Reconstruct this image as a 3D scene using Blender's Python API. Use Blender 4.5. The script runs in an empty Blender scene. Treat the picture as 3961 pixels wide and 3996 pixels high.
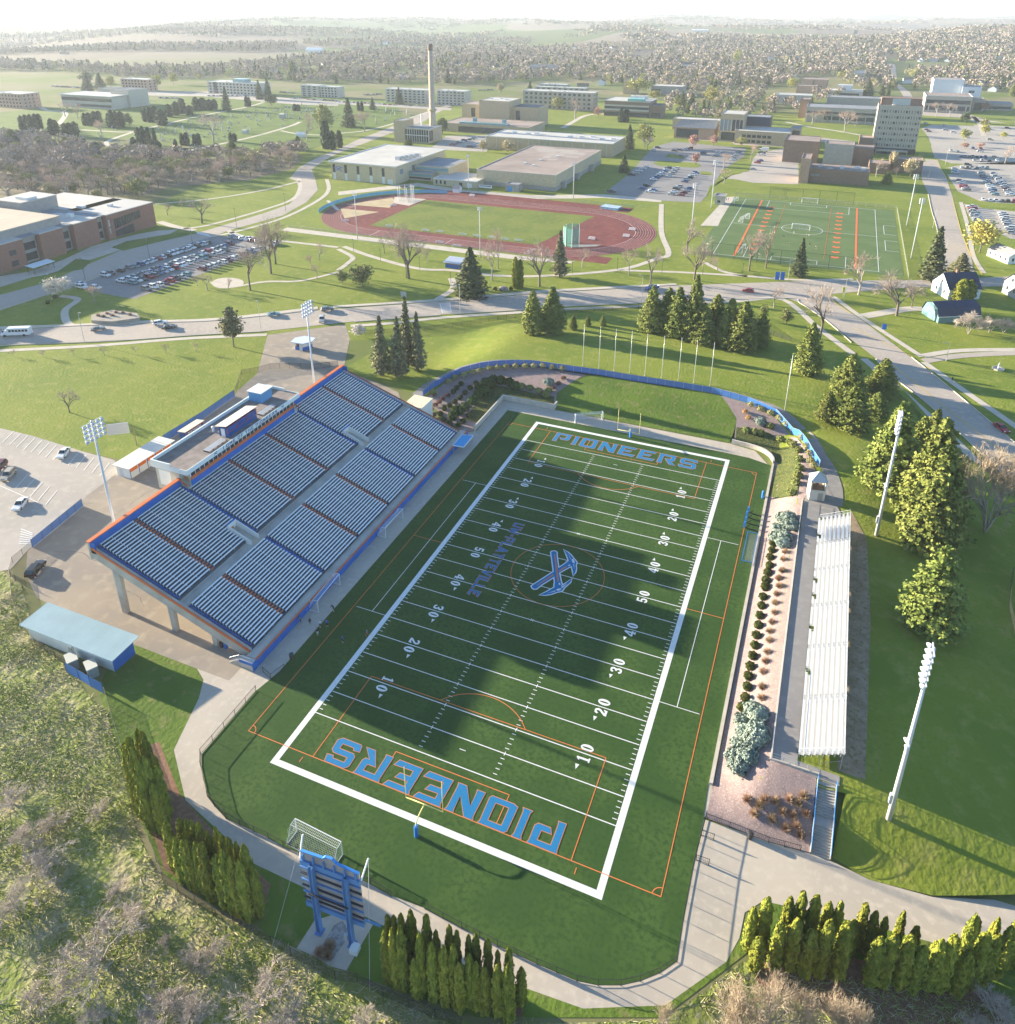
import bpy, math, random
import numpy as np
from mathutils import Vector
rnd = random.Random(7)
sc = bpy.context.scene
COL = sc.collection
PI = math.pi
rad = math.radians
CAM = np.array([63.388, -64.617, 103.404]); YAW, PITCH = -.393, .393
FPX, CX, CY = 3087.96, 1980.5, 1295.06
def _rot():
 cy, sy, cp, sp = math.cos(YAW), math.sin(YAW), math.cos(PITCH), math.sin(PITCH)
 f = np.array([sy*cp, cy*cp, -sp]); r = np.array([cy, -sy, 0.]); d = np.cross(f, r)
 return np.stack([r, d, f])
ROT = _rot()
def smooth(a, b, x):
 t = min(1., max(0., (x-a)/(b-a))); return t*t*(3-2*t)
def hgt(x, y):
 a = 4.0*smooth(59.8, 67.0, x)*min(1., max(0., (128-x)/50))*smooth(14.5, 24.5, y)*(1-smooth(112, 150, y))
 c = 3.0*smooth(119, 139, y)*(1-smooth(150, 184, y))*smooth(-46, -24, x)*(1-smooth(66, 100, x))
 return max(a, c)
ORG = dict(A=(0,0),B=(1320,0),C=(2640,0),D=(0,700),E=(1320,700),F=(2640,700),G=(0,1400),H=(1320,1400),I=(2640,1400),
  J=(0,2200),K=(1320,2200),L=(2640,2200),M=(0,3096),N=(1320,3096),O=(2640,3096))
def px(n, x, y):
 "survey sheet n, position on the sheet -> photo pixel"
 if n == 'V': return x*2.06841, y*2.06841
 if isinstance(n, tuple): return n[0]+x*n[2], n[1]+y*n[2]
 return ORG[n][0]+x*.6893, ORG[n][1]+y*.6893
def ray(X, Y): return np.array([(X-CX)/FPX, (Y-CY)/FPX, 1.])@ROT
def at(n, x, y, z=None):
 "survey point on the ground (or on the level z)"
 d = ray(*px(n, x, y))
 if z is not None:
  t = (z-CAM[2])/d[2]; p = CAM+t*d; return (float(p[0]), float(p[1]), z)
 z = 0.
 for _ in range(14):
  t = (z-CAM[2])/d[2]; p = CAM+t*d; z = .5*z+.5*hgt(p[0], p[1])
 return (float(p[0]), float(p[1]), hgt(p[0], p[1]))
def tall(b, n, x, ytop):
 "height of an upright thing standing at b whose top is at ytop on sheet n"
 k = (px(n, x, ytop)[1]-CY)/FPX; v = ROT@(np.array(b)-CAM); a = ROT[:, 2]
 return float((k*v[2]-v[1])/(a[1]-k*a[2]))
def mpp(b): return float((ROT@(np.array(b)-CAM))[2])/FPX      # metres per photo pixel at b
def pix(p):
 v = ROT@(np.array(p)-CAM); return (CX+FPX*v[0]/v[2], CY+FPX*v[1]/v[2])
MATS = {}
def mat(name, col, rough=.75, var=.0, scale=1., metal=0., col2=None, spec=.3, bump=0., detail=3., obj_var=0., stretch=None, hue=0.):
 if name in MATS: return MATS[name]
 m = bpy.data.materials.new(name); m.use_nodes = True; nt = m.node_tree; N = nt.nodes; Lk = nt.links
 b = N['Principled BSDF']; b.inputs['Roughness'].default_value = rough; b.inputs['Metallic'].default_value = metal
 b.inputs['Specular IOR Level'].default_value = spec
 c = tuple(col)+(1,) if len(col) == 3 else col
 m.diffuse_color = c
 out = None
 if var or col2 or bump:
  tc = N.new('ShaderNodeTexCoord'); src = tc.outputs['Object']
  if stretch:
   mp = N.new('ShaderNodeMapping'); mp.inputs['Scale'].default_value = stretch; Lk.new(src, mp.inputs[0]); src = mp.outputs[0]
  nz = N.new('ShaderNodeTexNoise'); nz.inputs['Scale'].default_value = scale; nz.inputs['Detail'].default_value = detail
  Lk.new(src, nz.inputs['Vector'])
  mx = N.new('ShaderNodeMix'); mx.data_type = 'RGBA'
  rp = N.new('ShaderNodeMapRange'); rp.inputs[1].default_value = .3; rp.inputs[2].default_value = .7
  Lk.new(nz.outputs[0], rp.inputs[0]); Lk.new(rp.outputs[0], mx.inputs[0])
  c2 = tuple(col2)+(1,) if col2 else tuple(min(1, v*(1+var)) for v in col)+(1,)
  c1 = c if col2 else tuple(v*(1-var) for v in col)+(1,)
  mx.inputs[6].default_value = c1; mx.inputs[7].default_value = c2; out = mx.outputs[2]
  if bump:
   bp = N.new('ShaderNodeBump'); bp.inputs['Strength'].default_value = bump; bp.inputs['Distance'].default_value = .1
   Lk.new(nz.outputs[0], bp.inputs['Height']); Lk.new(bp.outputs[0], b.inputs['Normal'])
 if obj_var:
  oi = N.new('ShaderNodeObjectInfo'); hs = N.new('ShaderNodeHueSaturation')
  mr = N.new('ShaderNodeMapRange'); mr.inputs[3].default_value = 1-obj_var; mr.inputs[4].default_value = 1+obj_var
  Lk.new(oi.outputs['Random'], mr.inputs[0]); Lk.new(mr.outputs[0], hs.inputs['Value'])
  if hue:
   m2 = N.new('ShaderNodeMapRange'); m2.inputs[3].default_value = .5-hue; m2.inputs[4].default_value = .5+hue
   ml = N.new('ShaderNodeMath'); ml.operation = 'MULTIPLY'; ml.inputs[1].default_value = 7.31
   fr = N.new('ShaderNodeMath'); fr.operation = 'FRACT'
   Lk.new(oi.outputs['Random'], ml.inputs[0]); Lk.new(ml.outputs[0], fr.inputs[0]); Lk.new(fr.outputs[0], m2.inputs[0]); Lk.new(m2.outputs[0], hs.inputs['Hue'])
  if out: Lk.new(out, hs.inputs['Color'])
  else: hs.inputs['Color'].default_value = c
  out = hs.outputs[0]
 if out: Lk.new(out, b.inputs['Base Color'])
 else: b.inputs['Base Color'].default_value = c
 MATS[name] = m; return m
def layered(name, cols, scales, rough=.9, bump=0., bscale=6., voro=0., stripes=None):
 "ground-like material: blends several colours with noises of different sizes (world-sized object space)"
 m = bpy.data.materials.new(name); m.use_nodes = True; nt = m.node_tree; N = nt.nodes; Lk = nt.links
 b = N['Principled BSDF']; b.inputs['Roughness'].default_value = rough; b.inputs['Specular IOR Level'].default_value = .15
 tc = N.new('ShaderNodeTexCoord'); cur = None
 for i, (c, s) in enumerate(zip(cols, [None]+list(scales))):
  if cur is None:
   rgb = N.new('ShaderNodeRGB'); rgb.outputs[0].default_value = tuple(c)+(1,); cur = rgb.outputs[0]; continue
  sc_, lo, hi = s
  nz = N.new('ShaderNodeTexNoise'); nz.inputs['Scale'].default_value = sc_; nz.inputs['Detail'].default_value = 4
  mp = N.new('ShaderNodeMapping'); mp.inputs['Location'].default_value = (i*13.7, i*5.1, 0)
  Lk.new(tc.outputs['Object'], mp.inputs[0]); Lk.new(mp.outputs[0], nz.inputs['Vector'])
  mr = N.new('ShaderNodeMapRange'); mr.inputs[1].default_value = lo; mr.inputs[2].default_value = hi
  Lk.new(nz.outputs[0], mr.inputs[0])
  mx = N.new('ShaderNodeMix'); mx.data_type = 'RGBA'; Lk.new(mr.outputs[0], mx.inputs[0]); Lk.new(cur, mx.inputs[6])
  mx.inputs[7].default_value = tuple(c)+(1,); cur = mx.outputs[2]
 if bump:
  nz = N.new('ShaderNodeTexNoise'); nz.inputs['Scale'].default_value = bscale; nz.inputs['Detail'].default_value = 5
  Lk.new(tc.outputs['Object'], nz.inputs['Vector'])
  bp = N.new('ShaderNodeBump'); bp.inputs['Strength'].default_value = 1; bp.inputs['Distance'].default_value = bump
  Lk.new(nz.outputs[0], bp.inputs['Height']); Lk.new(bp.outputs[0], b.inputs['Normal'])
 Lk.new(cur, b.inputs['Base Color']); MATS[name] = m; return m
def tag(o, label=None, cat=None, group=None, kind=None):
 if label: o['label'] = label
 if cat: o['category'] = cat
 if group: o['group'] = group
 if kind: o['kind'] = kind
 return o
def empty(name, loc=(0,0,0), rz=0., label=None, cat=None, group=None):
 o = bpy.data.objects.new(name, None); COL.objects.link(o); o.empty_display_size = .3
 o.location = loc; o.rotation_euler = (0, 0, rz); return tag(o, label, cat, group)
def dup(root, loc=None, rz=None, label=None, group=None, scale=None):
 r = root.copy(); COL.objects.link(r)
 if loc is not None: r.location = loc
 if rz is not None: r.rotation_euler = (r.rotation_euler[0], r.rotation_euler[1], rz)
 if scale is not None: r.scale = (scale,)*3 if not isinstance(scale, tuple) else scale
 if label: r['label'] = label
 if group: r['group'] = group
 for ch in list(root.children):
  c = ch.copy(); COL.objects.link(c); c.parent = r
  for g in list(ch.children):
   d = g.copy(); COL.objects.link(d); d.parent = c
 return r
def linkmesh(name, me, parent=None, loc=None, rz=0., label=None, cat=None, group=None, kind=None, scale=None):
 o = bpy.data.objects.new(name, me); COL.objects.link(o)
 if parent: o.parent = parent
 if loc is not None: o.location = loc
 o.rotation_euler = (0, 0, rz)
 if scale is not None: o.scale = (scale,)*3 if not isinstance(scale, tuple) else scale
 return tag(o, label, cat, group, kind)
class MB:
 "mesh builder"
 def __init__(s): s.v = []; s.f = []; s.m = []; s.mi = 0
 def use(s, i): s.mi = i; return s
 def face(s, *pts):
  n = len(s.v); s.v += [tuple(p) for p in pts]; s.f.append(tuple(range(n, n+len(pts)))); s.m.append(s.mi); return s
 def add(s, vs, fs):
  n = len(s.v); s.v += [tuple(p) for p in vs]
  for f in fs: s.f.append(tuple(i+n for i in f)); s.m.append(s.mi)
  return s
 def box(s, a, b):
  (x0,y0,z0),(x1,y1,z1) = a, b
  return s.add([(x0,y0,z0),(x1,y0,z0),(x1,y1,z0),(x0,y1,z0),(x0,y0,z1),(x1,y0,z1),(x1,y1,z1),(x0,y1,z1)],
     [(3,2,1,0),(4,5,6,7),(0,1,5,4),(1,2,6,5),(2,3,7,6),(3,0,4,7)])
 def obox(s, c, sz, rz=0.):
  cx, cy, cz = c; hx, hy, hz = sz[0]/2, sz[1]/2, sz[2]/2; ca, sa = math.cos(rz), math.sin(rz)
  P = [(cx+ca*x-sa*y, cy+sa*x+ca*y, cz+z) for z in (-hz, hz) for x, y in ((-hx,-hy),(hx,-hy),(hx,hy),(-hx,hy))]
  return s.add(P, [(3,2,1,0),(4,5,6,7),(0,1,5,4),(1,2,6,5),(2,3,7,6),(3,0,4,7)])
 def prism(s, poly, z0, z1, cap=True):
  if area(poly) < 0: poly = poly[::-1]
  n = len(poly); z0f = z0 if callable(z0) else (lambda p: z0); z1f = z1 if callable(z1) else (lambda p: z1)
  vs = [(p[0], p[1], z0f(p)) for p in poly]+[(p[0], p[1], z1f(p)) for p in poly]
  fs = [(i, (i+1) % n, (i+1) % n+n, i+n) for i in range(n)]
  if cap: fs += [tuple(range(n, 2*n)), tuple(range(n-1, -1, -1))]
  return s.add(vs, fs)
 def bar(s, p, q, w, h=None, up=(0,0,1)):
  "rectangular bar from p to q"
  p, q = Vector(p), Vector(q); d = (q-p).normalized(); u = Vector(up)
  if abs(d.dot(u)) > .98: u = Vector((0,1,0))
  r = d.cross(u).normalized(); u = r.cross(d); h = w if h is None else h
  P = [a+r*x*w/2+u*y*h/2 for a in (p, q) for x, y in ((-1,-1),(1,-1),(1,1),(-1,1))]
  return s.add(P, [(3,2,1,0),(4,5,6,7),(0,1,5,4),(1,2,6,5),(2,3,7,6),(3,0,4,7)])
 def tube(s, p, q, r0, r1=None, n=8, cap=True):
  p, q = Vector(p), Vector(q); d = (q-p).normalized(); u = Vector((0,0,1)) if abs(d.z) < .95 else Vector((1,0,0))
  a = d.cross(u).normalized(); b = d.cross(a); r1 = r0 if r1 is None else r1
  vs = [c+(a*math.cos(2*PI*i/n)+b*math.sin(2*PI*i/n))*r for c, r in ((p, r0), (q, r1)) for i in range(n)]
  fs = [(i, i+n, (i+1) % n+n, (i+1) % n) for i in range(n)]
  if cap: fs += [tuple(range(n)), tuple(range(2*n-1, n-1, -1))]
  return s.add(vs, fs)
 def lathe(s, prof, c=(0,0,0), n=12):
  k = len(prof); vs = [(c[0]+r*math.cos(2*PI*i/n), c[1]+r*math.sin(2*PI*i/n), c[2]+z) for r, z in prof for i in range(n)]
  fs = [(j*n+i, j*n+(i+1) % n, (j+1)*n+(i+1) % n, (j+1)*n+i) for j in range(k-1) for i in range(n)]
  return s.add(vs, fs+[tuple(range(n-1, -1, -1)), tuple(range((k-1)*n, k*n))])
 def build(s, name, mats, parent=None, smooth_=False, **kw):
  me = bpy.data.meshes.new(name); me.from_pydata(s.v, [], s.f)
  for m in (mats if isinstance(mats, (list, tuple)) else [mats]): me.materials.append(m)
  me.polygons.foreach_set('material_index', s.m)
  if smooth_: me.polygons.foreach_set('use_smooth', [True]*len(s.f))
  me.update(); return linkmesh(name, me, parent, **kw)
def area(p): return sum(p[i][0]*p[(i+1) % len(p)][1]-p[(i+1) % len(p)][0]*p[i][1] for i in range(len(p)))/2
def inside(poly, x, y):
 c = False; n = len(poly); j = n-1
 for i in range(n):
  xi, yi, xj, yj = poly[i][0], poly[i][1], poly[j][0], poly[j][1]
  if (yi > y) != (yj > y) and x < (xj-xi)*(y-yi)/(yj-yi)+xi: c = not c
  j = i
 return c
def curve_pts(P, k=6, closed=False):
 "Catmull-Rom through points"
 n = len(P); out = []
 for i in range(n if closed else n-1):
  g = (lambda j: np.array(P[j % n])) if closed else (lambda j: np.array(P[min(n-1, max(0, j))]))
  a, b, c, d = g(i-1), g(i), g(i+1), g(i+2)
  for t in np.linspace(0, 1, k, endpoint=False):
   out.append(tuple(.5*((2*b)+(c-a)*t+(2*a-5*b+4*c-d)*t*t+(3*b-a-3*c+d)*t**3)))
 if not closed: out.append(tuple(P[-1]))
 return out
from mathutils.geometry import tessellate_polygon
def flat_tris(poly, holes=()):
 loops = [[Vector((p[0], p[1], 0)) for p in poly]]+[[Vector((p[0], p[1], 0)) for p in h] for h in holes]
 pts = [p for l in loops for p in l]
 tr = []
 for t in tessellate_polygon(loops):
  a, b, c = (pts[i] for i in t)
  tr.append(t if (b-a).cross(c-a).z > 0 else t[::-1])
 return pts, tr
def sheet(name, poly, m, lift, kind='structure', holes=(), drape=False, **kw):
 "flat ground sheet (road, lawn ...) laid `lift` above the ground"
 me = bpy.data.meshes.new(name)
 if drape:
  import bmesh
  bm = bmesh.new(); pts, tr = flat_tris(poly, holes); vs = [bm.verts.new(p) for p in pts]
  for t in tr:
   try: bm.faces.new([vs[i] for i in t])
   except ValueError: pass
  x0, x1 = min(p.x for p in pts), max(p.x for p in pts); y0, y1 = min(p.y for p in pts), max(p.y for p in pts); st = drape
  for ax, lo, hi in ((0, x0, x1), (1, y0, y1)):
   k = math.floor(lo/st)+1
   while k*st < hi:
    co = Vector((k*st, 0, 0)) if ax == 0 else Vector((0, k*st, 0)); no = Vector((1, 0, 0)) if ax == 0 else Vector((0, 1, 0))
    bmesh.ops.bisect_plane(bm, geom=bm.verts[:]+bm.edges[:]+bm.faces[:], plane_co=co, plane_no=no, dist=1e-5); k += 1
  for v in bm.verts: v.co.z = hgt(v.co.x, v.co.y)+lift
  bmesh.ops.recalc_face_normals(bm, faces=bm.faces)
  for f_ in bm.faces: f_.smooth = True
  bm.to_mesh(me); bm.free()
 else:
  pts, tr = flat_tris(poly, holes); me.from_pydata([(p.x, p.y, lift) for p in pts], [], tr)
 me.materials.append(m); me.update()
 return linkmesh(name, me, kind=kind, **kw)
def offset_line(P, w):
 out = []
 for i, p in enumerate(P):
  a = P[max(0, i-1)]; b = P[min(len(P)-1, i+1)]; d = np.array([b[0]-a[0], b[1]-a[1]]); d = d/(np.linalg.norm(d)+1e-9)
  out.append((p[0]-d[1]*w, p[1]+d[0]*w))
 return out
def ribbon(name, P, w0, w1, m, lift, kind='structure', k=6, closed=False, drape=False, **kw):
 "band along a smooth line, from offset w0 to w1"
 C = curve_pts([p[:2] for p in P], k) if k > 1 else [p[:2] for p in P]
 a = offset_line(C, w0); b = offset_line(C, w1); n = len(C)
 me = bpy.data.meshes.new(name)
 z = (lambda p: hgt(*p)+lift) if drape else (lambda p: lift)
 me.from_pydata([(p[0], p[1], z(p)) for p in a+b], [], [(i, i+1, n+i+1, n+i) if w1 > w0 else (n+i, n+i+1, i+1, i) for i in range(n-1)])
 me.materials.append(m); me.update(); return linkmesh(name, me, kind=kind, **kw)
# ================================================================ ground, roads, lawns
from mathutils import noise as mnoise
def hills(x, y):
 d = math.hypot(x-50, y+40); f = smooth(1500, 3200, d)
 if f == 0: return 0.
 n = mnoise.noise(Vector((x/900., y/1300., 3.1)))*62+mnoise.noise(Vector((x/350., y/520., 8.1)))*12+4-smooth(4500, 9500, d)*30
 return n*f
def gz(x, y): return hgt(x, y)+hills(x, y)
lawn = layered('lawn_grass', [(.205,.24,.032), (.155,.205,.026), (.26,.265,.06), (.16,.205,.026)], [(.05,.4,.62), (.35,.5,.72), (1.6,.5,.75)], bump=.12, bscale=1.3)
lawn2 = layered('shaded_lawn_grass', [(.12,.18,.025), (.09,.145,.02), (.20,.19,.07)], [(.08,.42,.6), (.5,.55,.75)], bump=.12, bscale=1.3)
meadow = layered('rough_meadow', [(.21,.24,.06), (.33,.29,.165), (.15,.19,.04), (.40,.35,.235)], [(.16,.45,.62), (.45,.5,.66), (1.3,.55,.72)], bump=.35, bscale=.9)
duff = layered('wood_floor', [(.21,.17,.12), (.15,.15,.07), (.26,.20,.15)], [(.05,.4,.6), (.4,.5,.7)], bump=.2, bscale=.8)
turf = layered('synthetic_turf', [(.036,.082,.015), (.055,.105,.021), (.029,.071,.014)], [(.12,.42,.6), (1.6,.45,.65)], rough=.85, bump=.02, bscale=20.)
turf_b = layered('synthetic_turf_pale', [(.105,.16,.055), (.125,.18,.065)], [(.1,.4,.6)], rough=.85)
conc = layered('concrete', [(.49,.425,.345), (.44,.385,.32), (.53,.465,.38)], [(.09,.42,.6), (.9,.5,.7)], rough=.9, bump=.01, bscale=6)
walk = layered('sidewalk', [(.55,.485,.40), (.48,.43,.36)], [(.3,.45,.65)], rough=.9)
asph = layered('asphalt', [(.43,.37,.31), (.38,.33,.285), (.47,.41,.345)], [(.05,.42,.6), (.7,.5,.7)], rough=.9)
lotd = layered('worn_asphalt', [(.27,.255,.245), (.24,.225,.22), (.31,.29,.27)], [(.05,.42,.6), (.7,.5,.7)], rough=.9)
asph_d = layered('dark_asphalt', [(.13,.13,.135), (.16,.155,.15)], [(.3,.42,.6)], rough=.9)
lotm = layered('lot_paving', [(.42,.375,.325), (.37,.335,.295), (.46,.41,.355)], [(.04,.42,.6), (.5,.5,.7)], rough=.9)
yardm = layered('old_paving', [(.33,.275,.215), (.27,.235,.20), (.38,.32,.25)], [(.06,.42,.6), (.4,.5,.7)], rough=.95, bump=.02, bscale=3)
gravel = layered('pink_gravel', [(.30,.225,.21), (.25,.19,.18), (.36,.28,.26), (.15,.12,.12)], [(.8,.4,.6), (4.,.5,.65), (9.,.58,.7)], rough=.95, bump=.06, bscale=7)
trackm = layered('track_rubber', [(.20,.06,.052), (.165,.05,.045), (.235,.085,.072)], [(.05,.42,.6), (.3,.5,.7)], rough=.85)
dirt = layered('bare_soil', [(.30,.22,.14), (.38,.29,.2), (.2,.17,.08)], [(.5,.42,.6), (1.5,.5,.7)], bump=.05)
mulch = layered('bark_mulch', [(.22,.12,.075), (.28,.16,.1)], [(1.5,.42,.6)], bump=.06)
white = mat('white_paint', (.72,.72,.70), .7, .06, 2.)
orange = mat('orange_line', (.72,.20,.06), .7)
yellow = mat('yellow_paint', (.75,.52,.05), .7)
def far_ground():
 m = bpy.data.materials.new('countryside'); m.use_nodes = True; nt = m.node_tree; N = nt.nodes; Lk = nt.links
 b = N['Principled BSDF']; b.inputs['Roughness'].default_value = .95; b.inputs['Specular IOR Level'].default_value = .1
 tc = N.new('ShaderNodeTexCoord')
 mp = N.new('ShaderNodeMapping'); mp.inputs['Scale'].default_value = (1/330., 1/480., 0); mp.inputs['Rotation'].default_value = (0, 0, .5)
 nz = N.new('ShaderNodeTexNoise'); nz.inputs['Scale'].default_value = 1.2; nz.inputs['Detail'].default_value = 2
 Lk.new(tc.outputs['Object'], mp.inputs[0]); Lk.new(mp.outputs[0], nz.inputs['Vector'])
 ad = N.new('ShaderNodeMix'); ad.data_type = 'VECTOR'; ad.inputs[0].default_value = .35
 Lk.new(mp.outputs[0], ad.inputs[4]); Lk.new(nz.outputs['Color'], ad.inputs[5])
 vo = N.new('ShaderNodeTexVoronoi'); vo.inputs['Scale'].default_value = 1.; Lk.new(ad.outputs[1], vo.inputs['Vector'])
 sx = N.new('ShaderNodeSeparateColor'); Lk.new(vo.outputs['Color'], sx.inputs[0])
 cr = N.new('ShaderNodeValToRGB'); cr.color_ramp.interpolation = 'CONSTANT'
 el = cr.color_ramp.elements; el[0].position = 0; el[0].color = (.20,.16,.125,1); el[1].position = .34; el[1].color = (.13,.155,.065,1)
 for p, c in ((.52, (.16,.13,.10,1)), (.66, (.235,.195,.15,1)), (.80, (.11,.135,.05,1)), (.88, (.15,.125,.09,1))):
  e = el.new(p); e.color = c
 Lk.new(sx.outputs[0], cr.inputs[0])
 n2 = N.new('ShaderNodeTexNoise'); n2.inputs['Scale'].default_value = .012; n2.inputs['Detail'].default_value = 6
 Lk.new(tc.outputs['Object'], n2.inputs['Vector'])
 c2 = N.new('ShaderNodeValToRGB'); e2 = c2.color_ramp.elements; e2[0].position = .38; e2[0].color = (.125,.165,.035,1); e2[1].position = .62; e2[1].color = (.21,.19,.10,1)
 Lk.new(n2.outputs[0], c2.inputs[0])
 sp = N.new('ShaderNodeVectorMath'); sp.operation = 'DISTANCE'; sp.inputs[1].default_value = (50, 0, 0); Lk.new(tc.outputs['Object'], sp.inputs[0])
 mr = N.new('ShaderNodeMapRange'); mr.inputs[1].default_value = 1500; mr.inputs[2].default_value = 1900; Lk.new(sp.outputs['Value'], mr.inputs[0])
 mx = N.new('ShaderNodeMix'); mx.data_type = 'RGBA'; Lk.new(mr.outputs[0], mx.inputs[0]); Lk.new(c2.outputs[0], mx.inputs[6]); Lk.new(cr.outputs[0], mx.inputs[7])
 Lk.new(mx.outputs[2], b.inputs['Base Color'])
 xs = list(np.arange(-50, 136, 2.5)); ys = list(np.arange(12.5, 190, 2.5))
 def ext(lo, hi, a, b_):
  L = []; x = lo; st = 12.
  while x > a: x -= st; L.append(x); st = min(220, st*1.22)
  R = []; x = hi; st = 12.
  while x < b_: x += st; R.append(x); st = min(220, st*1.22)
  return L[::-1], R
 l, r = ext(xs[0], xs[-1], -9000, 6000); xs = l+xs+r
 l, r = ext(ys[0], ys[-1], -400, 11000); ys = l+ys+r
 V = [(x, y, gz(x, y)-min(.7, hgt(x, y)*1.5)) for y in ys for x in xs]; nx = len(xs)
 F = [(j*nx+i, j*nx+i+1, (j+1)*nx+i+1, (j+1)*nx+i) for j in range(len(ys)-1) for i in range(nx-1)]
 me = bpy.data.meshes.new('ground'); me.from_pydata(V, [], F); me.materials.append(m); me.polygons.foreach_set('use_smooth', [True]*len(F)); me.update()
 linkmesh('ground', me, kind='structure', label='open ground with distant ploughed and green fields')
far_ground()
def poly(*items):
 "mixed list of (sheet,x,y) survey points and (x,y) ground points"
 return [at(*p)[:2] if isinstance(p[0], str) else p for p in items]
def V(*pts): return [at('V', *p)[:2] for p in pts]
def SH(n, *pts): return [at(n, *p)[:2] for p in pts]
campus = V((-40,700),(-40,560),(150,440),(430,330),(560,290),(720,240),(900,190),(1250,190),(1500,215),(1900,230),(2100,330),(2300,700),(2300,1250),(1700,1250),(1650,900),(1500,620),(900,640),(400,640))
sheet('campus_lawn', campus, lawn, .02)
sheet('west_lawn', V((-60,660),(520,628),(498,700),(430,765),(330,830),(230,868),(150,850),(0,808),(-60,800)), lawn, .025)
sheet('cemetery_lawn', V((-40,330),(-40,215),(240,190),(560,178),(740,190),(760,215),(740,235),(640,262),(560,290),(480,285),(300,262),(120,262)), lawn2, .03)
sheet('stadium_lawn', SH('H',(20,60),(240,-60),(600,-140),(1100,-220))+SH('F',(0,690),(620,672),(760,800),(1000,1010))+SH('I',(1290,180),(1620,530),(1830,700),(2000,900))+V((2040,1250),(2040,1720),(1915,1688),(1760,1690),(1640,1660),(1570,1618))+[(77,23),(62,21),(62,96),(64,113),(52,137),(30,140),(5,140.5),(-15,138),(-25,131),(-35,112)], lawn, .03, drape=3.0)
sheet('meadow', V((-120,1000),(40,1100),(60,1180),(150,1290),(205,1350),(255,1560),(300,1660),(420,1730),(560,1790),(700,1860),(900,1935),(1250,1925),(1330,1870),(1400,1815),(1920,1900),(2050,1990),(1500,2250),(300,2250),(-250,1900)), meadow, .03)
verge_r = V((383,1285),(372,1262),(250,1215),(205,1255),(185,1300),(215,1390),(270,1560),(310,1650),(430,1725),(560,1785),(700,1850),(900,1920),(1250,1920),(1420,1790),(1915,1880),(1990,1830),(1915,1822),(1640,1745),(1440,1700),(1370,1815),(1255,1897),(1100,1903),(900,1832),(700,1735),(480,1630),(350,1510),(328,1415),(375,1318))
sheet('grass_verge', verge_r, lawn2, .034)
sheet('mulch_bed', V((240,1420),(300,1400),(340,1500),(400,1565),(480,1640),(545,1700),(520,1745),(430,1715),(310,1640),(285,1560)), mulch, .038)
sheet('mulch_bed', V((735,1780),(800,1800),(900,1842),(990,1875),(985,1920),(900,1905),(740,1850)), mulch, .038)
sheet('mulch_bed', V((1420,1790),(1500,1780),(1900,1880),(1900,1960),(1600,1930),(1430,1860)), mulch, .038)
C_in = [(-13.9,97)]
concourse = [(60.0,110),(60.0,15.5)]+V((1325,1545),(1430,1580),(1530,1605))+[(73.4,15.3),(75.9,15.3)]+V((1640,1660),(1760,1692),(1915,1690),(2010,1685),(2020,1840),(1915,1822),(1800,1795),(1640,1745),(1440,1700),(1405,1722),(1395,1770),(1370,1815),(1320,1862),(1255,1897),(1190,1912),(1100,1903),(990,1865),(900,1832),(800,1790),(700,1735),(560,1670),(480,1630),(400,1572),(350,1510),(330,1460),(328,1415),(352,1365),(375,1318),(384,1283),(372,1262))+[(-17,9.0),(-17,97),(-13.7,100),(-13.9,118.6),(1.2,118.8),(48.6,118.8),(55,117.6)]
sheet('concourse', concourse, conc, .03)
yard = V((372,1262),(250,1215),(115,1152),(70,1128),(48,1085),(52,1040),(80,1000),(165,935),(205,905),(235,880),(330,820),(440,745),(485,705),(505,632),(652,612),(660,640),(650,688))+SH('H',(40,70),(240,145),(340,190),(352,225),(330,240))+[(-32,97),(-17,97),(-17,9.0)]
sheet('service_yard', yard, yardm, .035)
left_lot = V((-60,800),(0,808),(60,822),(150,850),(215,868),(230,885),(205,905),(165,935),(60,1030),(20,1075),(-80,1090))
sheet('car_park_paving', left_lot, lotm, .045)
fence_line = SH('H',(480,215),(540,165),(610,125),(700,80),(800,55),(900,42),(1000,38),(1100,40),(1240,60),(1470,92),(1700,130),(1900,160))+SH('I',(200,195),(400,250),(560,320),(690,440),(760,540),(808,615))
ribbon('ring_path', fence_line+[(71.5,100.5),(71.6,94)], .35, 3.6, lotd, .10, k=4, drape=True)
turf_poly = [(59.4,112)]+[(59.4,20)]+SH('O',(150,160),(90,430),(35,720))+SH('N',(1915,950),(1820,1015),(1710,1060),(1600,1085),(1470,1085),(1350,1060),(1125,965),(900,860),(700,760),(490,650),(300,580),(180,510))+SH('M',(1600,300),(1520,250),(1280,140),(1215,70),(1180,30))+SH('J',(1140,1150),(1140,1080),(1450,720),(1530,655))+[(-10.5,13.8),(-10.5,113.7),(47,113.9),(54,113.6)]
sheet('football_turf', turf_poly, turf, .06)
bank_lawn = SH('H',(1225,285),(1245,190),(1330,130),(1410,95),(1470,95),(1700,133),(1900,163))+SH('I',(250,205),(290,260),(340,340),(330,400),(300,475))+[(48.6,119.3),(1.4,119.3)]
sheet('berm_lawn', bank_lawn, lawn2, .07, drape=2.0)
bed_l = SH('H',(485,225),(600,140),(700,88),(800,62),(900,48),(1100,46),(1240,66),(1400,92),(1325,132),(1240,192),(1222,282))+[(1.0,119.3),(-14.2,119.3),(-14.2,99.5),(-16.5,97.5)]
sheet('planting_bed', bed_l, gravel, .06, drape=2.0)
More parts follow.
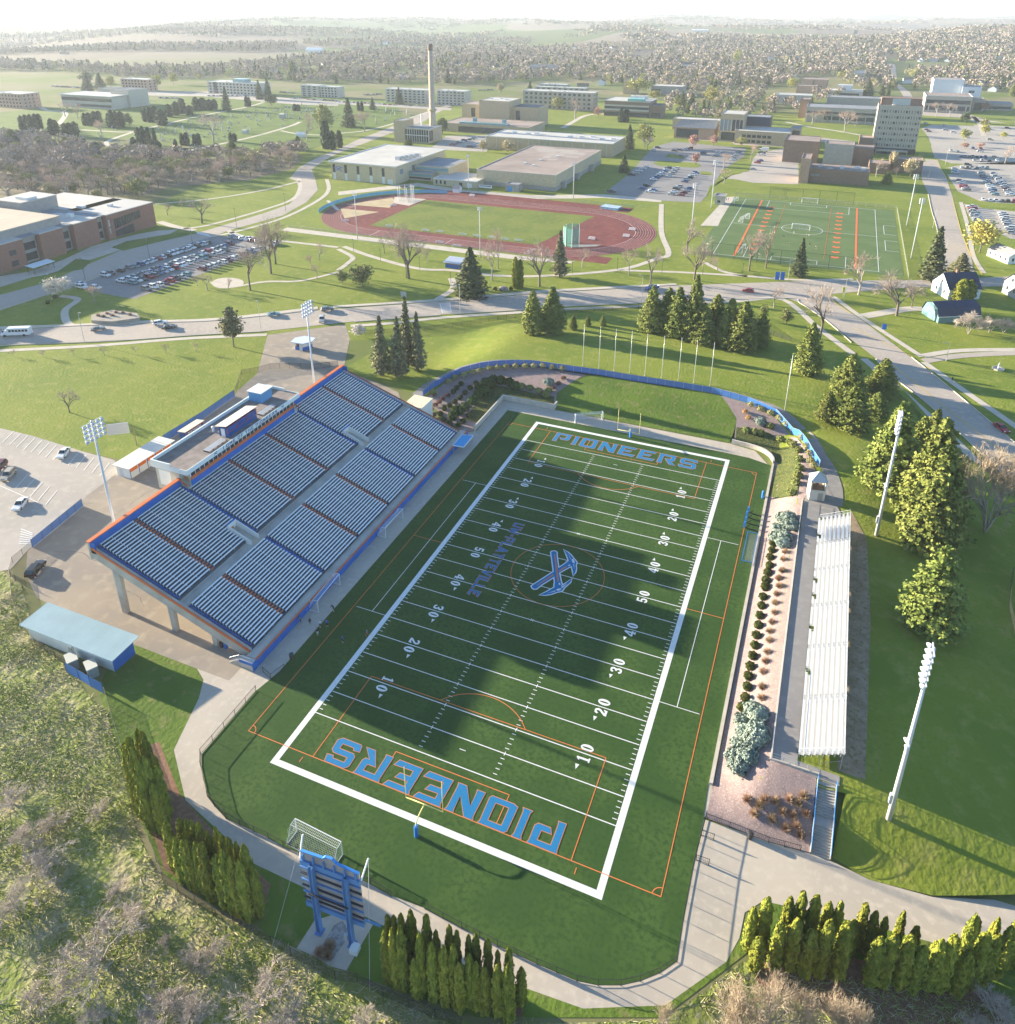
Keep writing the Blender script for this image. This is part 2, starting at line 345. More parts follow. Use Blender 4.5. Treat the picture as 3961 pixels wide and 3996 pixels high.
ivy_l = SH('H',(715,345),(770,270),(830,190),(880,150),(1000,170),(1120,200),(1222,215),(1222,282))+[(1.0,119.25),(-14.1,119.25),(-14.1,104)]
groundcover = layered('juniper_cover', [(.05,.075,.02), (.085,.10,.028), (.14,.125,.045)], [(.9,.45,.6), (3.,.5,.65)], bump=.25, bscale=3.)
sheet('ground_cover', ivy_l, groundcover, .12, drape=2.0)
bed_r = SH('I',(250,210),(420,262),(560,335),(680,450),(750,550),(790,640))+[(68.2,97.5),(67.2,93),(67,24.4),(73.2,24.0),(73.4,15.3)]+SH('O',(700,322),(520,275),(300,190),(165,140))+[(60.1,22),(60.1,113)]+[(57.6,117.6),(49.5,119.6)]+SH('I',(340,340),(290,260))
sheet('gravel_slope', bed_r, gravel, .10, drape=1.6)
ivy_r = SH('I',(340,390),(440,400),(520,420),(640,480),(700,560),(700,640),(680,780),(560,795),(520,770))+[(60.8,113.3),(57.8,117.8),(49.8,119.8)]
sheet('ground_cover', ivy_r, groundcover, .16, drape=1.6)
sheet('terrace_walk', [(67.2,24.3),(76.2,23.5),(76.2,25.2),(70.6,25.4),(70.6,88),(75.8,88),(73.8,95),(72,101),(68.6,101),(67.4,93)], lotd, .12, drape=2.0)
sheet('bare_soil', [(75.9,26),(79.5,26),(80.5,60),(80,84),(77,93),(75.9,88)], dirt, .06, drape=2.5)
road1 = SH('D',(-60,855),(0,852),(400,835),(870,815),(1250,802),(1800,742))+SH('E',(500,698),(900,665),(1250,640),(1915,602))+SH('F',(750,575),(1320,572),(1700,560),(1915,548),(2100,540),(2100,600),(1915,606),(1320,612),(870,650),(905,700),(1060,805),(1330,1010))+SH('I',(1500,130),(1915,480),(2200,730),(2000,760),(1720,520),(1430,260),(1200,80),(1130,0))+SH('F',(850,800),(700,700),(620,672),(0,690))+SH('E',(1700,700),(1270,718),(1040,738),(600,765),(90,805))+SH('D',(1500,860),(1100,880),(770,905),(480,920),(0,937),(-60,940))
sheet('road', road1, asph, .08)
road2 = SH('F',(1490,560),(1478,300),(1445,180),(1425,80),(1390,5))+SH('C',(1383,960),(1400,900),(1480,905),(1500,960),(1530,1012))+SH('F',(1570,120),(1612,300),(1668,440),(1692,552))
sheet('side_street', road2, asph, .07)
road3 = SH('D',(0,655),(280,580),(480,490),(690,400),(1100,310),(1250,265),(1500,190),(1640,140),(1695,70),(1680,10))+SH('A',(1640,1010),(1690,950),(1800,890),(1915,845))+SH('B',(100,795),(310,715),(470,650),(560,615),(620,590),(640,600),(560,640),(480,690),(310,750),(140,815),(0,868))+SH('A',(1830,912),(1765,960),(1785,1010))+SH('D',(1800,60),(1735,130),(1600,205),(1290,292),(1190,330),(1100,352),(830,452),(390,612),(0,738),(-60,760),(-60,670))
sheet('campus_road', road3, asph, .065)
lot1 = SH('D',(405,605),(560,552),(830,450),(1090,350),(1180,330),(1310,318),(1600,362),(1500,400),(1240,500),(930,615),(760,678),(640,658))
sheet('car_park_paving', lot1, lotd, .06)
lot2 = SH('B',(510,850),(610,770),(850,765),(870,800),(840,860),(620,850))
sheet('car_park_paving', lot2, lotm, .06)
lot3 = [at((2360,540,.641), *p)[:2] for p in ((0,330),(150,215),(260,90),(300,50),(420,20),(860,60),(850,110),(720,190),(620,350),(580,392),(360,380),(120,352))]
sheet('car_park_paving', lot3, lotd, .06)
lot4 = [at((2360,540,.641), *p)[:2] for p in ((700,240),(830,215),(930,90),(1092,60),(1180,100),(1180,280),(900,270),(800,250))]
sheet('car_park_paving', lot4, lotm, .055)
lotr = [at((3500,640,.4222), *p)[:2] for p in ((430,40),(640,0),(1150,-20),(1400,40),(1500,360),(1092,368),(780,350),(560,250))]
sheet('car_park_paving', lotr, lotm, .06)
lotr2 = [at((3500,640,.4222), *p)[:2] for p in ((620,370),(800,410),(1092,440),(1400,450),(1400,720),(1050,690),(900,620),(700,540),(650,450))]
sheet('car_park_paving', lotr2, lotm, .06)
lotf = [at((3360,280,.5504), *p)[:2] for p in ((430,400),(560,360),(780,375),(1092,390),(1300,400),(1300,660),(1092,660),(640,650),(520,610),(480,470))]
sheet('car_park_paving', lotf, lotm, .06)
for i, pl in enumerate([((360,370),(800,385),(770,330),(430,310)), ((425,458),(465,458),(500,520),(445,520)), ((560,240),(1092,250),(1092,370),(905,345)), ((580,680),(690,690),(640,727),(590,727)), ((137,590),(440,600),(460,640),(140,612))]):
 sheet('grass_island', [at((3360,280,.5504), *p)[:2] for p in pl], lawn, .09)
for pl in [((290,150),(330,135),(560,150),(590,165),(560,180),(330,168)), ((580,200),(640,205),(665,225),(590,222)), ((620,352),(650,300),(780,190),(840,140),(900,130),(880,200),(790,215),(640,290),(620,345)), ((700,265),(850,285),(1092,300),(1092,345),(720,330)), ((365,115),(390,95),(490,105),(480,125))]:
 sheet('grass_island', [at((2360,540,.641), *p)[:2] for p in pl], lawn, .09)
for pl in [((0,295),(180,232),(300,262),(60,352)), ((400,-30),(560,-60),(620,-40),(430,10))]:
 sheet('grass_island', [at((3500,640,.4222), *p)[:2] for p in ((565,315),(620,315),(780,345),(1092,375),(1400,380),(1400,430),(880,408),(640,362))], lawn, .10); break
sheet('street', SH('C',(1175,300),(1215,300),(1240,380),(1250,470),(1320,520),(1390,640),(1330,640),(1270,520),(1205,430),(1190,380)), asph, .10)
sheet('campus_drive', SH('C',(1390,630),(1915,665),(2000,670),(2000,700),(1700,690),(1390,660)), asph, .08)
sheet('campus_drive', SH('C',(300,790),(450,800),(620,790),(700,770),(830,780),(1000,800),(1000,815),(760,800),(600,830),(330,820)), asph, .07)
sheet('campus_drive', SH('A',(760,515),(1180,520),(1700,560),(1915,578),(1915,600),(1650,590),(1150,545),(760,540)), lotm, .06)
sheet('campus_drive', SH('B',(0,570),(300,590),(640,612),(640,625),(300,605),(0,590)), lotm, .06)
sheet('campus_drive', SH('E',(0,70),(450,20),(700,60),(1100,90),(1500,85),(1830,110),(1830,130),(1500,105),(1100,112),(700,80),(450,40),(0,90)), walk, .055)
def path(n, pts, w, m=walk, lift=.075, **k): ribbon('path', SH(n, *pts), -w/2, w/2, m, lift, **k)
path('D', ((-30,972),(500,945),(1000,905),(1290,890),(1510,880)), 2.2)
path('D', ((-30,842),(380,828),(800,808),(1250,790),(1800,727)), 2.4, lift=.095)
path('E', ((-30,722),(480,690),(900,655),(1250,628),(1915,595)), 2.4, lift=.095)
path('E', ((70,830),(300,815),(600,783),(1050,752),(1300,736),(1700,718),(1915,705)), 2.2, lift=.09)
path('F', ((0,705),(350,690),(600,680),(800,840),(1000,990)), 2.4, lift=.085)
path('I', ((1060,0),(1330,230),(1600,480),(1800,660)), 2.4, lift=.09)
path('F', ((890,665),(1060,790),(1390,1005)), 2.0, lift=.09)
path('I', ((1400,20),(1640,190),(1900,370),(2050,480)), 2.2, lift=.09)
path('F', ((1390,1000),(1600,970),(1915,965),(2100,970)), 2.6)
path('F', ((1400,1030),(1600,1000),(1915,985),(2100,1000)), 3.2, asph, lift=.07)
path('F', ((1060,775),(1300,735),(1400,735)), 4.5)
path('F', ((1610,130),(1650,270),(1680,430),(1740,530)), 2.0)
path('D', ((340,660),(440,680),(370,740),(380,810),(440,840)), 2.6)
path('D', ((1200,580),(1240,610),(1320,610),(1500,580),(1700,575),(1915,525)), 1.8)
path('E', ((0,515),(60,470),(80,440),(0,395)), 2.2)
path('E', ((30,380),(200,440),(450,505),(640,515),(900,545),(1200,545),(1600,510),(1800,450),(1870,420),(1830,300),(1830,140)), 2.6)
path('D', ((1290,290),(1400,330),(1600,350),(1915,385)), 2.4)
path('E', ((560,680),(650,620),(640,560)), 2.8)
path('E', ((1600,515),(1750,520),(1915,525)), 2.2)
path('F', ((0,525),(350,545),(700,570),(1000,565)), 2.2)
path('F', ((160,470),(260,520),(400,550)), 2.2)
path('D', ((880,140),(1200,110),(1500,60),(1700,10)), 2.2)
path('D', ((1040,280),(1200,255),(1500,170),(1660,110),(1700,40),(1690,-10)), 2.4)
path('D', ((900,240),(1000,270),(1100,290)), 4.0)
path('D', ((1190,325),(1320,300),(1600,220),(1800,120),(1860,60),(1850,0)), 2.4)
path('E', ((0,175),(-60,120)), 2.0)
for pl in (((140,750),(170,800),(240,900)), ): pass
path('A', ((0,750),(90,748),(170,770),(180,805)), 4.0, lift=.07)
path('A', ((460,735),(700,748),(770,740),(610,800),(640,830),(780,835)), 4.0, lift=.07)
path('A', ((770,740),(950,700),(1140,655),(1400,605),(1490,580)), 4.0, lift=.07)
path('A', ((1075,852),(1250,815),(1450,770),(1640,715),(1700,690)), 4.0, lift=.07)
path('A', ((1590,740),(1700,760),(1850,765)), 3.0, lift=.07)
path('A', ((220,600),(270,625),(370,640),(330,705)), 5.0, lift=.07)
path('B', ((0,755),(150,740),(310,700),(520,630)), 3.2, lift=.07)
path('B', ((1270,725),(1330,690),(1400,655),(1500,645),(1640,660)), 5.0, lift=.07)
path('C', ((620,690),(760,720),(900,740),(1100,775)), 4.0, lift=.075)
path('C', ((0,770),(130,790),(330,800)), 6.0, lift=.07)
path('C', ((1680,660),(1715,700),(1740,770)), 4.0, lift=.08)
sheet('forecourt', SH('D',(0,550),(180,520),(360,455),(520,380),(640,345),(780,310),(900,290),(1010,285),(960,310),(700,395),(470,470),(300,535),(180,555),(0,610)), walk, .075)
sheet('lawn_island', SH('D',(240,545),(330,520),(430,450),(520,460),(470,510),(330,530)), lawn2, .10)
sheet('lawn_island', SH('D',(630,385),(720,350),(1020,300),(1080,305),(940,345),(700,405)), lawn2, .10)
def stripe(p, q, w, z):
 d = np.array([q[0]-p[0], q[1]-p[1]], float); L = np.linalg.norm(d); d /= L; n = np.array([-d[1], d[0]])*w/2
 return [(p[0]-n[0], p[1]-n[1], z), (q[0]-n[0], q[1]-n[1], z), (q[0]+n[0], q[1]+n[1], z), (p[0]+n[0], p[1]+n[1], z)]
mk = MB()
def kerb(n, *pts):
 m_ = MB(); P = curve_pts(SH(n, *pts), 5)
 for i in range(len(P)-1): m_.bar((*P[i], .12), (*P[i+1], .12), .28, .22)
 m_.build('kerb', walk, kind='structure')
kerb('D', (-60,852),(400,832),(870,812),(1250,798),(1800,739)); kerb('E', (0,726),(500,695),(560,690)); kerb('E', (640,688),(900,662),(1250,637),(1915,599)); kerb('D', (-60,943),(480,924),(770,908),(1100,884),(1500,862)); kerb('E', (90,808),(580,770)); kerb('E', (650,764),(1040,741),(1270,721),(1700,703)); kerb('F', (0,693),(620,674),(700,702),(850,803),(990,925)); kerb('I', (1130,3),(1200,83),(1430,263),(1720,523),(1950,730)); kerb('I', (1330,-8),(1500,127),(1915,476)); kerb('F', (1490,555),(1478,300),(1445,180),(1425,85)); kerb('D', (0,740),(390,615),(830,455),(1100,354))
ck = MB(); rk = random.Random(3)
for i in range(34):
 x, y, a = rk.uniform(-80,-18), rk.uniform(12,98), rk.uniform(0,6.28)
 for j in range(rk.randint(5,16)):
  a += rk.uniform(-.5,.5); x2, y2 = x+1.5*math.cos(a), y+1.5*math.sin(a)
  if inside(yard, x2, y2): ck.face(*stripe((x,y),(x2,y2), rk.uniform(.05,.16), .041))
  x, y = x2, y2
ck.build('pavement_crack', asph_d, kind='structure')
a, b_, c_, d_ = SH('E', (575,702),(632,700),(640,755),(590,758))
for t in np.linspace(.08, .92, 8):
 p = (a[0]+(d_[0]-a[0])*t, a[1]+(d_[1]-a[1])*t); r_ = (b_[0]+(c_[0]-b_[0])*t, b_[1]+(c_[1]-b_[1])*t); mk.face(*stripe(p, r_, .45, .10))
for s_ in ((a, d_), (b_, c_)): mk.face(*stripe(s_[0], s_[1], .25, .106))
p, r_ = SH('D', (1110,300),(1190,320))
for t in np.linspace(.1, .9, 7):
 e = (p[0]+(r_[0]-p[0])*t, p[1]+(r_[1]-p[1])*t); mk.face(*stripe((e[0]-2.2, e[1]+1.5), (e[0]+2.2, e[1]-1.5), .5, .09))
mk.build('crosswalk_marking', white, kind='structure')
yl = MB()
for n, pts in (('F', ((1000,840),(1330,1000))), ('I', ((1180,0),(1500,260),(1915,575)))):
 P = SH(n, *pts)
 for i in range(len(P)-1):
  for o_ in (-.12, .12):
   s_ = stripe((P[i][0]+o_, P[i][1]+o_), (P[i+1][0]+o_, P[i+1][1]+o_), .10, .105); yl.face(*s_)
P = SH('F', (860,660),(905,710),(985,760)); [yl.face(*stripe(P[i], P[i+1], .3, .135)) for i in range(2)]
P = SH('F', (1560,108),(1612,300),(1668,440)); [yl.face(*stripe(P[i], P[i+1], .35, .11)) for i in range(2)]
P = SH('F', (1690,480),(1730,540)); yl.face(*stripe(P[0], P[1], .35, .11))
P = SH('I', (1415,45),(1450,75)); yl.face(*stripe(P[0], P[1], .35, .12))
P = SH('C', (1460,900),(1530,1010)); yl.face(*stripe(P[0], P[1], .35, .11))
yl.build('road_marking', yellow, kind='structure')
bays = MB()
def baylines(sheet_, ends, n, d, w=.15, z=.10):
 (a, b2) = (at(*((sheet_,)+ends[0])), at(*((sheet_,)+ends[1])))
 for i in range(n):
  t = i/(n-1); p = (a[0]+(b2[0]-a[0])*t, a[1]+(b2[1]-a[1])*t); bays.face(*stripe(p, (p[0]+d[0], p[1]+d[1]), w, z))
g1 = at('G', 80, 410); g2 = at('G', 14, 475)
dv = (g2[0]-g1[0], g2[1]-g1[1])
baylines('G', ((80,410),(620,590)), 14, dv)
baylines('G', ((160,655),(325,745)), 5, dv)
bays.face(*stripe(at('G',0,720)[:2], at('G',215,815)[:2], .15, .10))
for t in range(7):
 p = at('G', 120-t*2, 965+t*14); r2 = at('G', 185+t*0, 990+t*10); bays.face(*stripe(p[:2], r2[:2], .18, .10))
bays.build('parking_marking', white, kind='structure')
# ================================================================ football field: markings, lettering, emblem, goals
FW, FL, YD = 48.77, 109.73, .9144
def rect(mb, x0, y0, x1, y1, z): mb.face((x0,y0,z),(x1,y0,z),(x1,y1,z),(x0,y1,z))
Z0 = .072
m = MB()
B = .94
rect(m, -B, -B, FW+B, 0, Z0); rect(m, -B, FL, FW+B, FL+B, Z0); rect(m, -B, 0, 0, FL, Z0); rect(m, FW, 0, FW+B, FL, Z0)
HX = (18.29, FW-18.29)
for k in range(0, 21):
 y = 9.144+k*5*YD
 rect(m, .1 if 0 < k < 20 else 0, y-.075, FW-.1 if 0 < k < 20 else FW, y+.075, Z0)
 if 0 < k < 20:
  for x in HX:
   for dx in (0,): rect(m, x-.06, y-.35, x+.06, y+.35, Z0+.004)
for k in range(1, 100):
 if k % 5 == 0: continue
 y = 9.144+k*YD
 for x0, x1 in ((.12, .75), (FW-.75, FW-.12), (HX[0]-.32, HX[0]+.32), (HX[1]-.32, HX[1]+.32)): rect(m, x0, y-.06, x1, y+.06, Z0)
for y in (9.144+3*YD, FL-9.144-3*YD): rect(m, FW/2-.5, y-.06, FW/2+.5, y+.06, Z0+.004)
for x in (FW+3.75, -3.65): rect(m, x-.06, 9.144+25*YD, x+.06, FL-9.144-25*YD, Z0)
for y in (9.144+25*YD, FL-9.144-25*YD): rect(m, FW+B, y-.06, FW+7.3, y+.06, Z0+.004); rect(m, -7.0, y-.06, -B, y+.06, Z0+.004)
for s in ((FW/2, 9.144+35*YD), (FW/2, FL-9.144-35*YD)):
 for a in (PI/4, -PI/4):
  P = stripe((s[0]-.4*math.cos(a), s[1]-.4*math.sin(a)), (s[0]+.4*math.cos(a), s[1]+.4*math.sin(a)), .1, Z0+.008+(.004 if a > 0 else 0)); m.face(*P)
m.build('field_marking', white, kind='structure', label='white yard lines and border of the football field')
m = MB(); zo = Z0+.010; X0, X1, Y0_, Y1_ = -7.5, 56.45, 2.3, 107.3; cx = (X0+X1)/2; cy = FL/2; w = .055
def rline(pts, z=zo, ww=w):
 for i in range(len(pts)-1): m.face(*stripe(pts[i], pts[i+1], 2*ww, z))
rline([(X0,Y0_),(X1,Y0_)]); rline([(X0,Y1_),(X1,Y1_)]); rline([(X0,Y0_),(X0,Y1_)], zo+.003); rline([(X1,Y0_),(X1,Y1_)], zo+.003)
rline([(X0,cy),(-B,cy)]); rline([(FW+B,cy),(X1,cy)])
def arc(c, r, a0, a1, n=28): return [(c[0]+r*math.cos(a0+(a1-a0)*i/n), c[1]+r*math.sin(a0+(a1-a0)*i/n)) for i in range(n+1)]
rline(arc((cx,cy), 9.15, 0, 2*PI, 64), zo+.003, .045)
for yb, s in ((Y0_, 1), (Y1_, -1)):
 for hw, d in ((20.16, 16.5), (9.16, 5.5)):
  rline([(cx-hw,yb),(cx-hw,yb+s*d)], zo+.003); rline([(cx+hw,yb),(cx+hw,yb+s*d)], zo+.003); rline([(cx-hw,yb+s*d),(cx+hw,yb+s*d)], zo+.006)
 a = math.acos(5.5/9.15); a = math.asin(5.5/9.15)
 rline(arc((cx, yb+s*11), 9.15, s*a, s*(PI-a)), zo+.009)
 for c in (X0, X1): rline(arc((c, yb), 1.1, 0 if c == X0 else PI, (s*PI/2) if c == X0 else PI-s*PI/2, 8), zo+.009)
 for x in (3.0, FW-3.2): rline([(x, yb-s*.6), (x, yb-s*1.5)])
m.build('field_marking', orange, kind='structure', label='thin orange soccer lines on the football field')
GL = {'P': ([(0,0),(.22,0),(.2,.1),(.2,.82),(.62,.82),(.60,.48),(.30,.48),(.38,.30),(.74,.30),(.82,.40),(.82,.92),(.86,1),(-.02,1),(0,.9)], None, .86),
'I': ([(-.04,0),(.24,0),(.2,.1),(.2,.9),(.24,1),(-.04,1),(0,.9),(0,.1)], None, .2),
'O': ([(-.02,.06),(.1,0),(.80,0),(.86,.08),(.84,.92),(.88,1),(.08,1),(0,.92)], [(.2,.18),(.64,.18),(.64,.82),(.2,.82)], .86),
'N': ([(-.03,0),(.22,0),(.2,.1),(.2,.62),(.58,0),(.84,0),(.82,.1),(.82,.9),(.86,1),(.6,1),(.62,.9),(.62,.38),(.24,1),(-.04,1),(0,.9)], None, .84),
'E': ([(-.03,0),(.78,0),(.86,.22),(.2,.19),(.2,.42),(.55,.42),(.62,.62),(.2,.6),(.2,.81),(.76,.81),(.84,1),(-.04,1),(0,.9)], None, .82),
'R': ([(-.02,0),(.22,0),(.2,.1),(.2,.81),(.62,.81),(.6,.55),(.32,.55),(.62,0),(.94,0),(.62,.38),(.76,.38),(.82,.48),(.82,.92),(.86,1),(-.04,1),(0,.9)], None, .88),
'S': ([(0,.05),(.06,0),(.72,0),(.84,.12),(.82,.5),(.72,.6),(.2,.6),(.2,.81),(.62,.81),(.66,.72),(.86,.74),(.8,1),(.12,1),(0,.88),(0,.5),(.1,.4),(.62,.4),(.62,.19),(.2,.19),(.16,.28),(-.04,.26)], None, .82),
'U': ([(0,.1),(.1,0),(.74,0),(.82,.1),(.82,.9),(.86,1),(.58,1),(.62,.9),(.62,.2),(.2,.2),(.2,.9),(.24,1),(-.04,1),(0,.9)], None, .82),
'W': ([(-.04,1),(.22,1),(.22,.9),(.27,.32),(.45,.75),(.6,.75),(.78,.32),(.82,.9),(.8,1),(1.08,1),(1.04,.9),(.9,0),(.7,0),(.52,.42),(.34,0),(.14,0),(0,.9)], None, 1.04),
'L': ([(-.03,0),(.72,0),(.8,.22),(.2,.2),(.2,.9),(.24,1),(-.04,1),(0,.9)], None, .76),
'A': ([(-.06,0),(.18,0),(.26,.18),(.6,.18),(.68,0),(.92,0),(.56,1),(.3,1)], [(.33,.36),(.53,.36),(.44,.68)], .86),
'T': ([(.3,0),(.54,0),(.52,.1),(.52,.81),(.78,.81),(.86,1),(-.02,1),(.06,.81),(.32,.81),(.32,.1)], None, .84),
'V': ([(-.04,1),(.2,1),(.43,.32),(.66,1),(.9,1),(.54,0),(.32,0)], None, .86),
'-': ([(0,.42),(.36,.42),(.36,.6),(0,.6)], None, .36),
'H': ([(0,0),(.2,0),(.2,.42),(.6,.42),(.6,0),(.8,0),(.8,1),(.6,1),(.6,.6),(.2,.6),(.2,1),(0,1)], None, .8),
'M': ([(0,0),(.2,0),(.2,.62),(.45,.2),(.7,.62),(.7,0),(.9,0),(.9,1),(.68,1),(.45,.52),(.22,1),(0,1)], None, .9),
'F': ([(0,0),(.2,0),(.2,.4),(.6,.4),(.6,.58),(.2,.58),(.2,.82),(.76,.82),(.76,1),(0,1)], None, .72),
'B': ([(0,0),(.66,0),(.8,.12),(.8,.42),(.7,.5),(.8,.58),(.8,.88),(.66,1),(0,1)], None, .8), 'Y': ([(.3,0),(.5,0),(.5,.42),(.82,1),(.58,1),(.4,.64),(.22,1),(-.02,1),(.3,.42)], None, .8),
'D': ([(0,0),(.6,0),(.8,.2),(.8,.8),(.6,1),(0,1)], [(.2,.18),(.54,.18),(.6,.26),(.6,.74),(.54,.82),(.2,.82)], .8), 'C': ([(.1,0),(.76,0),(.8,.2),(.2,.2),(.2,.8),(.8,.8),(.76,1),(.1,1),(0,.9),(0,.1)], None, .78),
'1': ([(.2,0),(.75,0),(.75,.12),(.6,.12),(.6,1),(.42,1),(.2,.85),(.2,.75),(.36,.8),(.36,.12),(.2,.12)], None, .85),
'2': ([(.05,0),(.8,0),(.86,.3),(.72,.3),(.64,.19),(.38,.19),(.8,.55),(.86,.75),(.72,.96),(.5,1),(.2,.95),(.08,.76),(.27,.66),(.36,.8),(.5,.84),(.6,.75),(.55,.6),(.05,.18)], None, .85),
'3': ([(.05,.2),(.2,.03),(.5,0),(.75,.06),(.87,.26),(.75,.5),(.87,.75),(.72,.96),(.45,1),(.15,.93),(.05,.75),(.24,.68),(.33,.8),(.5,.84),(.6,.72),(.5,.58),(.35,.57),(.35,.44),(.52,.43),(.62,.28),(.5,.16),(.32,.2),(.24,.32)], None, .85),
'4': ([(.45,0),(.88,0),(.88,.1),(.78,.12),(.78,.22),(.92,.22),(.92,.37),(.78,.37),(.78,1),(.55,1),(0,.37),(0,.22),(.52,.22),(.52,.12),(.45,.1)], [(.24,.38),(.52,.38),(.52,.74)], .85),
'5': ([(.05,.2),(.2,.03),(.5,0),(.78,.08),(.88,.32),(.75,.58),(.45,.64),(.32,.58),(.34,.82),(.8,.82),(.8,1),(.15,1),(.1,.44),(.3,.42),(.45,.5),(.58,.45),(.63,.3),(.52,.16),(.35,.18),(.25,.3)], None, .85),
'0': ([(.43+.43*math.cos(a), .5+.5*math.sin(a)) for a in np.linspace(0, 2*PI, 18, endpoint=False)], [(.43+.11*math.cos(a), .5+.38*math.sin(a)) for a in np.linspace(0, 2*PI, 12, endpoint=False)], .85)}
def off_poly(p, d):
 n = len(p); out = []; s = 1 if area(p) > 0 else -1
 for i in range(n):
  a, b, c = (np.array(p[j % n]) for j in (i-1, i, i+1)); u = (b-a)/(np.linalg.norm(b-a)+1e-9); v = (c-b)/(np.linalg.norm(c-b)+1e-9)
  n1 = np.array([u[1], -u[0]])*s; n2 = np.array([v[1], -v[0]])*s; k = n1+n2; L = max(.55, k@k/2); out.append(tuple(b+k/L*d*1.0))
 return out
def put_poly(mb, poly_, hole, f, z):
 pts, tr = flat_tris(poly_, [hole] if hole else [])
 P = [f(p.x, p.y) for p in pts]
 for t in tr:
  a, b, c = (P[i] for i in t)
  if (b[0]-a[0])*(c[1]-a[1])-(b[1]-a[1])*(c[0]-a[0]) < 0: a, b, c = c, b, a
  mb.face((*a, z), (*b, z), (*c, z))
def text_width(s, gap, sp=.5): return sum((GL[c][2]+gap) if c != ' ' else sp for c in s)-gap
def letters(s, org, dx, dy, size, gap, width=None):
 "text laid on the ground: org = start of base line, dx = reading direction, dy = up; yields (poly, hole, mapping)"
 W = text_width(s, gap); k = size if width is None else width/W
 x = 0.
 for c in s:
  if c == ' ': x += .5; continue
  g, h, wd = GL[c]
  yield g, h, (lambda u, v, x=x: (org[0]+dx[0]*(x+u)*k+dy[0]*v*size, org[1]+dx[1]*(x+u)*k+dy[1]*v*size))
  x += wd+gap
blue_f = mat('field_blue', (.006,.17,.37), .8, .06, 3.); or_f = mat('field_orange', (.55,.20,.07), .8)
def word(s, org, dx, dy, size, gap, width, out, name):
 mb = MB()
 for g, h, f in letters(s, org, dx, dy, size, gap, width):
  mb.use(1); put_poly(mb, off_poly(g, out), off_poly(h, -out) if h else None, f, Z0+.024); mb.use(0); put_poly(mb, g, h, f, Z0+.030)
 mb.build('field_lettering', [blue_f, or_f], kind='structure', label=name)
word('PIONEERS', (42.45, 6.75), (-1,0), (0,-1), 4.35, .22, 36.2, .022, 'blue word PIONEERS edged in orange in the near end zone')
word('PIONEERS', (6.3, FL-6.75), (1,0), (0,1), 4.35, .22, 36.2, .022, 'blue word PIONEERS edged in orange in the far end zone')
word('UW-PLATTEVILLE', (10.5, 67.1), (0,-1), (1,0), 2.25, .22, 24.2, .035, 'blue words UW-PLATTEVILLE edged in orange beside the emblem')
nb = MB()
for k in range(1, 10):
 y = 9.144+k*10*YD; d = str(50-abs(50-k*10))
 for side in (0, 1):
  dx, dy = ((0,-1), (1,0)) if side == 0 else ((0,1), (-1,0)); xb = 6.2 if side == 0 else FW-6.2
  for i, c in enumerate(d):
   st = -1.62 if i == 0 else .42
   for g, h, f in letters(c, (xb+dx[0]*st, y+dx[1]*st), dx, dy, 2.0, 0):
    ff = lambda u, v, st=st: (xb+dy[0]*v*2.0, y+dx[1]*(st+u*1.42))
    put_poly(nb, g, h, ff, Z0+.016)
  if k != 5:
   s = -1 if k < 5 else 1; xm = xb+dy[0]*1.55
   nb.face(*[(p[0], p[1], Z0+.016) for p in ([(xm-.3, y+s*2.1), (xm+.3, y+s*2.1), (xm, y+s*3.0)][::s])])
nb.build('field_numerals', white, kind='structure', label='white yard numerals with arrows on the football field')
LS = (2020, 2080, .14622)
def lp(pts): return [at((LS[0], LS[1], LS[2]), x, y, 0.)[:2] for x, y in pts]
hA = [(893,527),(925,500),(1000,495),(1040,525),(1045,640),(1085,930),(1110,1090),(1140,1240),(1165,1350),(1185,1380),(1150,1450),(1040,1500),(985,1460),(985,1370),(995,1330),(965,1040),(920,700)]
hB = [(372,1430),(410,1400),(960,1045),(1100,940),(1270,830),(1360,755),(1440,720),(1530,830),(1420,900),(1360,930),(1110,1070),(960,1190),(640,1390),(500,1500),(440,1505),(400,1480)]
kA = [(580,1665),(760,1590),(985,1460),(1150,1440),(1250,1380),(1460,1215),(1400,1330),(1240,1470),(1180,1560),(1040,1590),(900,1640),(740,1668)]
kB = [(1225,450),(1330,520),(1420,600),(1490,690),(1575,790),(1550,870),(1560,960),(1540,1060),(1480,1165),(1480,1060),(1450,930),(1420,860),(1360,740),(1310,600)]
em = MB(); z = Z0+.034; ident = lambda u, v: (u, v)
for i, p in enumerate((hA, hB, kA, kB)): em.use(0); put_poly(em, off_poly(lp(p), .24), None, ident, z+.003*i)
for i, p in enumerate((hB, hA, kA, kB)): em.use(1); put_poly(em, lp(p), None, ident, z+.014+.003*i)
for i, p in enumerate(([(972,575),(1000,575),(1055,900),(1104,1300),(1058,1312),(1020,1000)], [(498,1430),(520,1398),(950,1108),(968,1142)], [(1100,1015),(1290,895),(1305,925),(1112,1045)])): em.use(2); put_poly(em, lp(p), None, ident, z+.030)
for p in ([(1440,720),(1480,700),(1530,790),(1510,830),(1460,790)], [(1020,1530),(1090,1495),(1180,1500),(1140,1540),(1060,1560)], [(1345,550),(1430,720),(1400,690)], [(1330,890),(1380,855),(1420,865),(1370,895)], [(1095,1345),(1130,1345),(1145,1405),(1100,1395)], [(1150,1465),(1330,1355),(1200,1480)], [(1480,840),(1505,850),(1515,980)], [(760,1630),(1000,1550),(1015,1570)]): em.use(0); put_poly(em, lp(p), None, ident, z+.034)
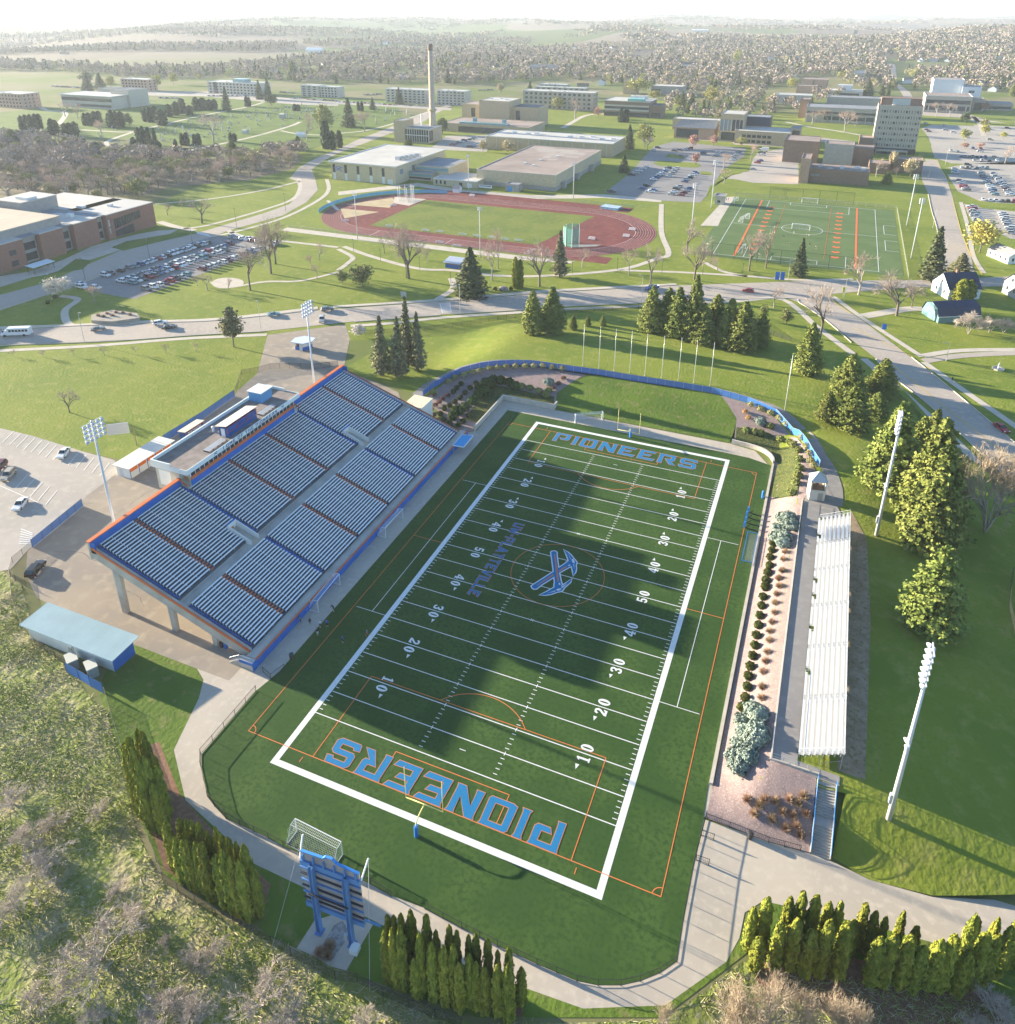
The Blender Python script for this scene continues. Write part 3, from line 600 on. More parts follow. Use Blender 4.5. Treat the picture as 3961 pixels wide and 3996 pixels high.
em.build('field_emblem', [mat('emblem_white', (.62,.66,.68), .8), blue_f, or_f], kind='structure', label='blue crossed picks emblem outlined white at midfield')
post_y = mat('goalpost_yellow', (.80,.70,.26), .45); pad_b = mat('pad_blue', (.03,.20,.62), .6)
white_m = mat('white_metal', (.78,.79,.80), .45, spec=.5)
GPS = (1260, 2840, .51175)
up_top = tall((FW/2-2.82, 0, 0), GPS, 610, 300)
def goalpost(y, s, label):
 t = empty('goalpost', (FW/2, y-s*2.5, 0), 0, label, 'goalpost', 'goalposts behind the end zones')
 m = MB(); m.tube((0,0,0),(0,0,2.0), .30, n=14); m.build('pad', pad_b, t)
 m = MB(); P = [(0,0,0),(0,0,2.0),(0,s*.1,2.4),(0,s*.6,2.8),(0,s*1.4,2.98),(0,s*2.2,3.03),(0,s*2.5,3.05)]
 for i in range(1, len(P)-1): m.tube(P[i], P[i+1], .09, n=8)
 m.build('gooseneck', post_y, t, True)
 m = MB(); m.tube((-2.82,s*2.5,3.05),(2.82,s*2.5,3.05), .075, n=8); m.build('crossbar', post_y, t, True)
 for x in (-2.82, 2.82):
  m = MB(); m.tube((x,s*2.5,2.98),(x,s*2.5,up_top), .055, n=8); u = m.build('upright', post_y, t, True)
  m = MB(); m.face((x,s*2.5,up_top),(x+.05,s*2.5+.5,up_top-.1),(x+.05,s*2.5+.5,up_top-.25),(x,s*2.5,up_top-.15)); m.build('wind_ribbon', orange, u)
goalpost(0, 1, 'yellow goalpost standing behind the near end zone by the scoreboard')
goalpost(FL, -1, 'yellow goalpost standing behind the far end zone before the grass berm')
net_m = mat('goal_net', (.75,.76,.76), .9)
def goal_frame(w=7.32, h=2.44, d=2.0, top=.9, name='soccer_goal'):
 t = empty(name)
 m = MB(); r = .065
 for x in (-w/2, w/2): m.tube((x,0,0),(x,0,h), r)
 m.tube((-w/2,0,h),(w/2,0,h), r)
 for x in (-w/2, w/2): m.tube((x,0,h),(x,-top,h-.05), r*.6, n=6); m.tube((x,-top,h-.05),(x,-d,.1), r*.6, n=6); m.tube((x,0,.05),(x,-d,.05), r*.6, n=6)
 m.tube((-w/2,-d,.06),(w/2,-d,.06), r*.6, n=6); m.tube((-w/2,-top,h-.05),(w/2,-top,h-.05), r*.5, n=6)
 m.build('frame', white_m, t)
 m = MB(); st = .24; tw = .012
 def grid(o, a, b):
  o, a, b = Vector(o), Vector(a), Vector(b); na = max(2, int(a.length/st)); nb_ = max(2, int(b.length/st)); ua = a.normalized()*tw; ub = b.normalized()*tw
  for i in range(na+1): p = o+a*i/na; m.face(p-ua, p+ua, p+ua+b, p-ua+b)
  for i in range(nb_+1): p = o+b*i/nb_; m.face(p-ub, p+ub, p+ub+a, p-ub+a)
 grid((-w/2,-top,h-.05), (w,0,0), (0,-(d-top),-(h-.15))); grid((-w/2,0,h), (w,0,0), (0,-top,-.05))
 for x in (-w/2, w/2): grid((x,0,0), (0,-d,0), (0,0,1.0)); grid((x,0,1.0), (0,-d*.75,0), (0,0,h*.5))
 m.build('net', net_m, t); return t
G0 = goal_frame(); first_goal = [True]
def place_goal(sheet_, a, b, label, group='soccer goals', proto=None, away=None):
 p, q = at(sheet_, *a), at(sheet_, *b); c = ((p[0]+q[0])/2, (p[1]+q[1])/2, p[2]); rz = math.atan2(q[1]-p[1], q[0]-p[0])
 if away and ((-math.sin(rz))*(away[0]-c[0])+math.cos(rz)*(away[1]-c[1])) > 0: rz += PI      # net towards `away`
 if first_goal[0] and proto is None:
  first_goal[0] = False; o = G0; o.location = (c[0], c[1], c[2]+.07); o.rotation_euler[2] = rz
 else: o = dup(proto or G0, (c[0], c[1], c[2]+.07), rz)
 tag(o, label, 'goal', group); o.scale = (math.dist(p[:2], q[:2])/7.32,)*3 if 5.5 < math.dist(p[:2], q[:2]) < 9 else (1,1,1); return o
SBS = (1100, 3180, .31056)
place_goal(SBS, (190,210), (765,505), 'white soccer goal with its net beside the scoreboard', away=(20,-30))
place_goal('V', (601,1156), (642,1104), 'white soccer goal folded against the stand, nearer the camera of two', away=(-30,30))
place_goal('H', (270,1015), (368,905), 'white soccer goal against the front of the stand, farther of two', away=(-30,70))
place_goal('H', (1342,367), (1500,355), 'white soccer goal on the concrete below the grass berm', away=(10,150))
# ================================================================ home grandstand and press box
concw = mat('stand_concrete', (.45,.42,.37), .9, .18, .35, bump=.05)
tread = mat('stand_tread', (.075,.09,.12), .7, .25, .5)  # grey concrete treads; shade between the bench rows put into this dark navy
alum = mat('aluminium', (.86,.87,.87), .4, .05, 2., spec=.5)
bluep = mat('stand_blue', (.02,.13,.45), .55, .08, .6)
orp = mat('stand_orange', (.62,.155,.05), .6, .1, .8)
rail_m = mat('dark_rail', (.05,.05,.055), .5)
rail_b = mat('blue_rail', (.06,.11,.26), .5)
galv = mat('galvanised', (.50,.51,.52), .45, metal=.4)
wht = mat('white_wall', (.74,.74,.71), .7, .05, .5)
sand = mat('tan_floor', (.52,.42,.30), .8, .1, .6)
glass = mat('dark_glass', (.015,.02,.025), .08, spec=.8)
door_o = mat('orange_door', (.55,.22,.06), .6)
ST = empty('grandstand', (-30, 53, 0), 0, 'large home grandstand with aluminium benches on concrete columns, blue back wall and orange trim', 'grandstand')
off = lambda p: (p[0]+30, p[1]-53, p[2])
def stp(mb, name, m, parent=ST):
 mb.v = [off(p) for p in mb.v]; return mb.build(name, m, parent)
YA, YB = 15.0, 95.1
KS = .3415
def sz(x): return 1.5+KS*(-16.7-x)
aisles = [(15.5,'b'),(23.9,'o'),(36.1,'b'),(48.2,'o'),(60.5,'o'),(72.5,'b'),(85.,'o'),(94.6,'b')]
rows = []
for i in range(21): x = -16.8-i*.64; rows.append((x, sz(x), .64))
for i in range(26): x = -32.3-i*.685; rows.append((x, sz(x), .685))
vom = [(33.0, 35.4), (73.4, 75.9)]
def spans(lo, hi, cuts):
 out = []; c = lo
 for a, b in sorted(cuts):
  if a > c: out.append((c, a))
  c = max(c, b)
 if hi > c: out.append((c, hi))
 return out
dk = MB()
for i, (x, z, r) in enumerate(rows):
 for a, b in spans(YA, YB, [(v[0], v[1]) for v in vom] if 21 <= i <= 26 else []):
  dk.box((x-r, a, z-.55), (x, b, z))
stp(dk, 'tread', tread)
wk = MB(); wk.box((-32.3, YA, 5.4), (-30.24, YB, 6.14)); wk.box((-16.8, YA-1.6, 1.0), (-14.75, YB+1.5, 1.45)); stp(wk, 'walkway', concw)
for i, (x, z, r) in enumerate(rows):
 cuts = [(a-.52, a+.52) if 16 < a < 94 else (a-.6, a+.25) for a, k in aisles]+([(v[0]-.15, v[1]+.15) for v in vom] if 21 <= i <= 26 else [])
 mb = MB()
 for a, b in spans(YA, YB, cuts):
  mb.box((x-.42, a, z+.38), (x-.07, b, z+.43))
  k = max(2, int((b-a)/2.4))
  for j in range(k+1):
   y = a+.1+(b-a-.2)*j/k; mb.box((x-.25, y-.03, z), (x-.2, y+.03, z+.378))
 stp(mb, 'bench', alum)
for kind, mm in (('b', bluep), ('o', orp)):
 for a, k in aisles:
  if k != kind: continue
  for lo, hi in ((1, 21), (21, 47)):
   mb = MB()
   d_ = .33 if kind == 'o' else .2
   for x, z, r in rows[lo:hi]: mb.box((x-d_, a-(.42 if 16 < a < 94 else .2), z+.002), (x-.02, a+(.42 if 16 < a < 94 else .1), z+.10))
   if kind == 'b': p_, q_ = rows[lo], rows[hi-1]; mb.bar((p_[0],a-.1,p_[1]+.03),(q_[0]-.3,a-.1,q_[1]+.03), .2, .10)
   stp(mb, 'aisle_steps', mm)
def rake(mb, y0, y1, x0, x1, t0, t1):
 "slab between y0,y1 following the rake, from t0 to t1 under the seating line"
 mb.add([(x0,y0,sz(x0)-t1),(x1,y0,sz(x1)-t1),(x1,y1,sz(x1)-t1),(x0,y1,sz(x0)-t1),(x0,y0,sz(x0)-t0),(x1,y0,sz(x1)-t0),(x1,y1,sz(x1)-t0),(x0,y1,sz(x0)-t0)],
  [(0,1,2,3),(7,6,5,4),(4,5,1,0),(5,6,2,1),(6,7,3,2),(7,4,0,3)])
mb = MB(); rake(mb, YA+.02, YB-.02, -16.9, -50.4, .56, .85); stp(mb, 'deck_slab', concw)
beams = [14.62]+list(np.linspace(26, 84, 6))+[95.2]
for i, y in enumerate(beams):
 e = i in (0, len(beams)-1); w = .34
 mb = MB(); rake(mb, y-w, y+w, -16.9, -50.9, -.12 if e else .86, 2.1); stp(mb, 'raking_beam', concw)
 for cxx, cw in ((-45.4, 1.25), (-33.6, 1.05), (-24.4, .9)):
  mb = MB(); h = sz(cxx)-1.9
  mb.add([(cxx-cw/2,y-.36,0),(cxx+cw/2,y-.36,0),(cxx+cw/2,y+.36,0),(cxx-cw/2,y+.36,0),(cxx-cw*.62,y-.36,h),(cxx+cw*.62,y-.36,h-.5),(cxx+cw*.62,y+.36,h-.5),(cxx-cw*.62,y+.36,h)],
   [(3,2,1,0),(4,5,6,7),(0,1,5,4),(1,2,6,5),(2,3,7,6),(3,0,4,7)]); stp(mb, 'column', concw)
for y0, y1 in ((14.19, 14.27), (95.55, 95.63)):
 mb = MB(); rake(mb, y0, y1+.06, -16.7, -50.2, -.42, .15); stp(mb, 'end_trim', orp)
for y in (14.85, 95.0):
 mb = MB()
 for i, (x, z, r) in enumerate(rows[::2]): mb.tube((x-.3,y,z),(x-.3,y,z+1.05), .025, n=5, cap=False)
 for dz in (.55, 1.05): mb.tube((rows[0][0]-.3,y,rows[0][1]+dz),(rows[20][0]-.3,y,rows[20][1]+dz), .025, n=5, cap=False); mb.tube((rows[21][0]-.3,y,rows[21][1]+dz),(rows[46][0]-.3,y,rows[46][1]+dz), .025, n=5, cap=False)
 stp(mb, 'end_railing', rail_b)
for a, b in ((14.25, 36.4), (72.8, 95.6)):
 mb = MB(); mb.box((-51.0, a, 10.6), (-50.45, b, 14.2)); stp(mb, 'back_wall', concw)
 mb = MB(); mb.box((-50.45, a+.02, 12.6), (-50.35, b-.02, 14.16)); stp(mb, 'back_panel', bluep)
 mb = MB(); mb.box((-51.12, a-.08, 14.2), (-50.28, b+.08, 14.42)); stp(mb, 'coping', orp)
for y, s in ((14.4, 1), (95.45, -1)):
 mb = MB(); mb.box((-50.4, y-.12, 12.0), (-49.3, y+.12, 14.18)); stp(mb, 'wing_wall', bluep)
mb = MB(); mb.box((-14.75, YA-1.8, 0), (-14.5, YB+1.6, 1.6)); stp(mb, 'front_wall', bluep)
mb = MB(); mb.box((-14.80, YA-1.85, 1.6), (-14.45, YB+1.65, 1.71)); stp(mb, 'front_coping', orp)
mb = MB()
for y in np.arange(YA-1.6, YB+1.6, 2.3): mb.tube((-14.9,y,1.6),(-14.9,y,2.75), .025, n=5, cap=False)
for dz in (2.3, 2.75): mb.tube((-14.9,YA-1.6,dz),(-14.9,YB+1.5,dz), .02, n=5, cap=False)
stp(mb, 'front_railing', galv)
mb = MB()
for y in np.arange(YA+.5, YB, 2.3): mb.tube((-30.4,y,6.14),(-30.4,y,7.15), .025, n=5, cap=False)
for dz in (6.65, 7.15): mb.tube((-30.4,YA+.5,dz),(-30.4,YB,dz), .02, n=5, cap=False)
stp(mb, 'aisle_railing', galv)
mb = MB()
for i in range(8): mb.box((-17.2-i*.3-.3, YA-2.9, 0), (-17.2-i*.3, YA-1.7, 1.5-i*.19))
mb.box((-17.2, YA-2.9, 0), (-14.5, YA-1.81, 1.6)); stp(mb, 'corner_stair', concw)
mb = MB(); mb.box((-17.2, YA-3.0, 1.2), (-14.5, YA-2.9, 1.75)); mb.box((-14.5, YA-3.0, 0), (-14.42, YA-1.85, 1.75)); stp(mb, 'stair_cheek', bluep)
mb = MB()
for i in range(8): mb.tube((-17.2-i*.3,YA-2.85,1.5-i*.19),(-17.2-i*.3,YA-2.85,2.6-i*.19), .02, n=5)
mb.tube((-14.6,YA-2.85,2.65),(-17.2,YA-2.85,2.65), .025, n=5); mb.tube((-17.2,YA-2.85,2.6),(-19.4,YA-2.85,1.25), .025, n=5); stp(mb, 'stair_rail', galv)
zt_ = 9.1
for a, b in vom:
 mb = MB(); mb.box((-36.5,a,6.1),(-36.35,b,zt_+.1))
 for y0, y1 in ((a, a+.14), (b-.14, b)): mb.prism([(-36.35,y0),(-31.0,y0),(-31.0,y1),(-36.35,y1)], 6.1, lambda p: 7.0 if p[0] > -35 else zt_)
 stp(mb, 'tunnel_wall', wht)
 mb = MB(); mb.box((-36.3,a+.15,6.12),(-30.4,b-.15,6.17)); stp(mb, 'tunnel_floor', sand)
 mb = MB(); mb.box((-36.33,a+.5,6.2),(-36.28,a+1.5,8.2)); stp(mb, 'tunnel_door', door_o)
 mb = MB(); mb.box((-36.55,a-.08,zt_+.1),(-36.3,b+.08,zt_+.26)); stp(mb, 'tunnel_coping', bluep)
PB = empty('press_box', (-52, 54, 0), 0, 'long white press box with dark windows at the top of the grandstand', 'press box')
def pbp(mb, name, m, parent=PB):
 mb.v = [(p[0]+52, p[1]-54, p[2]) for p in mb.v]; return mb.build(name, m, parent)
stucco = mat('pale_stucco', (.52,.50,.43), .9, .1, .5)
roofg = mat('gravel_roof', (.24,.20,.18), .95, .22, .6, bump=.2)
fasc = mat('fascia_white', (.70,.74,.72), .6)
PY0, PY1 = 35.9, 72.8
mb = MB(); mb.box((-56.8, PY0+.6, 10.6), (-50.6, PY1-.6, 16.3)); mb.box((-50.6, PY0+1.6, 11.6), (-48.75, PY1-1.2, 16.3)); [mb.box((-55.5, y, 0), (-54.6, y+1.0, 10.6)) for y in (PY0+3, 48, 60, PY1-4)]; pbp(mb, 'wall', stucco)
mb = MB(); mb.box((-48.75, PY0+1.62, 12.3), (-48.6, PY1-1.22, 13.85)); pbp(mb, 'blue_band', bluep)
mb = MB(); mb.box((-48.75, PY0+1.64, 13.85), (-48.57, PY1-1.24, 14.6)); pbp(mb, 'orange_band', orp)
n = 26
for i in range(n):
 a = PY0+1.7+(PY1-PY0-3.0)*i/n; b = PY0+1.7+(PY1-PY0-3.0)*(i+1)/n
 mb = MB(); mb.box((-48.75, a+.06, 14.61), (-48.65, b-.06, 16.15)); pbp(mb, 'window', glass)
mb = MB()
for i in range(n+1): y = PY0+1.7+(PY1-PY0-3.0)*i/n; mb.box((-48.75, y-.055, 14.61), (-48.59, y+.055, 16.3))
pbp(mb, 'mullion', wht)
mb = MB(); mb.box((-56.9, PY0, 16.3), (-47.75, PY1, 17.05)); pbp(mb, 'roof', roofg)
mb = MB(); mb.box((-47.75, PY0-.1, 16.2), (-47.6, PY1+.1, 17.25)); mb.box((-52.0, PY0-.12, 16.15), (-47.75, PY0, 17.25)); mb.box((-52.0, PY1, 16.15), (-47.75, PY1+.12, 17.25)); pbp(mb, 'fascia', fasc)
mb = MB(); mb.box((-57.1, PY0-.12, 16.1), (-56.75, PY1+.12, 17.75)); mb.box((-56.75, PY0-.12, 16.1), (-52.0, PY0+.15, 17.75)); mb.box((-56.75, PY1-.15, 16.1), (-52.0, PY1+.12, 17.75)); pbp(mb, 'parapet', fasc)
mb = MB(); mb.box((-56.0, PY0+.53, 11.8), (-53.0, PY0+.6, 15.4)); pbp(mb, 'wall_panel', wht)
mb = MB(); mb.box((-50.3, PY0+1.5, 12.3), (-49.3, PY0+1.6, 14.4)); pbp(mb, 'door', door_o)
navy = mat('navy_paint', (.02,.05,.18), .6)
mb = MB()
for g, h, f in letters('I OME OF THE PIONEERS', (46.3, 16.36), (1,0), (0,1), .74, .35, 18.0):
 pts, tr = flat_tris(g, [h] if h else [])
 for t in tr:
  P = [f(pts[i].x, pts[i].y) for i in t]; mb.face(*[(-47.58, q_[0], q_[1]) for q_ in P])
for yc in (44.0, 66.4):
 for s_ in (1, -1): mb.bar((-47.58, yc-.45, 16.45 if s_ > 0 else 17.0), (-47.58, yc+.45, 17.0 if s_ > 0 else 16.45), .012, .10)
 mb.bar((-47.57, yc-.5, 16.95), (-47.57, yc+.5, 17.05), .012, .07)
pbp(mb, 'lettering', navy)
for y, s in ((36.9, -1), (72.3, 1)):
 mb = MB()
 for i in range(6): mb.box((-50.4+i*.3, y-.5, 11.6), (-50.1+i*.3, y+.5, 13.9-i*.2))
 pbp(mb, 'side_stair', concw)
 mb = MB(); mb.bar((-50.3, y+s*.75, 14.3), (-48.4, y+s*.75, 13.2), .14, .3); pbp(mb, 'stair_wall', orp)
BT = empty('roof_booth', (-50.3, 54.5, 17.05), 0, 'long blue filming booth with red trim on the press box roof', 'booth')
mb = MB(); mb.box((-1.1,-4.8,0),(1.1,4.8,2.3)); mb.build('wall', mat('booth_blue', (.02,.09,.30), .6), BT)
mb = MB(); mb.add([(-1.9,-5.1,2.25),(1.35,-5.1,2.85),(1.35,5.1,2.85),(-1.9,5.1,2.25),(-1.9,-5.1,2.35),(1.35,-5.1,2.95),(1.35,5.1,2.95),(-1.9,5.1,2.35)], [(3,2,1,0),(4,5,6,7),(0,1,5,4),(1,2,6,5),(2,3,7,6),(3,0,4,7)]); mb.build('roof', mat('tan_roof', (.50,.44,.37), .8), BT)
redt = mat('red_trim', (.40,.06,.05), .6)
mb = MB()
for y in (-4.75,-1.6,1.6,4.75): mb.box((1.1,y-.08,0.9),(1.16,y+.08,2.5))
for y in (-4.6,-1.45,1.75): mb.box((1.1,y,1.0),(1.15,y+2.8,1.1)); mb.box((1.1,y,2.2),(1.15,y+2.8,2.3))
mb.build('trim', redt, BT)
mb = MB(); mb.box((-.5,-4.87,0),(.5,-4.8,2.0)); mb.build('door', wht, BT)
HU = empty('roof_hut', (-54.4, 67.3, 17.05), 0, 'light blue stair hut with white roof on the press box', 'hut')
mb = MB(); mb.box((-1.9,-1.9,0),(1.7,1.9,2.5)); mb.build('wall', mat('hut_blue', (.10,.30,.55), .6), HU)
mb = MB(); mb.box((-2.2,-2.15,2.5),(1.95,2.15,2.68)); mb.build('roof', wht, HU)
for i, (y, ln, lb) in enumerate(((46.0, 5.5, 'low aluminium bench deck near the blue booth on the press box roof'), (63.0, 5.0, 'low aluminium bench deck near the stair hut on the press box roof'))):
 t = empty('roof_bench', (-49.3, y, 17.05), 0, lb, 'bench', 'bench decks on the press box roof')
 mb = MB(); [mb.box((-.8+k*.4,-ln/2,.30),(-.5+k*.4,ln/2,.35)) for k in range(4)]; mb.build('seat', galv, t)
 mb = MB(); [mb.box((-.8,-ln/2+j*ln/4,0),(.7,-ln/2+j*ln/4+.08,.3)) for j in range(5)]; mb.build('leg', rail_m, t)
mb = MB(); mb.lathe([(.25,0),(.22,.9),(.36,.95),(.36,1.25),(.1,1.35)], n=10); tag(mb.build('roof_vent', mat('vent_white', (.7,.7,.68), .6), loc=(-53.9, 50.6, 17.05)), 'white round vent pipe on the press box roof', 'vent')
def flat_hut(name, label, cat, x0, y0, x1, y1, h, wallm, roofm, over=.5, tilt=0., parts=()):
 t = empty(name, ((x0+x1)/2, (y0+y1)/2, 0), 0, label, cat); cx_, cy_ = (x0+x1)/2, (y0+y1)/2
 mb = MB(); mb.box((x0-cx_,y0-cy_,0),(x1-cx_,y1-cy_,h-.08)); mb.build('wall', wallm, t)
 mb = MB(); o = over; mb.add([(x-cx_, y-cy_, h+z+(tilt if x > cx_ else 0)) for z in (0,.16) for x, y in ((x0-o,y0-o),(x1+o,y0-o),(x1+o,y1+o),(x0-o,y1+o))], [(3,2,1,0),(4,5,6,7),(0,1,5,4),(1,2,6,5),(2,3,7,6),(3,0,4,7)]); mb.build('roof', roofm, t)
 return t, cx_, cy_
whroof = mat('white_roof', (.66,.64,.57), .6, .06, .4)
t, cx_, cy_ = flat_hut('restroom', 'low restroom block with flat white roof and orange panels behind the press box', 'restroom', -83.4, 48.2, -79.3, 61.5, 3.0, wht, whroof, .6)
mb = MB(); [mb.box((2.05,-6.5+i*2.6,1.75),(2.12,-6.5+i*2.6+2.2,2.85)) for i in range(5)]; mb.build('orange_panel', mat('panel_orange', (.75,.16,.03), .6), t)
mb = MB(); [mb.box((2.05,-6.62+i*2.6,0),(2.15,-6.52+i*2.6,2.9)) for i in range(6)]; mb.build('blue_post', bluep, t)
mb = MB(); mb.box((-1.2,-6.72,0),(-.2,-6.65,2.1)); mb.build('door', mat('grey_door', (.6,.6,.6), .6), t)
t, cx_, cy_ = flat_hut('merchandise_shed', 'small blue merchandise shed with red trim beside the blue screen fence', 'shed', -81.4, 66.3, -79.4, 72.6, 2.8, mat('booth_blue', (0,0,0)), mat('tan_roof', (0,0,0)), .3, .25)
mb = MB()
for g, h, f in letters('MERCHANDISE', (-2.3, 2.05), (1,0), (0,1), .5, .3, 4.6):
 pts, tr = flat_tris(g, [h] if h else [])
 for tt in tr: mb.face(*[(1.035, f(pts[i].x, pts[i].y)[0], f(pts[i].x, pts[i].y)[1]) for i in tt])
mb.build('lettering', white, t)
mb = MB(); mb.box((1.0,-2.4,.9),(1.06,-.7,1.9)); mb.box((1.0,.9,.9),(1.06,2.6,1.9)); mb.build('hatch', orp, t)
mb = MB(); [mb.box((1.0,y,0),(1.09,y+.12,2.7)) for y in (-3.15,3.03)]; mb.box((1.0,-3.03,2.62),(1.09,3.03,2.72)); mb.build('trim', redt, t)
zr = 3.4
R4 = [at('J', *p, zr)[:2] for p in ((112,345),(635,550),(783,415),(270,222))]
a_ = np.array(R4[0]); b_2 = np.array(R4[1]); d_2 = np.array(R4[3]); c0 = (a_+b_2+np.array(R4[2])+d_2)/4
u = (b_2-a_); Lu = np.linalg.norm(u); u /= Lu; vv = np.array([-u[1], u[0]]); Lv = abs((d_2-a_)@vv)
EB = empty('equipment_building', (c0[0], c0[1], 0), math.atan2(u[1], u[0]), 'low white equipment building with pale ribbed roof and blue end wall by the drive', 'building')
mb = MB(); mb.box((-Lu/2+.9,-Lv/2+.7,0),(Lu/2-.9,Lv/2-.7,3.1)); mb.build('wall', wht, EB)
mb = MB(); mb.box((Lu/2-.9,-Lv/2+.7,0),(Lu/2-.82,Lv/2-.7,2.5)); mb.build('end_panel', bluep, EB)
grn = mat('mint_roof', (.60,.70,.66), .45, .06, .3)
mb = MB(); mb.add([(-Lu/2,-Lv/2,3.12),(Lu/2,-Lv/2,3.12),(Lu/2,Lv/2,3.42),(-Lu/2,Lv/2,3.42),(-Lu/2,-Lv/2,3.34),(Lu/2,-Lv/2,3.34),(Lu/2,Lv/2,3.64),(-Lu/2,Lv/2,3.64)], [(3,2,1,0),(4,5,6,7),(0,1,5,4),(1,2,6,5),(2,3,7,6),(3,0,4,7)])
k = int(Lu/.45)
for i in range(k+1): x = -Lu/2+Lu*i/k; mb.bar((x,-Lv/2,3.36),(x,Lv/2,3.66), .05, .06)
mb.build('roof', grn, EB)
mb = MB(); mb.box((-.3,-Lv/2+.5,0.3),(.5,-Lv/2+.7,1.6)); mb.box((.6,-Lv/2+.55,.2),(.9,-Lv/2+.7,2.2)); mb.build('meter_box', galv, EB)
p = at('D', 1722, 955)
TB = empty('ticket_booth', p, rad(8), 'small white and blue ticket booth with a flat white roof on the entrance plaza', 'booth')
hx = [(-2.4,-2.3),(1.2,-2.6),(2.8,-.6),(2.6,1.8),(-.8,2.3),(-2.7,.6)]
mb = MB(); mb.prism([(x*.85,y*.85) for x, y in hx], 0, 1.3); mb.build('lower_wall', bluep, TB)
mb = MB(); mb.prism([(x*.85,y*.85) for x, y in hx], 1.3, 2.75); mb.build('wall', wht, TB)
mb = MB(); mb.prism([(x*1.25,y*1.25) for x, y in hx], 2.75, 3.05); mb.build('roof', mat('booth_roof', (.55,.60,.68), .6), TB)
mb = MB(); mb.box((-1.4,-2.25,1.35),(-.5,-2.08,2.3)); mb.build('window', glass, TB)
mb = MB(); mb.box((-.3,-2.4,0),(.7,-2.14,2.2)); mb.build('door', mat('grey_door', (0,0,0)), TB)
q4 = [at('H', *p, 6.0)[:2] for p in ((370,262),(480,275),(525,225),(430,208))]
xs_ = [p[0] for p in q4]; ys_ = [p[1] for p in q4]
PF = empty('platform', (np.mean(xs_), np.mean(ys_), 0), 0, 'cream flat platform with white walls and railing beside the far end of the stand', 'platform')
wx, wy = 2.65, 3.0
mb = MB(); mb.box((-wx,-wy,0),(wx,wy,5.9)); mb.build('wall', wht, PF)
mb = MB(); mb.box((-wx-.15,-wy-.15,5.9),(wx+.15,wy+.15,6.05)); mb.build('deck', mat('cream_deck', (.70,.64,.45), .8), PF)
mb = MB()
for x, y in ((-wx,-wy),(0,-wy),(wx,-wy),(wx,0),(wx,wy)): mb.tube((x,y,6.05),(x,y,7.1), .03, n=5)
mb.tube((-wx,-wy,7.1),(wx,-wy,7.1), .03, n=5); mb.tube((wx,-wy,7.1),(wx,wy,7.1), .03, n=5); mb.build('railing', galv, PF)
c = [at('H', *p, 2.6) for p in ((650,490),(710,500),(765,435),(700,430))]
CN = empty('canopy', (np.mean([p[0] for p in c]), np.mean([p[1] for p in c]), 0), 0, 'bright blue flat canopy on thin legs by the far front corner of the stand', 'canopy')
o_ = CN.location
P4 = [(p[0]-o_.x, p[1]-o_.y) for p in c]
mb = MB(); mb.prism(P4, 2.5, 2.62); mb.build('canopy_top', mat('canopy_blue', (.02,.30,.62), .5), CN)
mb = MB()
for i in range(4): mb.bar((*P4[i], 2.56), (*P4[(i+1) % 4], 2.56), .14, .2)
mb.build('edge', white_m, CN)
for p in P4: mb = MB(); mb.tube((p[0]*.94,p[1]*.94,0),(p[0]*.94,p[1]*.94,2.5), .04, n=6); mb.build('leg', galv, CN)
# ================================================================ visitors' side: bleachers, filming tower, walls, fences, poles
concl = mat('kerb_concrete', (.52,.47,.40), .9, .12, .8)
TZ = 4.1
BL = empty('bleachers', (73.3, 56, TZ), 0, "white aluminium visitors' bleachers on the terrace above the pink gravel", 'bleachers')
bw = mat('bleacher_white', (.72,.73,.74), .45, .04, 1.5, metal=.1, spec=.5)
NB = 8
secs = [-30, -19.5, -8.3, 2.2, 12.6, 21.0, 30]
cuts_ = [(-14.2,-12.9), (-4.0,-2.7), (4.6,5.9), (9.2,10.5), (23.4,24.7)]
for r in range(NB):
 x = -2.7+r*.72; z = .75+r*.36
 mb = MB()
 for a, b in spans(-30, 30, (cuts_ if r == 0 else [])+[(y-.55, y+.45) for y in secs[1:-1]]): mb.box((x-.03,a,z+.40),(x+.30,b,z+.45))
 mb.build('bench', bw, BL)
 mb = MB()
 for a, b in spans(-30, 30, cuts_ if r == 0 else []): mb.box((x+.02,a,z),(x+.74,b,z+.04)); mb.box((x+.72,a,z+.045),(x+.74,b,z+.355))
 mb.build('footboard', mat('footboard', (.40,.41,.42), .5), BL)
mb = MB()
for y in np.linspace(-29.8, 29.8, 26):
 mb.bar((-2.6,y,.5),(2.9,y,3.2), .06, .1); mb.box((2.85,y-.04,0),(2.93,y+.04,4.4)); mb.box((.1,y-.04,0),(.18,y+.04,1.9)); mb.box((-2.6,y-.04,0),(-2.52,y+.04,.6)); mb.bar((.14,y,.1),(2.9,y,1.8), .04)
mb.build('frame', galv, BL)
mb = MB()
for y in secs:
 for r in range(1, NB): x = -2.7+r*.72+.2; z = .75+r*.36; mb.box((x-.03,y-.55,z),(x+.03,y-.5,z+1.0)); mb.bar((x,y-.52,z+1.0),(x+.55,y-.52,z+1.0), .05)
for y in (-30, 30):
 for r in range(0, NB): x = -2.6+r*.72; z = .75+r*.36; mb.box((x,y-.03,z),(x+.05,y+.03,z+1.2))
 mb.bar((-2.6,y,1.9),(2.9,y,4.6), .05); mb.bar((-2.6,y,1.4),(2.9,y,4.1), .04)
for z in (3.9, 4.4): mb.bar((2.9,-30,z),(2.9,30,z), .05)
mb.bar((-2.75,-30,1.7),(-2.75,-14.2,1.7), .05)
mb.build('railing', bw, BL)
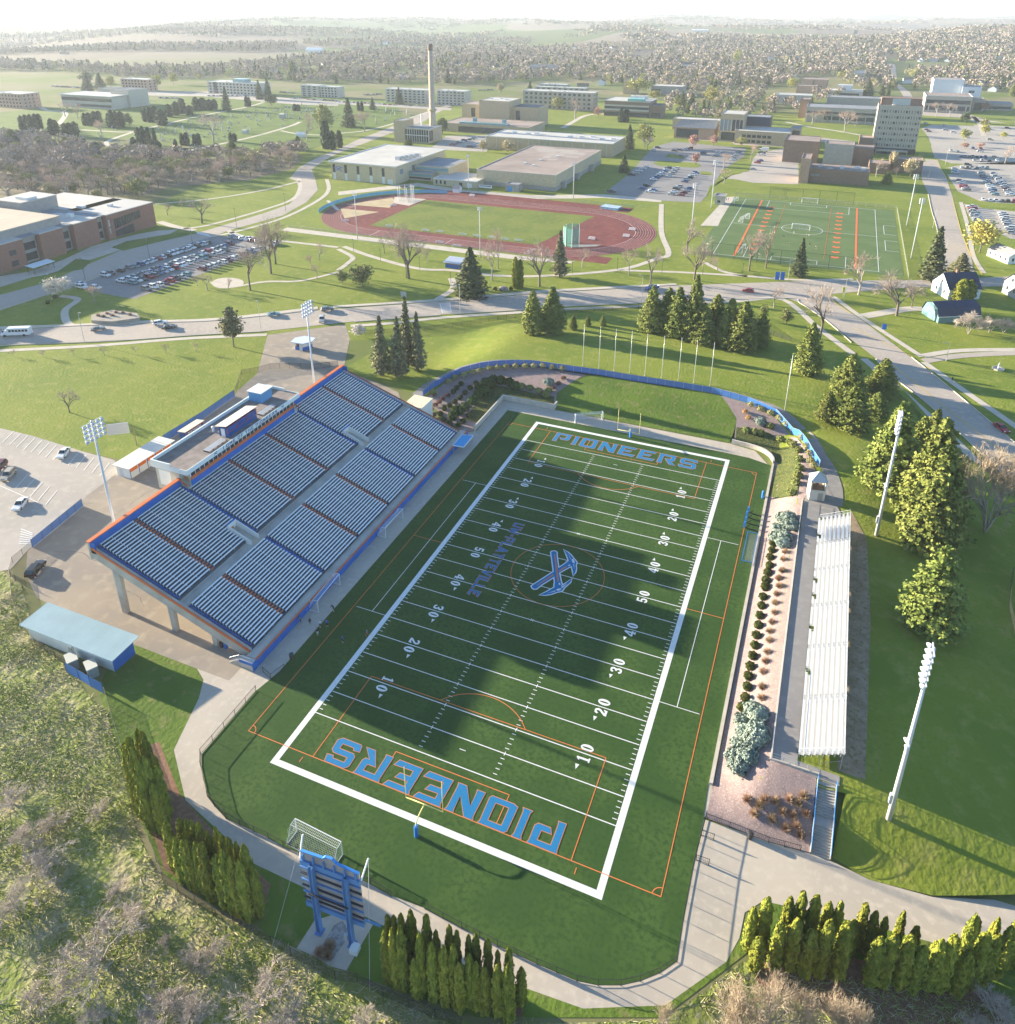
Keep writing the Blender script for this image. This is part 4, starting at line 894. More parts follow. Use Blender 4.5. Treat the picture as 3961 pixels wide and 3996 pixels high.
TW = empty('retaining_wall', (67.1, 58, 0), 0, "long concrete wall with a white railing between the gravel slope and the visitors' walkway", 'wall')
mb = MB(); mb.box((-.12,-33.8,2.6),(.12,35,4.35)); mb.box((.12,-33.8,2.6),(6.4,-33.56,4.35)); mb.build('wall', concl, TW)
mb = MB()
for y in np.arange(-33.6, 35, 2.4): mb.tube((0,y,4.35),(0,y,5.4), .025, n=5)
for z in (4.85,5.4): mb.tube((0,-33.7,z),(0,35,z), .022, n=5)
for x in np.arange(0, 6.5, 1.6): mb.tube((x,-33.7,4.35),(x,-33.7,5.4), .025, n=5)
mb.tube((0,-33.7,5.4),(6.3,-33.7,5.4), .022, n=5); mb.tube((0,-33.7,4.85),(6.3,-33.7,4.85), .022, n=5)
mb.build('railing', galv, TW)
mb = MB(); mb.box((59.45,20.3,0),(59.95,112.5,.45)); tag(mb.build('kerb_wall', concl), 'long low concrete kerb wall along the gravel slope beside the turf', 'wall')
pts = [(59.7,112.6),(59.5,114.3),(58.4,116.3),(56.6,117.8),(53.5,118.7),(49,119.2)]
mb = MB(); C = curve_pts(pts, 4); A_ = offset_line(C, -.2); B_ = offset_line(C, .2)
mb.prism(A_+B_[::-1], 0, 1.15, True); tag(mb.build('retaining_wall', concl), 'curved low concrete retaining wall at the far right corner of the turf', 'wall')
mb = MB(); mb.box((-14.3,118.8,0),(1.3,119.2,1.6)); mb.box((-14.3,99.8,0),(-13.95,118.8,1.5)); mb.box((.95,119.2,0),(1.3,121.4,1.5)); tag(mb.build('retaining_wall', concl), 'low concrete retaining wall round the dark ground cover at the far left corner', 'wall')
FT = empty('filming_tower', (69.6, 95.6, TZ-.1), rad(12), 'small white square filming tower with a pyramid roof beside the terrace walk', 'tower')
mb = MB(); mb.box((-1.6,-1.5,0),(1.6,1.5,2.7)); [mb.box((x,y,2.7),(x+.25,y+.25,4.9)) for x in (-1.6,1.35) for y in (-1.5,1.25)]; mb.box((-1.6,-1.5,4.6),(1.6,-1.3,4.9)); mb.box((-1.6,1.3,4.6),(1.6,1.5,4.9)); mb.box((1.4,-1.3,2.7),(1.6,1.3,4.6)); mb.build('wall', mat('cladding', (.60,.57,.50), .7, .05, 2., stretch=(1,1,6)), FT)
mb = MB(); mb.box((-1.5,-1.4,2.72),(1.5,1.4,2.8)); mb.box((-.3,.2,2.8),(.3,.8,3.9)); mb.build('inner_floor', mat('tower_inside', (.16,.11,.08), .8), FT)
mb = MB(); mb.add([(-1.75,-1.65,4.9),(1.75,-1.65,4.9),(1.75,1.65,4.9),(-1.75,1.65,4.9),(0,0,6.6)], [(0,1,4),(1,2,4),(2,3,4),(3,0,4),(3,2,1,0)]); mb.build('roof', mat('tower_roof', (.40,.45,.50), .5), FT)
mb = MB(); mb.box((.1,-1.56,.1),(1.1,-1.5,2.1)); mb.build('door', mat('tower_door', (.35,.32,.28), .7), FT)
mb = MB(); mb.box((-1.66,-1.1,2.9),(-1.6,1.1,4.4)); mb.build('screen', mat('screen_mesh', (.30,.29,.25), .8), FT)
SR = empty('stairway', (74.65, 19.3, 0), 0, 'long concrete stairway with blue handrails up from the plaza to the terrace', 'stairway')
mb = MB()
zz_ = 0.
prof = []
n1 = 11
for i in range(n1): prof.append((-4+i*.30, .17*(i+1)))
land = -4+n1*.30
for i in range(12): prof.append((land+1.2+i*.30, .17*(n1+1+i)))
for i, (y, z) in enumerate(prof):
 y2 = prof[i+1][0] if i+1 < len(prof) else 4.4
 mb.box((-1.15,y,0),(1.15,y2,z))
mb.build('tread', mat('stair_concrete', (.36,.34,.31), .9, .12, 1.), SR)
for x in (-1.22, 1.22):
 mb = MB(); mb.bar((x,-4,.25),(x,land,2.1), .12, .4); mb.bar((x,land,2.1),(x,land+1.2,2.1), .12, .4); mb.bar((x,land+1.2,2.1),(x,4.3,4.1), .12, .4); mb.build('stringer', concl, SR)
 mb = MB()
 for y, z in ((-3.9,.2),(land,1.9),(land+1.2,1.95),(4.3,4.0)): mb.tube((x,y,z),(x,y,z+1.0), .03, n=6)
 for dz in (.5,1.): mb.tube((x,-3.9,.2+dz),(x,land,1.9+dz), .03, n=6); mb.tube((x,land,1.9+dz),(x,land+1.2,1.95+dz), .03, n=6); mb.tube((x,land+1.2,1.95+dz),(x,4.3,4.0+dz), .03, n=6)
 mb.build('handrail', mat('handrail_blue', (.03,.22,.60), .5), SR)
chain = bpy.data.materials.new('chain_link'); chain.use_nodes = True
def _chain(m, col, alpha):
 nt = m.node_tree; b = nt.nodes['Principled BSDF']; b.inputs['Base Color'].default_value = col+(1,); b.inputs['Roughness'].default_value = .6; b.inputs['Alpha'].default_value = alpha
_chain(chain, (.035,.035,.04), .35)
chain_l = bpy.data.materials.new('chain_link_grey'); chain_l.use_nodes = True; _chain(chain_l, (.38,.38,.38), .22)
chain_b = bpy.data.materials.new('screen_blue'); chain_b.use_nodes = True; _chain(chain_b, (.035,.17,.50), .93)
chain_c = bpy.data.materials.new('screen_cyan'); chain_c.use_nodes = True; _chain(chain_c, (.10,.42,.62), .95)
_pm = {}
def post_mesh(r, h, m):
 k = (r, h, m.name)
 if k not in _pm: mb = MB(); mb.tube((0,0,0),(0,0,h+.05), r, n=5); _pm[k] = bpy.data.meshes.new('post'); _pm[k].from_pydata(mb.v, [], mb.f); _pm[k].materials.append(m)
 return _pm[k]
def fence(name, pts, h, label, meshm, postm, step=3., cat='fence', r=.035, group=None, closed=False):
 "wire or screen fence: posts, top rail and mesh panels as three kinds of part"
 o = pts[0]; t = empty(name, (o[0], o[1], o[2] if len(o) > 2 else 0), 0, label, cat, group)
 P = [(p[0], p[1]) for p in pts]; C = []
 for i in range(len(P)-1):
  L = math.dist(P[i], P[i+1]); n = max(1, round(L/step))
  for j in range(n): f = j/n; C.append((P[i][0]+(P[i+1][0]-P[i][0])*f, P[i][1]+(P[i+1][1]-P[i][1])*f))
 C.append(P[-1]); z0 = t.location.z
 Q = [(x-o[0], y-o[1], gz(x, y)-z0) for x, y in C]
 me = post_mesh(r, h, postm)
 for q_ in Q: linkmesh('post', me, t, q_)
 mb = MB()
 for i in range(len(Q)-1):
  a, b = Q[i], Q[i+1]; mb.tube((a[0],a[1],a[2]+h),(b[0],b[1],b[2]+h), r*.7, n=4, cap=False);
 mb.build('rail', postm, t)
 mb = MB()
 for i in range(len(Q)-1):
  a, b = Q[i], Q[i+1]; mb.face((a[0],a[1],a[2]+.05),(b[0],b[1],b[2]+.05),(b[0],b[1],b[2]+h-.03),(a[0],a[1],a[2]+h-.03))
 mb.build('mesh', meshm, t); return t
blk_m = mat('black_post', (.03,.03,.03), .5)
def picket(name, pts, h, label, step=2.4):
 "black welded fence: posts, rails and pickets"
 P = [(p[0], p[1]) for p in pts]; o = P[0]; t = empty(name, (o[0], o[1], 0), 0, label, 'fence', 'black fences round the turf')
 po, ra, pk = MB(), MB(), MB()
 C = []
 for i in range(len(P)-1):
  L = math.dist(P[i], P[i+1]); n = max(1, round(L/step))
  for j in range(n): f = j/n; C.append((P[i][0]+(P[i+1][0]-P[i][0])*f-o[0], P[i][1]+(P[i+1][1]-P[i][1])*f-o[1]))
 C.append((P[-1][0]-o[0], P[-1][1]-o[1]))
 for i, c_ in enumerate(C):
  linkmesh('post', post_mesh(.05, h, blk_m), t, (c_[0], c_[1], 0))
  if i:
   p_ = C[i-1]; L = math.dist(c_, p_)
   for z in (.15, h): ra.bar((*p_, z), (*c_, z), .05, .05)
   n = max(2, int(L/.22))
   for j in range(1, n): f = j/n; x, y = p_[0]+(c_[0]-p_[0])*f, p_[1]+(c_[1]-p_[1])*f; pk.tube((x,y,.15),(x,y,h), .014, n=3, cap=False)
 ra.build('rail', blk_m, t); pk.build('picket', blk_m, t); return t
inner = SH('N',(1915,955),(1820,1020),(1710,1065),(1600,1090),(1470,1090),(1350,1065),(1125,970),(900,865),(700,765),(490,655))
picket('picket_fence', [(59.9,15.2)]+SH('O',(150,165),)[:0]+SH('O',(108,360),(93,430),(38,720))+inner, 1.15, 'black picket fence along the near edge of the turf')
picket('picket_fence', SH('N',(300,585),(180,515))+SH('M',(1605,305),(1520,255),(1280,145),(1215,75),(1175,20))+SH('J',(1137,1150),(1137,1080),(1450,720)), 1.15, 'black picket fence along the turf from the stand corner to the scoreboard')
picket('gate', SH('O',(140,240),(210,262)), 1.1, 'open black gate leaf at the near right corner of the turf, upper of two')
picket('gate', SH('O',(110,380),(182,405)), 1.1, 'open black gate leaf at the near right corner of the turf, lower of two')
picket('gate', SH('J',(1490,615),(1535,655),(1610,600)), 1.2, 'open black gate by the near front corner of the stand')
picket('picket_fence', [at('O',165,145)[:2], at('O',300,194)[:2], at('O',520,279)[:2], at('O',700,326)[:2]], 1.1, 'black picket fence along the foot of the pink gravel slope by the plaza')
for i in (0,):
 fence('screen_fence', [(p[0], p[1], gz(p[0], p[1])) for p in fence_line], 1.9, 'long blue screened fence curving round the planted far end of the field', chain_b, galv, 2.6)
fence('screen_fence', [at('G',*p) for p in ((185,1070),(300,975),(470,835))], 2.0, 'blue screened fence with black posts between the car park and the service yard', chain_b, blk_m, 2.5)
fence('screen_fence', [at('G',*p) for p in ((930,475),(1150,340),(1330,215))], 2.2, 'blue screened fence on the lawn edge behind the press box', chain_b, blk_m, 3.)
fence('screen_fence', [at('J',*p) for p in ((378,615),(450,655),(515,695),(590,735))], 2.3, 'blue screened fence round the air units beside the equipment building', chain_b, blk_m, 2.2)
fence('chain_fence', [at('G',*p) for p in ((1330,215),(1370,95),(1465,80),(1530,60),(1640,55),(1770,62),(1915,45))], 2.0, 'black chain link fence across the plaza behind the stand', chain, blk_m, 3.)
fence('chain_fence', [at('G',*p) for p in ((150,1290),(90,1260),(60,1230),(75,1160),(185,1070))]+[], 1.6, 'black chain link fence round the bend of the service yard', chain, blk_m, 3.)
fence('chain_fence', SH('J',(60,60),(75,230),(130,370),(200,460),(375,575))+[], 1.6, 'black chain link fence behind the equipment building', chain, blk_m, 3.)
fence('chain_fence', SH('J',(595,740),(650,930),(700,1080),(765,1300))+SH('M',(800,90),(850,280),(925,500),(1010,560),(1110,630),(1210,695),(1440,800),(1540,860),(1650,925),(1780,1000),(1900,1060))+SH('N',(110,1075),(255,1150),(400,1215),(700,1330)), 1.8, 'long black chain link fence above the rough hillside at the near edge', chain, blk_m, 3.)
fence('chain_fence', SH('O',(20,1280),(165,1230),(280,1150),(410,1060),(560,1070),(700,1140)), 1.5, 'chain link fence below the drive at the near right', chain, blk_m, 3.)
fence('chain_fence', SH('E',(150,880),(490,860),(700,830),(1100,775),(1300,758),(1700,735))+SH('F',(0,712),(300,725),(500,870),(650,920)), 1.7, 'black chain link fence along the foot path above the berm', chain, blk_m, 3.2)
fence('chain_fence', SH('I',(1200,180),(1340,300),(1500,480),(1620,575)), 1.7, 'black chain link fence behind the pines along the road', chain, blk_m, 3.2)
fence('chain_fence', SH('L',(1900,60),(1880,250),(1915,420)), 1.7, 'short black chain link fence on the lawn at the right edge', chain, blk_m, 3.2)
pole_m = mat('pole_grey', (.56,.58,.62), .5, spec=.4); lamp_m = mat('lamp_housing', (.66,.68,.74), .4, spec=.5); lens = mat('lamp_lens', (.42,.46,.52), .15, spec=.8)
def light_pole(loc, h, aim, label, rows_, cols, r0=.36, low=None, sc_=1., group='tall floodlight poles'):
 t = empty('floodlight_pole', loc, 0, label, 'floodlight', group)
 mb = MB(); mb.tube((0,0,0),(0,0,h), r0, r0*.5, n=10); mb.build('pole', pole_m, t, True)
 ca, sa = math.cos(aim), math.sin(aim); rt = (-sa, ca)
 cb, lp_ = MB(), MB()
 wsp = .95*sc_; vs = .95*sc_
 for j in range(rows_):
  z = h-.3-j*vs; W = (cols-1)*wsp/2
  cb.bar((-rt[0]*(W+.3),-rt[1]*(W+.3),z),(rt[0]*(W+.3),rt[1]*(W+.3),z), .12*sc_)
 cb.build('crossarm', pole_m, t)
 for j in range(rows_):
  for i in range(cols):
   z = h-.3-j*vs; s_ = (i-(cols-1)/2)*wsp; c_ = Vector((rt[0]*s_+ca*.25, rt[1]*s_+sa*.25, z-.28)); d_ = Vector((ca*.8, sa*.8, -.6)).normalized()
   m_ = MB(); m_.tube(c_-d_*.22*sc_, c_+d_*.12*sc_, .15*sc_, .36*sc_, n=10); m_.tube(c_+d_*.121*sc_, c_+d_*.3*sc_, .37*sc_, .40*sc_, n=10, cap=False)
   m_.use(1); m_.tube(c_+d_*.13*sc_, c_+d_*.14*sc_, .35*sc_, .35*sc_, n=10); m_.build('lamp', [lamp_m, lens], t, True)
 if low:
  m_ = MB()
  for a in (-.6, .6): m_.tube((rt[0]*a, rt[1]*a, low-.1), (rt[0]*a+ca*.35, rt[1]*a+sa*.35, low-.35), .2, .36, n=10)
  m_.bar((-rt[0]*.7,-rt[1]*.7,low),(rt[0]*.7,rt[1]*.7,low), .12); m_.build('low_lamp', lamp_m, t, True)
  m_ = MB(); m_.box((-.55,-.25,3.0),(-.28,.25,4.6)); m_.build('control_box', pole_m, t)
 return t
p = at('I', 1130, 1000); light_pole(p, tall(p, 'I', 1275, 300), PI, 'tall grey floodlight pole beside the far end of the bleachers', 5, 3, low=12.)
p = at('O', 1200, 145); light_pole(p, tall(p, 'L', 1440, 475), PI, 'tall grey floodlight pole beside the near end of the bleachers', 6, 3, low=14.)
for (n_, xb, yb), (nt_, xt, yt), lb in ((('G',645,918),('G',515,350),'tall floodlight pole behind the near half of the home stand'), (('G',1778,130),('D',1742,690),'tall floodlight pole behind the far end of the home stand')):
 base = None                       # the foot is hidden by the stand: stand it on the ground straight below the visible shaft
 q_ = at(n_, xb, yb, 12.0); base = (q_[0], q_[1], 0); base = (min(base[0], -53.0), base[1], 0)
 light_pole(base, tall(base, nt_, xt, yt), 0., lb, 4, 5, r0=.32)
flag_m = mat('flagpole_white', (.74,.74,.74), .35, metal=.2)
fl = [at('H',1385,40), at('H',1475,55), at('H',1562,68), at('H',1650,82), at('H',1736,96), at('H',1830,108), at('I',10,122), at('I',97,136), at('I',190,152)]
ft = [('E',1396,825),('E',1487,838),('E',1571,850),('E',1667,862),('E',1752,878),('E',1849,890),('F',30,900),('F',124,913),('F',221,927)]
ordn = ['first','second','third','fourth','fifth','sixth','seventh','eighth','ninth']
for i, (b, tp) in enumerate(zip(fl, ft)):
 h = tall(b, *tp); t = empty('flagpole', b, 0, 'bare white flagpole behind the blue fence, %s from left in the row of nine' % ordn[i], 'flagpole', 'flagpoles behind the far fence')
 mb = MB(); mb.tube((0,0,0),(0,0,h), .085, .045, n=8); mb.build('pole', flag_m, t, True)
 mb = MB(); mb.lathe([(.02,h),(.09,h+.06),(.09,h+.14),(.02,h+.2)], n=8); mb.build('ball', flag_m, t, True)
 mb = MB(); mb.lathe([(.22,0),(.2,.1),(.1,.14)], n=10); mb.build('base_collar', concl, t)
b = at('I', 612, 297); h = tall(b, 'I', 660, 0); b2 = b
t = empty('flagpole', b, 0, 'bare white pole standing alone on the lawn right of the flagpole row', 'flagpole', 'flagpoles behind the far fence')
mb = MB(); mb.tube((0,0,0),(0,0,tall(b, 'F', 665, 995)), .12, .07, n=8); mb.build('pole', flag_m, t, True)
steel = mat('scoreboard_blue', (.10,.24,.50), .5, .06, 1.); panel = mat('scoreboard_panel', (.34,.31,.31), .7, .12, .7)
c1 = at(SBS, 465, 1490); c2 = at(SBS, 875, 1655)
axv = np.array([c2[0]-c1[0], c2[1]-c1[1]]); gap = np.linalg.norm(axv); rz = math.atan2(axv[1], axv[0]); mid = ((c1[0]+c2[0])/2, (c1[1]+c2[1])/2, .06)
SB = empty('scoreboard', mid, rz, 'tall blue steel scoreboard seen from behind on two columns', 'scoreboard')
hcol = (tall(c1, SBS, 360, 655)+tall(c2, SBS, 790, 860))/2
def sbx(name, a, b, m): mb = MB(); mb.box(a, b); return mb.build(name, m, SB)
for x in (-gap/2, gap/2):
 mb = MB(); mb.box((x-.28,-.08,0),(x-.2,.5,hcol)); mb.box((x+.2,-.08,0),(x+.28,.5,hcol)); mb.box((x-.2,.17,0),(x+.2,.25,hcol)); mb.box((x-.45,-.3,0),(x+.45,.7,.08)); mb.build('column', steel, SB)
WS = gap/2*1.72; zb, zt = hcol*.30, hcol*.93
sbx('back_panel', (-WS,.75,zb+.5), (WS,.95,zt), panel)
sbx('lower_beam', (-WS-.05,.5,zb), (WS+.05,1.0,zb+.75), steel); sbx('upper_beam', (-WS-.05,.5,zt-.05), (WS+.05,1.0,zt+.75), steel)
for i, z in enumerate(np.linspace(zb+1.4, zt-.6, 6)):
 sbx('rail', (-WS-.25,.55,z), (WS+.15,.74,z+.16), steel if i % 2 else mat('rail_dark', (.04,.045,.06), .5))
mb = MB(); mb.bar((-gap/2-.5,-.15,hcol*.62),(gap/2+.3,-.15,hcol*.62), .18); mb.build('conduit', mat('rail_dark', (0,0,0)), SB)
mb = MB()
prof_ = [(-WS,0),(WS,0),(WS,.9),(WS*.35,1.15),(.8,1.35),(.45,1.75),(-.45,1.75),(-.8,1.35),(-WS,1.25)]
mb.add([(x,.75,zt+.75+z) for x, z in prof_]+[(x,.95,zt+.75+z) for x, z in prof_], [tuple(range(8,-1,-1)), tuple(range(9,18))]+[(i,(i+1)%9,(i+1)%9+9,i+9) for i in range(9)]); mb.build('crest', panel, SB)
mb = MB()
for i in range(2, 8): a, b = prof_[i], prof_[i+1]; mb.bar((a[0],.85,zt+.78+a[1]),(b[0],.85,zt+.78+b[1]), .3, .12)
mb.build('crest_edge', mat('crest_blue', (.05,.25,.62), .5), SB)
for x in np.linspace(-WS*.9, WS*.9, 6): sbx('bracket', (x-.08,.45,zt+.72), (x+.08,.749,zt+1.75), steel)
for x, s_ in ((-WS-.2,-1),(WS+.2,1)):
 mb = MB(); mb.tube((x,.8,zt+.7),(x+s_*.3,2.2,zt+2.6), .11, n=8); mb.build('net_arm', white_m, SB)
 mb = MB(); mb.tube((x+s_*.3,2.2,zt+2.6),(x+s_*2.5,-3.5,.1), .025, n=4); mb.build('guy_wire', mat('wire', (.45,.45,.45), .6), SB)
sbx('switch_box', (gap/2-.75,-.25,1.0), (gap/2-.3,.05,2.1), galv)
sbx('small_panel', (WS+.1,.7,zb+.9), (WS+2.2,.85,zb+1.25), steel)
mb = MB(); mb.box((-.5,-.5,0),(.5,.5,.8)); tag(mb.build('utility_box', wht, loc=(at(SBS,920,1715)[0], at(SBS,920,1715)[1], .06), rz=rz), 'white utility box on the slab beside the scoreboard column', 'box')
sheet('scoreboard_slab', [at(SBS,*p)[:2] for p in ((185,1680),(410,1330),(640,1260),(1150,1370),(1130,1410),(810,1960),(590,1900),(430,1790))], conc, .055)
sheet('rock_bed', [at(SBS,*p)[:2] for p in ((450,1740),(650,1400),(760,1330),(820,1430),(820,1560),(620,1850),(520,1800))], layered('grey_rock', [(.33,.32,.31),(.22,.21,.2),(.45,.43,.4)], [(2.,.45,.6),(6.,.5,.7)], bump=.1, bscale=5), .075)
sheet('grass_verge', [at(SBS,*p)[:2] for p in ((-120,790),(330,960),(410,1330),(185,1680),(-60,1560),(-300,1500))], lawn2, .045)
sheet('grass_verge', SH('N',(195,745),(290,800),(250,1050),(130,1060),(50,1030)), lawn2, .045)
# ================================================================ campus buildings
S1=(1260,480,.36554); S2=(1800,460,.36554); S3=(2560,400,.31332); S4=(3040,340,.54945); S5=(3360,280,.55037); S6=(0,700,.60440); S7=(3500,640,.42216); S8=(2360,540,.64103)
T1=(0,280,.64103); T2=(600,280,.64103); T3=(1400,360,.64103); T4=(2640,60,.60440); T5=(3300,60,.60531); T6=(1320,60,.71429); T7=(2000,60,.69597); T8=(3400,1060,.51374)
def xat(y, n, x, yy, z=0.):
 "X of the point on the line Y=y (height z) that shows at sheet x"
 k = (px(n, x, yy)[0]-CX)/FPX; v = ROT@(np.array((0., y, z))-CAM); a = ROT[:, 0]
 return float((k*v[2]-v[0])/(a[0]-k*a[2]))
def brick(name, c, sc_=1.): return mat(name, c, .85, .10, sc_*.8, detail=6)
tan = brick('tan_brick', (.43,.345,.225)); cream = brick('cream_brick', (.50,.42,.28)); greyb = brick('grey_block', (.33,.31,.29)); brown = brick('brown_brick', (.235,.155,.115)); redb = brick('red_brick', (.275,.135,.10))
pinkb = brick('salmon_brick', (.42,.27,.195)); dconc = brick('pale_concrete', (.46,.425,.36)); bandc = brick('banded_concrete', (.38,.34,.29))
roof_w = mat('membrane_roof', (.50,.475,.43), .85, .12, .08); roof_b = mat('tar_roof', (.30,.235,.205), .95, .22, .06); roof_g = mat('grey_roof', (.25,.26,.28), .9, .12, .1); roof_d = mat('dark_roof', (.09,.10,.12), .7, .1, .3); slate = mat('slate_roof', (.12,.14,.17), .7, .15, .5)
trimw = mat('trim_white', (.66,.66,.64), .6); win = mat('window_glass', (.03,.04,.05), .12, .3, .3, spec=.7); winl = mat('window_pale', (.20,.24,.27), .15, spec=.7); skyl = mat('skylight', (.18,.33,.36), .2, spec=.6)
_wm = {}
def unitbox(m):
 if m.name not in _wm:
  mb = MB(); mb.box((-.5,-.5,-.5),(.5,.5,.5)); me = bpy.data.meshes.new('window'); me.from_pydata(mb.v, [], mb.f); me.materials.append(m); _wm[m.name] = me
 return _wm[m.name]
def piece(t, name, m, c, s):
 o = bpy.data.objects.new(name, unitbox(m)); COL.objects.link(o); o.parent = t; o.location = c; o.scale = s; return o
class Block:
 "axis aligned building block: near left base corner, near right base corner, top edge and depth seen in the photo"
 def __init__(s, name, label, cat, sh, nl, xr, ytop, depth, wall, roof, group=None, h=None, parent=None, z=0., par=.35, xl2=None, over=0., trim=None):
  b = at(sh, nl[0], nl[1], z); s.z = z
  s.x0 = b[0]; s.y0 = b[1]; s.x1 = xat(s.y0, sh, xr, nl[1], z); s.h = h if h else tall(b, sh, nl[0], ytop); s.y1 = s.y0+depth
  s.t = parent.t if parent else empty(name, ((s.x0+s.x1)/2, (s.y0+s.y1)/2, 0), 0, label, cat, group)
  s.o = s.t.location.copy()
  s.mk('wall', wall, (s.x0,s.y0,z), (s.x1,s.y1,z+s.h-.05))
  s.mk('roof', roof, (s.x0-over+.3,s.y0-over+.3,z+s.h-.05), (s.x1+over-.3,s.y1+over-.3,z+s.h+.02))
  mb = MB(); H0, H1 = z+s.h-.05, z+s.h+par; a, b_, c, d = s.x0-over-.05, s.x1+over+.05, s.y0-over-.05, s.y1+over+.05; w = .35
  mb.box((a,c,H0-.3*(over>0)),(b_,c+w,H1)); mb.box((a,d-w,H0),(b_,d,H1)); mb.box((a,c+w,H0),(a+w,d-w,H1)); mb.box((b_-w,c+w,H0),(b_,d-w,H1)); s.put(mb, 'parapet', trim or wall)
 def put(s, mb, name, m):
  mb.v = [(p[0]-s.o.x, p[1]-s.o.y, p[2]) for p in mb.v]; return mb.build(name, m, s.t)
 def mk(s, name, m, a, b): mb = MB(); mb.box(a, b); return s.put(mb, name, m)
 def win(s, face, n, rows_, m=win, w=1.4, h=1.5, z0=1.2, dz=3.3, a=0., b=1., name='window', d=.12):
  for i in range(n):
   f = a+(b-a)*(i+.5)/n
   for j in range(rows_):
    zc = s.z+z0+h/2+j*dz
    if face == 'f': c, sz_ = (s.x0+(s.x1-s.x0)*f-s.o.x, s.y0-s.o.y, zc), (w, d, h)
    elif face == 'r': c, sz_ = (s.x1-s.o.x, s.y0+(s.y1-s.y0)*f-s.o.y, zc), (d, w, h)
    else: c, sz_ = (s.x0-s.o.x, s.y0+(s.y1-s.y0)*f-s.o.y, zc), (d, w, h)
    piece(s.t, name, m, c, sz_)
  return s
 def strip(s, face, z0, h, m=win, a=0., b=1., d=.14, name='window'):
  f = (a+b)/2
  if face == 'f': piece(s.t, name, m, ((s.x0+(s.x1-s.x0)*f)-s.o.x, s.y0-s.o.y, s.z+z0+h/2), ((s.x1-s.x0)*(b-a), d, h))
  else: piece(s.t, name, m, (s.x1-s.o.x, s.y0+(s.y1-s.y0)*f-s.o.y, s.z+z0+h/2), (d, (s.y1-s.y0)*(b-a), h))
  return s
 def units(s, pts, m=None, sz_=(2.2,1.8,1.4)):
  for fx, fy in pts: piece(s.t, 'roof_unit', m or galv, (s.x0+(s.x1-s.x0)*fx-s.o.x, s.y0+(s.y1-s.y0)*fy-s.o.y, s.z+s.h+sz_[2]/2), sz_)
  return s
g = Block('gymnasium', 'cream brick gymnasium with pale flat roof and tall slit windows beside the running track', 'gymnasium', S1, (100,600), 780, 408, 68, cream, roof_w, over=1.2, trim=trimw)
for f in (.03,.215,.41,.61,.80): g.win('f', 1, 1, win, 1.9, 5.2, 4.6, a=f-.015, b=f+.045); g.win('f', 1, 1, trimw, 1.9, 4.3, .2, a=f-.015, b=f+.045, name='window_panel')
g.win('f', 1, 1, trimw, 3.6, 3.0, .1, a=.86, b=.97, name='garage_door'); g.win('r', 2, 1, winl, 4., 3., 5.5, a=0, b=.45)
mb = MB(); yy = g.y0-.1; xx = g.x0+(g.x1-g.x0)*.115
for s_ in (1,-1): mb.bar((xx-2.6*s_,yy,5.6),(xx+2.6*s_,yy,8.2), .12, .55)
mb.bar((xx-2.8,yy-.02,7.6),(xx,yy-.02,8.8), .12, .5); mb.bar((xx+2.8,yy-.02,7.6),(xx,yy-.02,8.8), .12, .5); g.put(mb, 'emblem', mat('emblem_blue', (.14,.20,.45), .6))
g.units([(.8,.30),(.83,.35),(.86,.40),(.89,.46),(.93,.52)], galv, (3.2,2.6,2.2))
e = Block('lobby', 'low glazed lobby with blue-grey roof between the gymnasium and the field house', 'building', S1, (862,600), 1170, 515, 24, cream, roof_g, trim=mat('grey_trim', (.30,.33,.36), .6), over=.6)
e.strip('f', 2.6, 1.6, skyl, .02, .98); e.strip('f', 1.0, 1.2, win, .1, .95)
u = Block('upper_hall', 'stepped upper hall with a strip of blue glass behind the lobby roof', 'building', S1, (985,590), 1345, 420, 30, cream, roof_g, h=8.2); u.y0 += 0; u.strip('f', 6.0, 1.7, skyl, .02, .98)
l = Block('low_wing', 'low cream brick wing with three dark windows in front of the field house', 'building', S1, (1180,660), 1640, 600, 22, cream, roof_w, h=4.0, trim=trimw)
l.win('f', 3, 1, win, 1.3, 2.2, 1., a=.03, b=.32); l.win('f', 1, 1, win, 2.2, 2.8, .1, a=.6, b=.68, name='door'); l.win('f', 1, 1, trimw, 3.2, 2.8, .1, a=.78, b=.9, name='garage_door')
fhs = Block('field_house', 'big tan field house with patchy brown flat roof beside the running track', 'hall', S2, (165,712), 1005, 530, 96, cream, roof_b, h=9.4, trim=mat('stone_trim', (.48,.44,.37), .8))
fhs.mk('base_course', greyb, (fhs.x0-.06,fhs.y0-.06,0), (fhs.x1+.06,fhs.y0,2.6)); fhs.mk('base_course', greyb, (fhs.x1,fhs.y0,0), (fhs.x1+.06,fhs.y1,2.6))
for f in (.1,.38,.7): fhs.mk('buttress', greyb, (fhs.x1,fhs.y0+96*f,0), (fhs.x1+2.6,fhs.y0+96*f+4,3.9))
fhs.units([(.5,.45),(.55,.25),(.62,.62),(.4,.3)], trimw, (2.2,1.6,.8))
patch = mat('roof_patch', (.40,.345,.30), .9, .2, .3)
for fx, fy, sx_, sy_ in ((.45,.88,30,9),(.72,.80,18,7),(.55,.70,12,5),(.8,.66,9,4),(.35,.80,14,5),(.62,.52,7,3),(.5,.60,5,9)): piece(fhs.t, 'roof_patch', patch, (fhs.x0+(fhs.x1-fhs.x0)*fx-fhs.o.x, fhs.y0+96*fy-fhs.o.y, fhs.h+.03+fx*.01), (sx_, sy_, .04))
